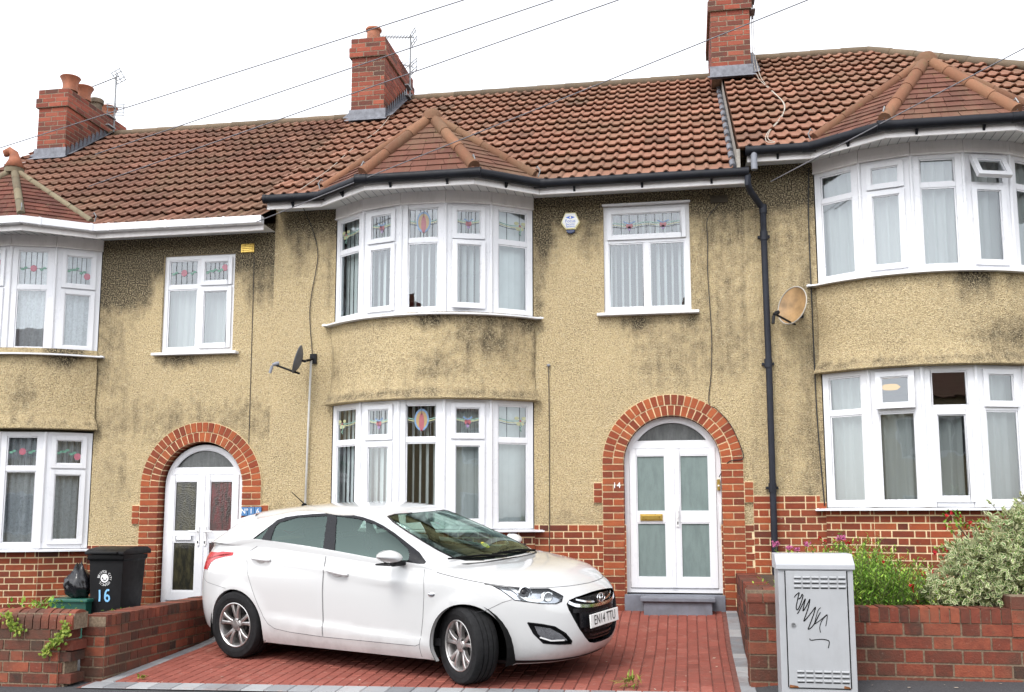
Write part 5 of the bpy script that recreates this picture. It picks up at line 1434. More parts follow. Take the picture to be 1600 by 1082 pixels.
LOW_W  = [(.17,.805),(.22,.83),(.30,.852),(.45,.866),(.60,.878),(.72,.886),(.82,.886),(.90,.872),(.97,.858),(1.09,.838),(1.2,.81)]
CREASE = [(-.8,.985),(-.02,.972),(.46,.937),(1.18,.888),(1.84,.815),(2.4,.74)]
LOW_A, LOW_B = 2.30, .35
def low(s, z):
    """lower body band; s 0..1 front, 1..2 side, 2..3 rear; right side (y<0)"""
    xf, xr, w = lerp_tab(LOW_XF,z), lerp_tab(LOW_XR,z), lerp_tab(LOW_W,z)
    if s > 1.7 and z > .93:
        a = min((s-1.7)/.4,1); b = min((z-.93)/.12,1); k = a*a*(3-2*a)*b*b*(3-2*b)
        w += (.832-w)*k; xr += (-.645-xr)*k
    if s <= 1:
        cx, cy = se_eval(SE_FL, s); x = LOW_A+(xf-LOW_A)*cx; y = w*cy
    elif s <= 2:
        x = LOW_A+(LOW_B-LOW_A)*(s-1); y = w
    else:
        cx, cy = se_eval(SE_RL, 3-s); x = LOW_B+(xr-LOW_B)*cx; y = w*cy
    # sculpting of the flank
    g = 0.0
    if -.6 < x < 3.1 and s > .55:
        fade = min(1, (x+.6)/.3, (3.1-x)/.4)
        d = z-lerp_tab(CREASE, x)
        k = 1.0 if x < 1.9 else max(0, 1-(x-1.9)/.5)
        if d > 0: g -= .012*k*(1-math.exp(-d/.02))
        else:     g -= .026*k*(1-math.exp(d/.035))*math.exp(d/.20)
        dl = z-(.47-.05*x)
        kk = min(max((x-.35)/.2,0),1)*min(max((2.4-x)/.2,0),1)
        if dl < 0: g += .018*kk*(1-math.exp(dl/.018))
        for ax in (.02, 2.70):
            r = math.hypot(x-ax, z-.30)
            g += .014*math.exp(-((r-.37)/.055)**2)
        g *= max(fade,0)
    return (x, -(y+g*(1 if s<=2 else se_eval(SE_RL,3-s)[1])), z)
UP_XF = [(.90,2.74),(.955,2.62),(1.05,2.42),(1.15,2.19),(1.25,1.95),(1.33,1.75),(1.375,1.62),(1.42,1.45)]
UP_XR = [(.95,-.71),(1.0,-.69),(1.06,-.63),(1.15,-.50),(1.25,-.36),(1.32,-.26),(1.42,-.14)]
UP_W  = [(.90,.84),(.96,.832),(1.02,.818),(1.09,.79),(1.2,.735),(1.3,.675),(1.38,.61),(1.42,.57)]
def up(s, z):
    xf, xr, w = lerp_tab(UP_XF,z), lerp_tab(UP_XR,z), lerp_tab(UP_W,z)
    xa, xb = xf-.55, xr+.45
    if s > 1.75: q = min((s-1.75)/.35,1); w += .038*q*q*(3-2*q)*max(0,1-(z-1.04)/.26)
    if s <= 1:
        cx, cy = se_eval(SE_FU, s); return (xa+.55*cx, -w*cy, z)
    if s <= 2:
        return (xa+(xb-xa)*(s-1), -w, z)
    cx, cy = se_eval(SE_RU, 3-s); return (xb+(xr-xb)*cx, -w*cy, z)
LOW_TOP = [(0,.775),(.25,.782),(.45,.80),(.6,.835),(.8,.89),(1.0,.935),(1.1,.943),(1.25,.953),(1.6,1.010),(1.95,1.06),(2.1,1.078),(2.3,1.075),(2.6,1.03),(3,1.0)]
UP_BOT = [(0,.955),(.5,.957),(.8,.965),(1.0,.962),(1.25,.975),(1.6,1.022),(1.95,1.072),(2.1,1.088),(2.3,1.085),(2.6,1.045),(3,1.015)]
UP_TOP = [(0,1.385),(.5,1.378),(.8,1.362),(1.0,1.362),(1.2,1.385),(1.5,1.395),(1.8,1.365),(2.0,1.328),(2.3,1.29),(2.6,1.29),(3,1.30)]
ROOF_C = [(-.6,1.22),(-.45,1.285),(-.3,1.335),(-.15,1.375),(0,1.405),(.5,1.445),(1.0,1.46),(1.35,1.447),(1.6,1.40),(1.75,1.35)]
# ------------------------------------------------------------------ the parked car
def spline(P, m=4):
    P = [tuple(p) for p in P]; Q = []
    for i in range(len(P)-1):
        p0, p1, p2, p3 = P[max(i-1, 0)], P[i], P[i+1], P[min(i+2, len(P)-1)]
        for k in range(m):
            t = k/m; Q.append(tuple(.5*((2*b)+(c-a)*t+(2*a-5*b+4*c-d)*t*t+(3*b-a-3*c+d)*t**3) for a, b, c, d in zip(p0, p1, p2, p3)))
    return Q+[P[-1]]
def inside(p, poly):
    x, y = p; r = False; j = len(poly)-1
    for i in range(len(poly)):
        xi, yi = poly[i]; xj, yj = poly[j]
        if (yi > y) != (yj > y) and x < (xj-xi)*(y-yi)/(yj-yi)+xi: r = not r
        j = i
    return r
SC = 1.6                                                            # s units to metres for the planar triangulation
def resample(poly, step, closed=True):
    out = []; n = len(poly)
    for i in range(n if closed else n-1):
        a, b = poly[i], poly[(i+1) % n]; L = math.hypot((b[0]-a[0])*SC, b[1]-a[1]); m = max(int(L/step), 1)
        out += [(a[0]+(b[0]-a[0])*k/m, a[1]+(b[1]-a[1])*k/m) for k in range(m)]
    if not closed: out.append(poly[-1])
    return out
def cdt_band(lo_fn, hi_fn, outlines, step=.035, smax=3.0):
    """triangulate the (s,z) band with outlines as constraints -> verts, tris"""
    V, E = [], []
    n = int(smax*SC/step)
    b = [(smax*i/n, lo_fn(smax*i/n)) for i in range(n+1)]; t = [(smax*i/n, hi_fn(smax*i/n)) for i in range(n, -1, -1)]
    def loop(P):
        k = len(V); V.extend([Vector((p[0]*SC, p[1])) for p in P]); m = len(P); E.extend([(k+i, k+(i+1) % m) for i in range(m)])
    left = [(0, lo_fn(0)+(hi_fn(0)-lo_fn(0))*k/12) for k in range(1, 12)]; right = [(smax, lo_fn(smax)+(hi_fn(smax)-lo_fn(smax))*k/12) for k in range(1, 12)]
    border = b+right+t+left[::-1]; loop(border)
    lines = []
    for o in outlines: r = resample(o, step*.7); lines += r; loop(r)
    mz = 26
    for i in range(1, n):
        s = smax*i/n
        z0, z1 = lo_fn(s), hi_fn(s)
        m = max(int((z1-z0)/step), 2)
        for k in range(1, m):
            p = (s, z0+(z1-z0)*k/m)
            if all(abs(p[0]-q[0])*SC > step*.45 or abs(p[1]-q[1]) > step*.45 for q in lines): V.append(Vector((p[0]*SC, p[1])))
    vo, eo, fo, *_ = geometry.delaunay_2d_cdt(V, E, [], 0, 1e-6)
    P = [(v.x/SC, v.y) for v in vo]; B = [(p[0], p[1]) for p in border]; tris = []
    for f in fo:
        c = (sum(P[i][0] for i in f)/len(f), sum(P[i][1] for i in f)/len(f))
        if inside(c, B): tris.append((tuple(f), c))
    return P, tris
def region_mesh(P, tris, keep, S, off=0.0, mb=None, mirror=True):
    mb = mb or MB(); m = {}
    for f, c in tris:
        if not keep(c): continue
        for sgn in ((1, -1) if mirror else (1,)):
            ids = []
            for i in f:
                if (i, sgn) not in m:
                    p = Vector(S(*P[i]))
                    if off: 
                        e = 1e-3; a = Vector(S(P[i][0]+e, P[i][1])); b = Vector(S(P[i][0], P[i][1]+e)); nn = (a-p).cross(b-p)
                        if nn.length > 1e-12:
                            nn.normalize(); 
                            cen = Vector((1.4, 0, .7)); 
                            if nn.dot(p-cen) < 0: nn = -nn
                            p = p+nn*off
                    m[(i, sgn)] = len(mb.v); mb.v.append(Vector((p.x, p.y*sgn, p.z)))
                ids.append(m[(i, sgn)])
            mb.f.append(ids); mb.t.append(.5); mb.mi.append(0)
    return mb

car = thing('parked_car', 'white five-door hatchback parked across the red driveway, front wheels turned', 'car', (0, 0, 0), local=True)
# rest the car on the driveway: plane through three tyre contacts
def car_matrix():
    h = -.38616; ox, oy = -4.0085, -1.311
    def gz(x, y): return .271+.055*y+.010*(x+3)
    n = Vector((-.010, -.055, 1)).normalized(); f = Vector((math.cos(h), math.sin(h), 0)); f = (f-n*f.dot(n)).normalized(); l = n.cross(f)
    Mx = Matrix.Identity(4)
    for i, a in enumerate((f, l, n)):
        for j in range(3): Mx[j][i] = a[j]
    Mx[0][3], Mx[1][3], Mx[2][3] = ox, oy, gz(ox, oy)+.006
    return Mx
car.matrix_world = car_matrix()

def paint(name, c, coat=1.0, rough=.35):
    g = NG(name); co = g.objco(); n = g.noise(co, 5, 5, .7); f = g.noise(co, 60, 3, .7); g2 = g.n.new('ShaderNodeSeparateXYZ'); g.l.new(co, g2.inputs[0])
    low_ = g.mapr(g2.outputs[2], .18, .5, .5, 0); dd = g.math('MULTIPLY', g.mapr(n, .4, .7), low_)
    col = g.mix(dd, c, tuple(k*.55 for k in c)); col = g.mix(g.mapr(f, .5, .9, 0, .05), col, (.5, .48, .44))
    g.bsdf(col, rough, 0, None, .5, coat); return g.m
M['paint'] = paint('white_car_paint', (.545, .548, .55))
M['trim'] = plain('gloss_black_trim', (.008, .008, .010), .25, spec=.3, vary=.1)
M['tyre'] = plain('tyre_rubber', (.012, .012, .013), .8, spec=.25, vary=.35, vscale=25)
M['rim'] = plain('alloy_silver', (.52, .50, .49), .34, .85, vary=.1)
M['rim_dark'] = plain('brake_dark', (.035, .033, .032), .6, .3, vary=.4)
M['seat'] = plain('dark_seat_cloth', (.035, .036, .04), .9); M['dash'] = plain('dark_dashboard', (.022, .022, .024), .6)
M['lamp_chrome'] = plain('lamp_reflector', (.50, .51, .54), .2, .9, vary=.25, vscale=18)
M['lamp_red'] = plain('red_lamp_lens', (.42, .006, .010), .18, coat=.3, vary=.12)
M['plate'] = plain('white_number_plate', (.80, .80, .78), .4); M['gap'] = plain('panel_gap', (.05, .05, .055), .7)
M['plate_ink'] = plain('plate_lettering', (.012, .012, .012), .5)

# --- outlines on the body surface (s along the body, z up)
import_s = lambda x: 1+(LOW_A-x)/(LOW_A-LOW_B)
def s_of_xz(x, z):
    if LOW_B <= x <= LOW_A: return import_s(x)
    lo, hi = (0.0, 1.0) if x > LOW_A else (2.0, 3.0)
    for _ in range(40):
        m = (lo+hi)/2
        if low(m, z)[0] > x: lo = m
        else: hi = m
    return (lo+hi)/2
def s_of_yz(y, z, front=True):
    lo, hi = 0.0, 1.0
    for _ in range(40):
        m = (lo+hi)/2
        if -low(m, z)[1] < y: lo = m
        else: hi = m
    return (lo+hi)/2
low_lo = lambda s: .172 if s < 2.2 else .172+.10*sm(2.2, 2.6, s)
low_hi = lambda s: lerp_tab(LOW_TOP, s)
up_lo = lambda s: lerp_tab(UP_BOT, s); up_hi = lambda s: lerp_tab(UP_TOP, s)
def arch(ax, r): return [(s_of_xz(ax+r*math.cos(a), .30+r*math.sin(a)), .30+r*math.sin(a)) for a in [-.40+(PI+.80)*k/30 for k in range(31)]]
ARF, ARR = arch(2.70, .362), arch(.02, .357)
HEAD = [(.611, .866), (.514, .872), (.409, .841), (.303, .775), (.262, .711), (.283, .672), (.315, .657), (.389, .667), (.51, .701), (.545, .777), (.575, .825)]
HEAD = [(s, min(z, low_hi(s)-.012)) for s, z in HEAD]
FOG = [(.469, .518), (.405, .502), (.342, .476), (.288, .415), (.251, .345), (.252, .324), (.32, .332), (.398, .349), (.444, .428)]
GR = [(0, .712), (.06, .711), (.11, .706), (.19, .694), (.24, .677), (.262, .648), (.258, .60), (.235, .515), (.207, .434), (.168, .36), (.13, .310), (.08, .292), (0, .288)]
GRC = GR+[(-.0, .5)] if False else GR
TAIL = [(2.40, .80), (2.45, .86), (2.50, .955), (2.50, 1.0), (2.30, 1.008), (2.14, .995), (2.16, .972), (2.30, .935), (2.36, .88)]
TAIL = [(s_of_xz(-.40, .81), .81), (s_of_xz(-.375, .955), .955), (s_of_xz(-.30, 1.005), 1.005), (s_of_xz(-.13, .998), .998), (s_of_xz(-.14, .972), .972), (s_of_xz(-.33, .915), .915)]
TAIL = [(2.62, .81), (2.63, .92), (2.60, .985), (2.41, .99), (2.36, 1.003), (2.25, 1.0), (2.24, .975), (2.31, .957), (2.40, .925), (2.44, .89), (2.46, .82)]
DF = [(1.593, .284), (1.589, .678), (1.584, .915), (1.582, low_hi(1.582)-.004), (1.30, low_hi(1.30)-.004), (1.004, low_hi(1.004)-.004), (1.000, .749), (1.014, .522), (1.036, .300), (1.06, .283)]
DR = [(1.597, .284), (1.593, .678), (1.588, .915), (1.586, low_hi(1.586)-.004), (1.8, low_hi(1.8)-.004), (2.05, low_hi(2.05)-.004), (2.11, 1.02), (2.118, .975), (2.095, .834), (2.048, .66), (1.972, .419), (1.945, .355), (1.90, .318), (1.80, .298)]
P, T = cdt_band(low_lo, low_hi, [ARF, ARR, HEAD, FOG, GR, TAIL, DF, DR])
holes = (ARF, ARR, HEAD, FOG, GR, TAIL)
def is_hole(c): return any(inside(c, h) for h in holes)
body = region_mesh(P, T, lambda c: not is_hole(c) and not inside(c, DF) and not inside(c, DR), low)
# connecting surface: bonnet, shoulders and the sill of the tailgate glass
NS = 90; G = {1: [], -1: []}
for i in range(NS+1):
    s = 3.0*i/NS; a = Vector(low(s, low_hi(s))); b = Vector(up(s, up_lo(s))); L = (b-a).length
    col = []; m = 14
    k = 1 if s < .95 else max(0, 1-(s-.95)/.15)
    p1 = a+Vector((-.20*L*k, 0, .24*L*k+(1-k)*L*.3)); p2 = b+(a-b)*.33+Vector((0, 0, .030*L*k+.0))
    for j in range(m+1):
        t = j/m; q = a*(1-t)**3+p1*3*t*(1-t)**2+p2*3*t*t*(1-t)+b*t**3; col.append(q)
    G[1].append(col); G[-1].append([Vector((q.x, -q.y, q.z)) for q in col])
for k in (1, -1): body.grid(G[k])
# greenhouse band
QT = [(1.875, 1.085), (1.858, 1.17), (1.82, 1.276), (1.809, 1.312), (1.728, 1.338), (1.58, 1.355), (1.351, 1.369), (1.034, 1.380), (.869, 1.372), (.765, 1.348), (.711, 1.315), (.688, 1.275), (.683, 1.214), (.695, 1.142), (.709, 1.058), (.760, .985), (.80, .966), (1.002, .960), (1.103, .960), (1.233, .977), (1.391, 1.000), (1.54, 1.020), (1.721, 1.045)]
QT = [(s, max(z, up_lo(s)+.004)) for s, z in QT]
GL_R = [(1.713, 1.078), (1.719, 1.1), (1.726, 1.122), (1.734, 1.144), (1.742, 1.166), (1.747, 1.188), (1.753, 1.21), (1.76, 1.232), (1.768, 1.254), (1.765, 1.262), (1.763, 1.27), (1.76, 1.278), (1.758, 1.286), (1.718, 1.299), (1.675, 1.312), (1.627, 1.325), (1.574, 1.338), (1.475, 1.342), (1.374, 1.346), (1.271, 1.35), (1.164, 1.354), (1.259, 1.274), (1.316, 1.195), (1.354, 1.116), (1.382, 1.037), (1.458, 1.047), (1.538, 1.057), (1.623, 1.067)]
GL_F = [(1.319, 1.026), (1.283, 1.107), (1.235, 1.189), (1.162, 1.272), (1.037, 1.355), (.978, 1.349), (.925, 1.344), (.874, 1.339), (.827, 1.333), (.802, 1.318), (.779, 1.303), (.756, 1.287), (.735, 1.272), (.73, 1.251), (.725, 1.231), (.721, 1.211), (.72, 1.191), (.728, 1.165), (.739, 1.139), (.75, 1.113), (.761, 1.087), (.773, 1.077), (.786, 1.067), (.799, 1.057), (.812, 1.047), (.844, 1.028), (.878, 1.009), (.913, .991), (.95, .979), (1.005, .977), (1.09, .976), (1.142, .985), (1.196, .996), (1.255, 1.010)]
GL_Q = [(1.863, 1.099), (1.845, 1.097), (1.827, 1.095), (1.809, 1.093), (1.795, 1.092), (1.798, 1.124), (1.805, 1.167), (1.814, 1.209), (1.826, 1.252), (1.838, 1.213), (1.848, 1.174), (1.857, 1.134)]
WS = [(0, .968), (.30, .972), (.45, .985), (.515, 1.008), (.545, 1.07), (.557, 1.136), (.566, 1.22), (.560, 1.30), (.53, 1.348), (.427, 1.362), (.2, 1.364), (0, 1.366)]
HG = [(3.0, 1.04), (2.75, 1.05), (2.60, 1.075), (2.52, 1.12), (2.52, 1.20), (2.58, 1.250), (2.75, 1.262), (3.0, 1.265)]
P2, T2 = cdt_band(up_lo, up_hi, [QT, GL_R, GL_F, GL_Q, WS, HG])
region_mesh(P2, T2, lambda c: not inside(c, QT) and not inside(c, WS) and not inside(c, HG), up, mb=body)
# roof skin
G = {1: [], -1: []}
def roof_h(x, y):
    w = .62; return lerp_tab(ROOF_C, x)-.055*(min(abs(y)/w, 1.0))**2.2
for i in range(NS+1):
    s = 3.0*i/NS; a = Vector(up(s, up_hi(s))); col = []
    cxx = min(max(a.x, -.10), 1.45)
    for j in range(13):
        t = j/12; x = a.x+(cxx-a.x)*t; y = a.y*(1-t); z = roof_h(x, y); w = sm(0, .28, t); col.append(Vector((x, y, a.z*(1-w)+z*w if t < .28 else z)))
    G[1].append(col); G[-1].append([Vector((q.x, -q.y, q.z)) for q in col])
for k in (1, -1): body.grid(G[k])
# arch flanges and tailgate spoiler lip
for A in (ARF, ARR):
    pts = [Vector(low(*p)) for p in A]
    for sg in (1, -1):
        q = [Vector((p.x, p.y*sg, p.z)) for p in pts]; r = [p+Vector((0, .05*sg, 0)) for p in q]
        body.grid([q, r])
sp = MB()
spG = []
for k in range(25):
    y = -.555+1.11*k/24; e = 1-(abs(y)/.555)**5*.45; zz = roof_h(-.22, y)
    spG.append([Vector((-.02, y, roof_h(-.02, y)-.006)), Vector((-.10, y, roof_h(-.10, y)+.003)), Vector((-.22, y, zz+.004)), Vector((-.22-.24*e, y, zz-.050*e)), Vector((-.22-.245*e, y, zz-.066*e)), Vector((-.22-.17*e, y, zz-.085*e)), Vector((-.16, y, zz-.095))])
body.grid(spG)
for q in (spG[0], spG[-1]): body.add(q, [tuple(range(len(q)))])
def weld_smooth(mb, name, mat, parent, dist=.0008, sharp=50):
    o = mb.build(name, mat, parent, fix=False, local=True)
    bm = bmesh.new(); bm.from_mesh(o.data); bmesh.ops.remove_doubles(bm, verts=bm.verts, dist=dist); bmesh.ops.recalc_face_normals(bm, faces=bm.faces)
    for f in bm.faces: f.smooth = True
    for e in bm.edges: e.smooth = not (len(e.link_faces) == 2 and e.calc_face_angle(0) > R(sharp))
    bm.to_mesh(o.data); bm.free(); return o
weld_smooth(body, 'body', M['paint'], car, sharp=28)
def split_sides(nm, poly, mat, S, PP, TT, off=0.0, parent=None, both=True, sharp=40):
    out = []
    for sg in ((1, -1) if both else (1,)):
        mb = region_mesh(PP, TT, lambda c: inside(c, poly), S, off, mirror=False)
        if sg < 0: mb.v = [Vector((p.x, -p.y, p.z)) for p in mb.v]
        out.append(weld_smooth(mb, nm, mat, parent or car, sharp=sharp))
    return out
doors = split_sides('door', DF, M['paint'], low, P, T)+split_sides('door', DR, M['paint'], low, P, T)
# window surround in gloss black, then the glass itself
def notglass(c): return not (inside(c, GL_R) or inside(c, GL_F) or inside(c, GL_Q))
mb = region_mesh(P2, T2, lambda c: inside(c, QT) and notglass(c), up, .001); weld_smooth(mb, 'window_trim', M['trim'], car)
split_sides('rear_door_glass', GL_R, M['car_glass'], up, P2, T2, -.004); split_sides('front_door_glass', GL_F, M['car_glass'], up, P2, T2, -.004); split_sides('quarter_glass', GL_Q, M['car_glass'], up, P2, T2, -.004)
mb = region_mesh(P2, T2, lambda c: inside(c, WS), up, -.002); weld_smooth(mb, 'windscreen', M['car_glass'], car)
mb = region_mesh(P2, T2, lambda c: inside(c, HG), up, -.002); weld_smooth(mb, 'tailgate_glass', M['car_glass'], car)
# black band round the windscreen, panel gaps
def surf_line(mb, S, pts, w=.004, off=.0012, sides=(1, -1)):
    pts = resample(pts, .03, closed=False)
    for sg in sides:
        prev = None
        for i, p in enumerate(pts):
            a = Vector(S(*pts[max(i-1, 0)])); b = Vector(S(*pts[min(i+1, len(pts)-1)])); q = Vector(S(*p)); e = 1e-3
            n = (Vector(S(p[0]+e, p[1]))-q).cross(Vector(S(p[0], p[1]+e))-q)
            if n.length < 1e-12: continue
            n.normalize(); 
            if n.dot(q-Vector((1.4, 0, .6))) < 0: n = -n
            d = (b-a); 
            if d.length < 1e-9: continue
            t = d.normalized().cross(n)*w/2; u, v = q+t+n*off, q-t+n*off
            u, v = Vector((u.x, u.y*sg, u.z)), Vector((v.x, v.y*sg, v.z))
            if prev: mb.add([prev[0], prev[1], v, u], [(0, 1, 2, 3)])
            prev = (u, v)
gaps = MB()
surf_line(gaps, low, DF[5:]+DF[:4]); surf_line(gaps, low, DR[5:]+DR[:4])
hood_edge = [(0, low_hi(0)-.002), (.2, low_hi(.2)-.002), (.30, low_hi(.30)-.002)]
surf_line(gaps, low, hood_edge, .005); surf_line(gaps, low, [(.30, low_hi(.30)-.004), (.45, low_hi(.45)-.004), (.62, low_hi(.62)-.004), (.9, low_hi(.9)-.004)], .005)
surf_line(gaps, low, [(.60, .862), (.66, .62), (.66, .615), (.575, .68), (.52, .703)][1:], .003); surf_line(gaps, low, [(.66, .615), (.74, .59)], .003)
surf_line(gaps, low, [(1.038, .30), (1.036, .19)], .004); surf_line(gaps, low, [(2.25, .66), (2.45, .70), (2.62, .79)], .003)
gaps.build('panel_gap', M['gap'], car, fix=False, local=True)
mb = MB(); surf_line(mb, up, WS[1:-1], .022, .0012); mb.build('windscreen_seal', M['trim'], car, fix=False, local=True)
mb = MB(); surf_line(mb, low, HEAD+[HEAD[0]], .007, .0022); surf_line(mb, low, FOG+[FOG[0]], .010, .002); mb.build('lamp_edge', M['trim'], car, fix=False, local=True)
mb = MB(); surf_line(mb, low, ARF, .010, -.002); surf_line(mb, low, ARR, .010, -.002); mb.build('arch_edge', M['matt_black'], car, fix=False, local=True)
# wheel wells, underbody, cabin
mb = MB()
for ax, r in ((2.70, .385), (.02, .38)):
    for sg in (1, -1):
        a = [[Vector((ax+r*math.cos(t), -sg*y, .30+r*math.sin(t))) for t in [-.32+(PI+.64)*k/20 for k in range(21)]] for y in (.835, .50)]; mb.grid(a)
        mb.add([Vector((ax+r*math.cos(t), -sg*.50, .30+r*math.sin(t))) for t in [-.32+(PI+.64)*k/20 for k in range(21)]], [tuple(range(21))])
mb.add([(-.55, -.62, .24), (-.55, .62, .24), (-.2, .78, .20), (-.2, -.78, .20)], [(0, 1, 2, 3)]); mb.add([(.40, -.80, .185), (.40, .80, .185), (2.30, .80, .185), (2.30, -.80, .185)], [(0, 1, 2, 3)])
mb.add([(-.3, -.5, .22), (-.3, .5, .22), (3.0, .5, .22), (3.0, -.5, .22)], [(0, 1, 2, 3)])
mb.add([Vector(low(s, .175)) for s in [.7*k/10 for k in range(11)]]+[Vector((low(s, .175)[0], -low(s, .175)[1], .175)) for s in [.7*k/10 for k in range(10, 0, -1)]], [tuple(range(21))])
mb.build('wheel_well', M['matt_black'], car, fix=False, local=True)
mb = MB()
mb.box(.35, 2.45, -.76, .76, .28, .34); mb.box(2.0, 2.5, -.72, .72, .34, .93); mb.add([(1.96, -.72, .90), (1.96, .72, .90), (2.30, .74, .955), (2.56, .6, .955), (2.56, -.6, .955), (2.30, -.74, .955)], [(0, 1, 2, 3, 4, 5)])
mb.box(-.45, .45, -.70, .70, .34, .62); mb.box(-.55, -.15, -.62, .62, .62, 1.06)
for y in (-.80, .80): mb.box(.3, 2.2, y-.012, y+.012, .3, .93)
mb.prism([Vector((1.95, .05, .90)), Vector((2.0, .05, 1.02)), Vector((2.25, .05, 1.03)), Vector((2.3, .05, .95))], Y*-.70)
mb.box(1.52, 1.56, -.12, .12, 1.265, 1.335)
mb.build('dashboard', M['dash'], car, local=True)
mb = MB()
for y in (-.36, .36):
    mb.obox(Vector((1.15, y, .50)), X, Z, -Y, -.1, .45, 0, .14, -.25, .25)
    a = R(14); Ux = Vector((math.cos(a), 0, math.sin(a))); Vx = Vector((-math.sin(a), 0, math.cos(a)))
    mb.obox(Vector((1.08, y, .60)), Ux, Vx, -Y, -.08, .06, 0, .55, -.24, .24); mb.obox(Vector((1.08, y, .60)), Ux, Vx, -Y, -.06, .04, .60, .77, -.13, .13)
    mb.tube([(1.0, y-.05, 1.1), (.93, y-.05, 1.24)], .01, 6)
mb.obox(Vector((.35, 0, .5)), X, Z, -Y, -.25, .25, 0, .14, -.62, .62); mb.obox(Vector((.10, 0, .60)), Vector((.97, 0, .24)), Vector((-.24, 0, .97)), -Y, -.08, .06, 0, .42, -.62, .62)
for y in (-.38, .38): mb.obox(Vector((.02, y, .60)), Vector((.97, 0, .24)), Vector((-.24, 0, .97)), -Y, -.05, .04, .44, .58, -.12, .12)
mb.build('seat', M['seat'], car, bevel=.03, smooth='auto', local=True)
mb = MB(); mb.tube([Vector((1.86+.05*math.sin(t)*.6, -.36+.18*math.cos(t), .93+.18*math.sin(t)*.9)) for t in [2*PI*k/24 for k in range(24)]], .014, 8, closed=True); mb.build('steering_wheel', M['dash'], car, smooth=True, local=True)
# --- lamps
def inset(poly, k):
    cx = sum(p[0] for p in poly)/len(poly); cy = sum(p[1] for p in poly)/len(poly); return [(cx+(p[0]-cx)*k, cy+(p[1]-cy)*k) for p in poly]
def both(mb):
    n = len(mb.v); out = MB(); out.v = mb.v+[Vector((p.x, -p.y, p.z)) for p in mb.v]
    out.f = mb.f+[[n+i for i in reversed(f)] for f in mb.f]; out.t = mb.t*2; out.mi = mb.mi*2; return out
for sg in (1, -1):
    fl = lambda mb: mb if sg > 0 else flip(mb)
    def flip(mb): mb.v = [Vector((p.x, -p.y, p.z)) for p in mb.v]; return mb
    mb = region_mesh(P, T, lambda c: inside(c, HEAD), low, -.035, mirror=False); hl = weld_smooth(fl(mb), 'headlight', M['lamp_chrome'], car)
    mb = MB(); pr = [Vector(low(*p)) for p in resample(HEAD, .03)]; inn = [p+Vector((-.030, .02, 0)) for p in pr]
    mb.grid([pr+[pr[0]], inn+[inn[0]]]); fl(mb).build('lamp_surround', M['trim'], hl, fix=False, smooth=True, local=True)
    mb = MB(); c = Vector(low(.435, .748)); ax = Vector((.80, -.52, .06)).normalized(); c = c-ax*.045
    mb.lathe([(.062, 0), (.062, .028), (.052, .030), (.046, .012)], c, ax, 24); mb.lathe([(.046, .006), (.044, .02), (.034, .034), (.018, .042), (0, .045)], c, ax, 24, .5, 1)
    c2 = Vector(low(.335, .712))-ax*.040; mb.lathe([(.042, .0), (.042, .02), (.034, .022), (.0, .006)], c2, ax, 20, .5, 0)
    fl(mb).build('projector', [M['chrome'], M['trim']], hl, smooth='auto', local=True)
    mb = MB(); ln = spline([(.50, .842), (.475, .79), (.455, .72), (.42, .690), (.375, .700), (.355, .738), (.33, .752), (.30, .742)], 5)
    surf_line(mb, low, ln, .026, -.018, sides=(1,)); fl(mb).build('light_guide', M['white_paint'], hl, fix=False, local=True)
    mb = region_mesh(P, T, lambda c: inside(c, HEAD), low, .001, mirror=False); weld_smooth(fl(mb), 'lamp_cover', M['clear_cover'], hl)
    # fog lamp pocket
    mb = region_mesh(P, T, lambda c: inside(c, FOG), low, -.030, mirror=False); fgl = weld_smooth(fl(mb), 'fog_lamp', M['black_plastic'], car)
    mb = MB(); pr = [Vector(low(*p)) for p in resample(FOG, .03)]; inn = [p+Vector((-.026, .014, 0)) for p in pr]; mb.grid([pr+[pr[0]], inn+[inn[0]]])
    fl(mb).build('fog_surround', M['black_plastic'], fgl, fix=False, smooth=True, local=True)
    mb = MB(); ins = [(.438, .487), (.36, .462), (.305, .405), (.272, .352), (.34, .352), (.395, .372), (.425, .425)]; k = len(ins)
    pp, tt = cdt_band(lambda s: .30, lambda s: .55, [ins], .03, .6)
    mb = region_mesh(pp, tt, lambda c: inside(c, ins), low, -.014, mirror=False); weld_smooth(fl(mb), 'fog_lens', M['lamp_chrome'], fgl)
    mb = MB(); surf_line(mb, low, [(.415, .395), (.36, .362), (.29, .358)], .012, -.008, sides=(1,)); fl(mb).build('daylight_strip', M['white_paint'], fgl, fix=False, local=True)
    mb = region_mesh(P, T, lambda c: inside(c, TAIL), low, .003, mirror=False); tl = weld_smooth(fl(mb), 'tail_light', M['lamp_red'], car)
    mb = MB(); surf_line(mb, low, [(2.27, .987), (2.38, .965), (2.52, .91)], .010, .0045, sides=(1,)); fl(mb).build('lamp_stripe', plain('dark_red_lens', (.22, .006, .008), .1), tl, fix=False, local=True)
    # side repeater
    mb = MB(); c = Vector(low(.953, .726)); mb.lathe([(.034, -.004), (.034, .003), (.026, .007), (0, .009)], c, Vector((.06, -1, 0)), 18); mb.v = [Vector((p.x, p.y, c.z+(p.z-c.z)*.55)) for p in mb.v]
    fl(mb).build('side_repeater', M['lamp_chrome'], car, smooth='auto', local=True)
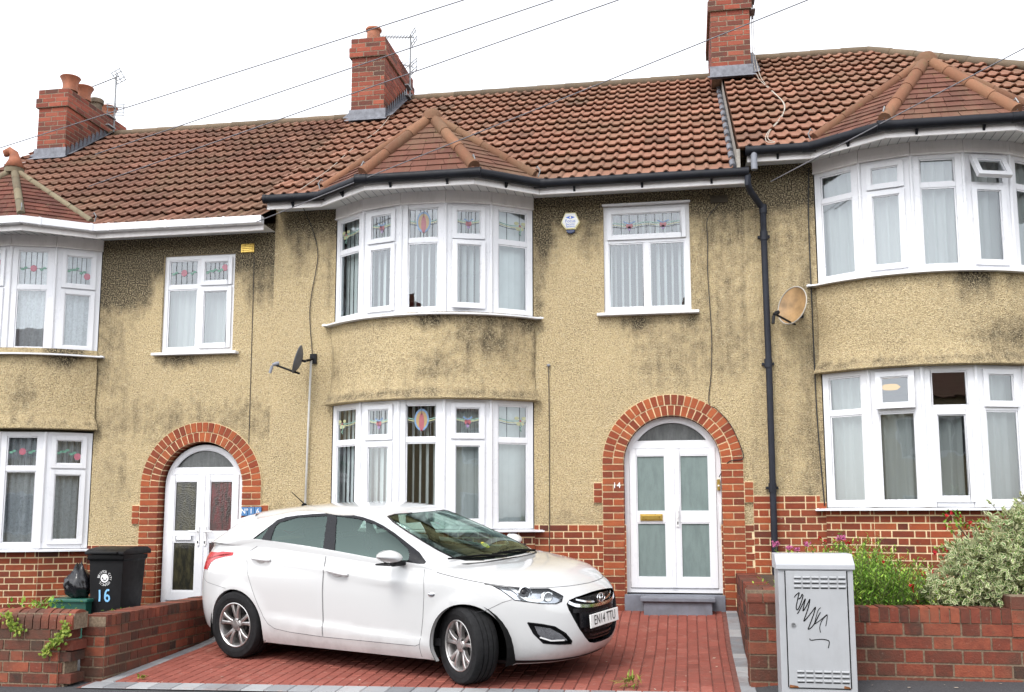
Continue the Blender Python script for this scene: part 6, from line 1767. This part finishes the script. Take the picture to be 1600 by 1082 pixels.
# --- grille
mb = region_mesh(P, T, lambda c: inside(c, GR), low, -.055); gr = weld_smooth(mb, 'grille', M['black_plastic'], car)
mb = MB(); pr = [Vector(low(*p)) for p in resample(GR[:-1]+[GR[-1]], .03, closed=False)]
for sg in (1, -1):
    a = [Vector((p.x, p.y*sg, p.z)) for p in pr]; b = [Vector((p.x-.055, p.y*sg*.97, p.z)) for p in pr]; mb.grid([a, b])
mb.build('grille_surround', M['trim'], gr, fix=False, smooth=True, local=True)
mb = MB()
for pts, w, off in ((spline([(.245, .662), (.21, .632), (.15, .615), (.08, .605), (0, .602)], 6), .026, -.006), (spline([(.19, .678), (.13, .652), (.085, .640), (.055, .636)], 6), .014, -.016)):
    surf_line(mb, low, pts, w, off)
mb.build('chrome_wing', M['chrome'], gr, fix=False, smooth=True, local=True)
mb = MB()
for zz, w, off in ((.69, .01, -.035), (.675, .01, -.035), (.66, .01, -.035), (.645, .01, -.035), (.63, .01, -.035)): surf_line(mb, low, [(0, zz), (.1, zz), (.2, zz-.004)], w, off)
surf_line(mb, low, [(0, .582), (.12, .582), (.225, .586)], .035, -.022)
surf_line(mb, low, [(0, .50), (.1, .50), (.19, .50)], .13, -.024)
for zz, w in ((.405, .028), (.355, .018), (.325, .012)): surf_line(mb, low, [(0, zz), (.08, zz), (.165 if zz > .36 else .12, zz+.012)], w, -.020)
mb.build('grille_bar', M['trim'], gr, fix=False, smooth=True, local=True)
# badge: slanted H in an oval ring
mb = MB(); bc_ = Vector((low(0, .655)[0]+.004, 0, .655)); Uc, Vc, Nc = Y*1.0, Vector((-.12, 0, 1)).normalized(), X
ring = [bc_+Uc*.068*math.cos(2*PI*k/28)+Vc*.036*math.sin(2*PI*k/28) for k in range(28)]; mb.tube(ring, .0055, 8, closed=True)
for sg in (-1, 1): mb.tube([bc_+Uc*(sg*.026-.010)-Vc*.030, bc_+Uc*(sg*.026+.010)+Vc*.030], [.008, .007], 8)
mb.tube([bc_-Uc*.026-Vc*.010, bc_+Uc*.0, bc_+Uc*.026+Vc*.010], .007, 8)
mb.build('badge', M['chrome'], gr, smooth=True, local=True)
# number plate
pl_ = MB(); pz = .487; pxx = low(0, pz)[0]+.006; O = Vector((pxx, 0, pz)); Vp = Vector((-.05, 0, 1)).normalized()
pl_.obox(O, Y, Vp, Y.cross(Vp), -.26, .26, -.0555, .0555, -.006, .004); plate = pl_.build('number_plate', M['plate'], car, bevel=.003, local=True)
mb = MB(); text_mesh(mb, 'EN14 TTU', .112, O+X*.0, Y, Vp, .006, sx=.80, bold=.0)
zs_ = [p.z for p in mb.v]; mb.build('plate_lettering', M['plate_ink'], plate, fix=False, local=True)
# lower lip under the bumper
mb = MB(); surf_line(mb, low, [(0, .190), (.3, .190), (.55, .195), (.75, .20)], .035, .002); mb.build('bumper_lip', M['black_plastic'], car, fix=False, local=True)
# --- mirrors, handles, wipers, aerial
for sg in (1, -1):
    bm = bmesh.new(); bmesh.ops.create_icosphere(bm, subdivisions=4, radius=1)
    for v in bm.verts:
        c = v.co; x = c.x*(.10 if c.x > 0 else .07)*(1-.12*c.z); zz = c.z*.060*(1-.35*max(-c.y, 0))*(1 if c.z > 0 else .8); y = c.y*.115
        if c.x < -.2: x = -.03-.02*(1-c.y*c.y)
        v.co = Vector((2.02+x+.02*c.y, (-1.0+y)*sg, 1.035+zz+.012*(-c.y)))
    me = bpy.data.meshes.new('mirror'); bmesh.ops.recalc_face_normals(bm, faces=bm.faces); bm.to_mesh(me); bm.free(); me.polygons.foreach_set('use_smooth', [True]*len(me.polygons)); me.materials.append(M['paint'])
    mo = bpy.data.objects.new('door_mirror', me); COL.objects.link(mo); mo.parent = car; W0[mo.name] = Vector((0, 0, 0))
    mb = MB(); mb.tube([(2.06, -.76*sg, .965), (2.05, -.86*sg, .972), (2.03, -.96*sg, .985)], [.05, .038, .05], 10); mb.tube([(2.11, -1.10*sg, .985), (1.95, -1.08*sg, .980), (1.95, -.90*sg, .975)], .014, 8); mb.v = [Vector((p.x, p.y, .975+(p.z-.975)*.6)) for p in mb.v]
    mb.build('mirror_foot', M['black_plastic'], mo, smooth='auto', local=True)
for d, (s0, z0), (s1, z1) in ((doors[0], (1.56, .884), (1.437, .850)), (doors[2], (2.066, .958), (1.935, .944))):
    mb = MB(); A, B = Vector(low(s0, z0)), Vector(low(s1, z1)); pts = [A+Vector((0, -.002, 0)), A.lerp(B, .15)+Vector((0, -.028, .002)), A.lerp(B, .5)+Vector((0, -.036, .004)), A.lerp(B, .85)+Vector((0, -.028, .002)), B+Vector((0, -.002, 0))]
    mb.tube([Vector(p) for p in spline(pts, 4)], .015, 8); mb.build('handle', M['paint'], d, smooth=True, local=True)
    mb = MB(); c = A.lerp(B, .48); mb.lathe([(.055, 0), (.05, .0015), (0, .002)], c+Vector((0, -.001, -.012)), -Y, 20); mb.v = [Vector((p.x, p.y-.0015, c.z+(p.z-c.z)*.62)) for p in mb.v]; mb.build('handle_recess', plain('handle_shadow_paint', (.60, .60, .60), .4), d, fix=False, smooth=True, local=True)
mb = MB()
for y0, y1 in ((.52, -.10), (-.06, -.62)):
    def ws(y, z): 
        lo, hi = 0.0, 1.0
        for _ in range(30):
            m = (lo+hi)/2
            if -up(m, z)[1] < abs(y): lo = m
            else: hi = m
        p = Vector(up(lo, z)); p.y = y; return p
    P0, P1 = ws(y0, .962)+Vector((.01, 0, .02)), ws(y1, .995)+Vector((.012, 0, .018)); mb.tube([P0, P0.lerp(P1, .5)+Vector((.006, 0, .014)), P1], [.012, .010, .006], 8); Q0, Q1 = P0.lerp(P1, .25), P0.lerp(P1, 1.15); mb.tube([Q0-Vector((0, 0, .008)), Q1-Vector((0, 0, .008))], .007, 6)
mb.build('wiper', M['matt_black'], car, smooth='auto', local=True)
mb = MB(); mb.add([Vector(up(s, up_lo(s)))+Vector((0.01, 0, .004)) for s in [.52*k/8 for k in range(9)]]+[Vector(up(s, up_lo(s)+.0))+Vector((-.06, .0, .012)) for s in [.52*k/8 for k in range(8, -1, -1)]], [tuple(range(18))]); 
n_ = len(mb.v); mb = both(mb); mb.build('scuttle', M['black_plastic'], car, fix=False, local=True)
mb = MB(); mb.lathe([(.032, 0), (.026, .018), (.012, .028)], (.10, 0, roof_h(.10, 0)-.003), Z, 12); mb.tube([(.10, 0, roof_h(.10, 0)+.02), (-.075, .0, 1.555)], [.006, .004], 6); mb.build('roof_aerial', M['matt_black'], car, smooth='auto', local=True)
mb = MB(); c = Vector((2.03, -.05, 1.115)); c = ws(-.02, 1.07)+Vector((-.02, 0, .0)); nx = Vector((.55, 0, .83)); ux = Y; vx = Vector((-.83, 0, .55))
disc(mb, c, ux, vx, nx, 0, 0, .045, .045, 0, 0, 20)
for sx in (-1, 1): disc(mb, c, ux, vx, nx, sx*.016, .012, .006, .009, .001, 1, 8)
strip2d(mb, c, ux, vx, nx, [(-.022, -.008), (-.012, -.020), (0, -.024), (.012, -.020), (.022, -.008)], .005, .001, 1)
mb.build('round_sticker', [plain('yellow_sticker', (.75, .62, .06), .5), M['matt_black']], car, fix=False, local=True)
# --- wheels
def wheel(cx, cy, steer):
    ax = Vector((math.sin(steer), -math.cos(steer), 0)) if cy < 0 else Vector((-math.sin(steer), math.cos(steer), 0))
    C = Vector((cx, cy, .317)); Rr = Vector((ax.y, -ax.x, 0)); 
    hub = MB(); hub.lathe([(.0, .035), (.10, .035), (.105, .0), (.20, -.03)], C, ax, 28); whl = hub.build('wheel', M['rim_dark'], car, smooth='auto', local=True)
    t = MB(); prof = [(.205, -.095), (.225, -.105), (.270, -.112), (.300, -.108), (.314, -.092), (.3175, -.06), (.3175, -.052), (.309, -.050), (.309, -.042), (.318, -.040), (.318, -.005), (.309, -.003), (.309, .005), (.318, .007), (.318, .040), (.309, .042), (.309, .050), (.3175, .052), (.3175, .06), (.314, .092), (.300, .108), (.270, .112), (.225, .105), (.207, .092)]
    t.lathe(prof, C, ax, 56, cap=False); t.lathe([(.262, .1125), (.258, .1135), (.254, .1125)], C, ax, 48, cap=False); t.build('tyre', M['tyre'], whl, smooth='auto', local=True)
    r = MB(); r.lathe([(.195, -.09), (.188, -.02), (.190, .06), (.200, .085), (.209, .092), (.211, .100), (.205, .102), (.196, .094)], C, ax, 48, cap=False)
    for k in range(5):
        for d in (-.21, .21):
            th = 2*PI*k/5+.3; a0 = th+d*.55; a1 = th+d*1.12
            def pt(rad, an, h, w, sd):
                dr = Rr*math.cos(an)+Z*math.sin(an); tg = -Rr*math.sin(an)+Z*math.cos(an); return C+dr*rad+tg*w*sd+ax*h
            rows = [(.045, a0, .072, .016), (.10, (a0*2+a1)/3, .086, .015), (.15, (a0+a1*2)/3, .090, .014), (.198, a1, .088, .020)]
            V_ = []
            for rad, an, h, w in rows: V_ += [pt(rad, an, h-.035, w*1.1, -1), pt(rad, an, h-.004, w, -1), pt(rad, an, h, w*.6, -1), pt(rad, an, h, w*.6, 1), pt(rad, an, h-.004, w, 1), pt(rad, an, h-.035, w*1.1, 1)]
            r.add(V_, [(i*6+j, i*6+j+1, i*6+6+j+1, i*6+6+j) for i in range(3) for j in range(5)])
    r.lathe([(.062, .04), (.060, .074), (.052, .082), (.034, .084)], C, ax, 28, cap=False)
    rim = r.build('rim', M['rim'], whl, smooth='auto', local=True, angle=30)
    h = MB(); h.lathe([(.034, .080), (.032, .088), (.0, .090)], C, ax, 24)
    for k in range(5):
        an = 2*PI*k/5+.3+PI/5; h.lathe([(.010, .07), (.010, .084), (0, .085)], C+(Rr*math.cos(an)+Z*math.sin(an))*.057, ax, 8, .5, 1)
    h.build('hub_cap', [M['rim'], M['rim_dark']], whl, smooth='auto', local=True)
wheel(.02, -.775, 0); wheel(.02, .775, 0); wheel(2.66, -.765, R(-24)); wheel(2.66, .765, R(-22))
# ------------------------------------------------------------------ plants
def leaf_mat(name, stops, trans=.3):
    g = NG(name); co = g.pos(); t = g.attr('tone'); n = g.noise(co, 30, 3); v = g.math('ADD', t, g.math('MULTIPLY', g.math('SUBTRACT', n, .5), .3)); c = g.ramp(v, stops)
    b = g.bsdf(c, .5, 0, None, .35, link=False); tl = g.n.new('ShaderNodeBsdfTranslucent'); g.l.new(c, tl.inputs['Color'])
    mx = g.n.new('ShaderNodeMixShader'); mx.inputs[0].default_value = trans; g.l.new(b.outputs[0], mx.inputs[1]); g.l.new(tl.outputs[0], mx.inputs[2]); g.l.new(mx.outputs[0], g.out.inputs['Surface']); return g.m
M['leaf'] = leaf_mat('fresh_green_leaf', [(0, (.06, .16, .018)), (.5, (.17, .34, .035)), (1, (.36, .52, .08))])
M['leaf_dark'] = leaf_mat('variegated_leaf_centre', [(0, (.035, .085, .02)), (.5, (.09, .18, .04)), (1, (.20, .30, .07))])
M['leaf_cream'] = leaf_mat('variegated_leaf_margin', [(0, (.44, .47, .22)), (.5, (.72, .72, .46)), (1, (.84, .82, .56))])
M['leaf_yellow'] = leaf_mat('yellow_green_weed_leaf', [(0, (.10, .17, .02)), (.5, (.22, .30, .04)), (1, (.38, .42, .08))])
M['petal_red'] = leaf_mat('red_petal', [(0, (.35, .006, .012)), (1, (.62, .02, .03))]); M['petal_pink'] = leaf_mat('pink_petal', [(0, (.42, .08, .22)), (1, (.68, .22, .42))])
M['stem'] = plain('plant_stem', (.09, .11, .035), .7); M['twig'] = plain('brown_twig', (.075, .05, .03), .8)
def leaf(mb, p, d, n, L, w, tone, mi=0, bend=.25, edge=None):
    d = d.normalized(); s = d.cross(n); s = s.normalized() if s.length > 1e-4 else d.orthogonal().normalized(); n = s.cross(d)
    a = p; b1 = p+d*L*.35-s*w/2; b2 = p+d*L*.35+s*w/2; m = p+d*L*.4+n*w*.12; c1 = p+d*L*.72-s*w*.36-n*L*bend*.25; c2 = p+d*L*.72+s*w*.36-n*L*bend*.25; t = p+d*L-n*L*bend*.6; k = p+d*L*.72-n*(L*bend*.25-w*.08)
    if edge is None: mb.add([a, b1, c1, t, c2, b2, m, k], [(0, 6, 1), (1, 6, 7, 2), (2, 7, 3), (0, 5, 6), (5, 4, 7, 6), (4, 3, 7)], tone, mi)
    else:
        mb.add([a, b1, c1, t, c2, b2], [(0, 5, 4, 3, 2, 1)], tone, edge); u = n*.0012; i = .55
        mb.add([q+u for q in (a.lerp(m, .2), m.lerp(b1, i), k.lerp(c1, i), k.lerp(t, .6), k.lerp(c2, i), m.lerp(b2, i))], [(0, 5, 4, 3, 2, 1)], tone, mi)
def rv(r): 
    while True:
        v = Vector((r.uniform(-1, 1), r.uniform(-1, 1), r.uniform(-1, 1)))
        if .05 < v.length < 1: return v.normalized()
def flower(mb, c, r, n, size, mi=0, petals=5):
    ax = rv(r); ax.y -= .5; ax.normalize(); u = ax.orthogonal().normalized(); v = ax.cross(u)
    for k in range(petals):
        th = 2*PI*k/petals; d = u*math.cos(th)+v*math.sin(th); leaf(mb, c, d+ax*.4, ax, size, size*.75, r.random(), mi, .1)
rp = random.Random(21)
# variegated shrub spilling over the garden wall
t = thing('variegated_shrub', 'large cream and green variegated shrub spilling over the garden wall at the right', 'shrub', (2.85, -2.2, .5))
tw = MB(); lf = MB()
blobs = [((2.55, -2.30, 1.00), (.42, .42, .28)), ((2.85, -2.25, 1.25), (.45, .42, .34)), ((3.25, -2.2, 1.35), (.5, .45, .42)), ((2.25, -2.42, .90), (.30, .35, .17)), ((2.62, -2.50, .82), (.50, .30, .13)), ((3.35, -2.35, .95), (.6, .45, .35)), ((2.75, -2.45, 1.08), (.45, .32, .28)),  ((3.02, -2.1, 1.44), (.28, .3, .20)), ((2.40, -2.25, 1.13), (.20, .3, .16)), ((2.04, -2.45, .86), (.14, .2, .09))]
for (c, rad) in blobs:
    c = Vector(c); vol = rad[0]*rad[1]*rad[2]; nst = int(430*(vol/.05)**.62)
    for k in range(nst):
        d = rv(rp); 
        if d.y > .55: d.y = -d.y
        rr_ = rp.uniform(.55, 1.0); sc = 1+.16*math.sin(d.x*9+c.x*5)*math.sin(d.z*8+1)
        p = c+Vector((d.x*rad[0], d.y*rad[1], d.z*rad[2]))*rr_*sc
        q = p+(d+rv(rp)*.7+Z*.25).normalized()*rp.uniform(.05, .11)
        if p.z < .80 and p.y < -2.72 and p.x < 2.7: continue
        if rr_ > .8 and rp.random() < .5: tw.tube([p-d*.05, q], .0025, 4)
        br_ = rp.uniform(.15, .95)
        for j in range(7):
            b = p.lerp(q, j/6); dd = (rv(rp)+d*.5+(q-p).normalized()*.6); leaf(lf, b, dd, (d+rv(rp)*.5+Z*.4).normalized(), rp.uniform(.036, .058), rp.uniform(.020, .030), min(max(br_+rp.uniform(-.25, .25), 0), 1), 0, .2, edge=1)
for k in range(14):
    a = Vector((2.75+rp.uniform(-.15, .2), -2.25+rp.uniform(-.1, .1), .5)); b = Vector((rp.uniform(2.1, 3.5), rp.uniform(-2.5, -2.0), rp.uniform(.9, 1.45))); tw.tube([a, a.lerp(b, .5)+Z*.05, b], [.014, .009, .005], 6)
tw.build('stem', M['twig'], t, fix=False); lf.build('foliage', [M['leaf_dark'], M['leaf_cream']], t, fix=False)
# bushy green perennial
t = thing('leafy_plant', 'bushy bright green leafy plant with a few red flowers behind the garden wall', 'plant', (1.55, -1.95, .5))
st = MB(); lf = MB(); fl_ = MB()
for k in range(820):
    bx, by = rp.gauss(1.50, .28), rp.uniform(-2.55, -1.55); bx = min(max(bx, .98), 2.12); h = rp.uniform(.40, .78)*(1-.45*abs(bx-1.45)/.65)*(1+.25*(by+2.05)); b = Vector((bx, by, .5)); lean = Vector((rp.gauss(0, .16)+(bx-1.5)*.22, rp.gauss(-.06, .12), 0)); top = b+Vector((lean.x, lean.y, h))
    st.tube([b, b.lerp(top, .5)-lean*.08, top], [.0035, .003, .002], 4)
    n = int(h/.022); tn = rp.uniform(.1, .9)
    for j in range(4, n+1):
        f = j/n; p = b.lerp(top, f)-lean*.3*f*(1-f); a = j*2.4+k; d = Vector((math.cos(a), math.sin(a), .55+.5*f)); leaf(lf, p, d, Z, rp.uniform(.045, .085)*(1.15-.5*f), rp.uniform(.010, .015), min(max(tn+.35*(f-.5)+rp.uniform(-.12, .12), 0), 1), 0, .35)
for c in ((1.16, -1.9, 1.30), (1.20, -1.92, 1.27), (1.36, -1.9, 1.28), (1.40, -1.92, 1.25), (1.97, -2.3, 1.00), (1.94, -2.3, 1.02), (2.00, -2.3, 1.03), (1.80, -2.55, .93), (1.82, -2.56, .90), (1.84, -2.58, .80), (1.62, -2.3, 1.10), (1.98, -2.32, .97)):
    c = Vector(c)
    for q in range(2): flower(fl_, c+rv(rp)*.012, rp, Z, .024)
    st.tube([c, c-Z*.25+Vector((.02, .05, 0))], .002, 4)
st.build('stem', M['stem'], t, fix=False); lf.build('foliage', M['leaf'], t, fix=False); fl_.build('flower', M['petal_red'], t, fix=False)
# pink valerian heads above the cabinet
t = thing('pink_flowers', 'pink clustered flower heads on tall stems just above the grey cabinet', 'flowers', (.9, -2.4, .5))
st = MB(); fl_ = MB(); lf = MB()
for c, s in (((.735, -2.4, 1.255), .034), ((.845, -2.4, 1.225), .024), ((.91, -2.4, 1.215), .026), ((1.0, -2.35, 1.255), .022), ((1.30, -2.1, 1.30), .030), ((1.33, -2.12, 1.31), .022)):
    c = Vector(c)
    for k in range(34): p = c+Vector((rp.gauss(0, s*.5), rp.gauss(0, s*.5), rp.gauss(0, s*.38))); flower(fl_, p, rp, Z, .010, 0, 4)
    st.tube([c, c-Z*.4+Vector((rp.uniform(-.03, .03), .05, 0)), c-Z*.72], .0035, 5)
    for k in range(14): leaf(lf, c-Z*rp.uniform(.03, .6), rv(rp)+Z*.3, Z, .05, .02, rp.random())
for k in range(40): leaf(lf, Vector((rp.uniform(.75, 1.35), rp.uniform(-2.4, -2.1), rp.uniform(1.0, 1.2))), rv(rp)+Z*.6, Z, .06, .016, rp.random())
st.build('stem', M['stem'], t, fix=False); fl_.build('flower', M['petal_pink'], t, fix=False); lf.build('foliage', M['leaf'], t, fix=False)
# fuchsia behind the shrub
t = thing('fuchsia', 'sprigs with small hanging red flowers at the top left of the variegated shrub', 'plant', (2.5, -1.7, .5))
st = MB(); fl_ = MB(); lf = MB()
for k in range(36):
    b = Vector((2.6+rp.uniform(-.2, .2), -1.75+rp.uniform(-.2, .1), .9)); top = Vector((rp.uniform(2.15, 3.0), rp.uniform(-2.0, -1.7), rp.uniform(1.15, 1.62))); m = b.lerp(top, .6)+Z*.14; st.tube([b, m, top], [.004, .003, .002], 4)
    for j in range(18): f = rp.uniform(.3, 1); p = b.lerp(m, f*2) if f < .5 else m.lerp(top, f*2-1); leaf(lf, p, rv(rp)-Z*.1, Z, rp.uniform(.03, .05), .018, rp.uniform(.2, .8))
    if rp.random() < .8: flower(fl_, top-Z*.03, rp, Z, .022); flower(fl_, top-Z*.045, rp, Z, .018)
st.build('stem', M['twig'], t, fix=False); fl_.build('flower', M['petal_red'], t, fix=False); lf.build('foliage', M['leaf'], t, fix=False)
# weeds
def weed(nm, label, loc, n, spread, h, mat, L=(.02, .045), w=.6, trail=None):
    mb = MB(); c = Vector(loc)
    for k in range(n):
        if trail: 
            f = rp.random(); i = f*(len(trail)-1); a = int(min(i, len(trail)-2)); p = Vector(trail[a]).lerp(Vector(trail[a+1]), i-a)+Vector((rp.gauss(0, spread), -abs(rp.gauss(0, .02)), rp.gauss(0, spread)))
        else: p = c+Vector((rp.gauss(0, spread), rp.gauss(0, spread*.6), rp.uniform(0, h)))
        l = rp.uniform(*L); leaf(mb, p, rv(rp)+Z*(.8 if not trail else 0)-Y*.5, -Y if trail else Z, l, l*w, rp.random(), 0, .2)
    if trail: mb.tube([Vector(q) for q in trail], .003, 4, .1)
    return tag(mb.build(nm, M[mat], None, fix=False), label, 'weed')
weed('trailing_weed', 'yellow-green weed trailing down the front of the left brick wall', (0, 0, 0), 190, .020, 0, 'leaf_yellow', (.02, .04), .8, [(-5.22, -3.39, .60), (-5.16, -3.39, .545), (-5.20, -3.39, .47), (-5.32, -3.39, .42), (-5.38, -3.39, .36)][0:5] if False else [(-5.27, -3.39, .60), (-5.27, -3.39, .52), (-5.33, -3.39, .46), (-5.42, -3.39, .40), (-5.46, -3.39, .33)])
weed('trailing_weed', 'weed tuft rooted in the coping at the far left of the brick wall', (0, 0, 0), 110, .02, 0, 'leaf_yellow', (.02, .04), .8, [(-5.86, -3.39, .66), (-5.80, -3.39, .60), (-5.76, -3.39, .54), (-5.70, -3.39, .50)])
weed('weed', 'small green weed growing at the foot of the left door frame', (-5.30, -.35, .52), 40, .025, .16, 'leaf', (.03, .06), .5)
weed('weed', 'leafy weeds behind the coping of the left front wall', (-6.25, -2.4, .55), 150, .16, .14, 'leaf', (.03, .06), .5)
weed('weed', 'weeds growing between the green box and the side wall', (-5.66, -1.9, .50), 60, .10, .06, 'leaf', (.03, .05), .5)
weed('weed', 'straw coloured grass tuft at the edge of the driveway near the right', (-.50, -3.06, .16), 60, .03, .03, 'leaf_yellow', (.05, .11), .12)
weed('weed', 'tiny weed between the grey edging blocks at the left', (-4.72, -3.10, .10), 30, .02, .02, 'leaf_yellow', (.015, .035), .6)
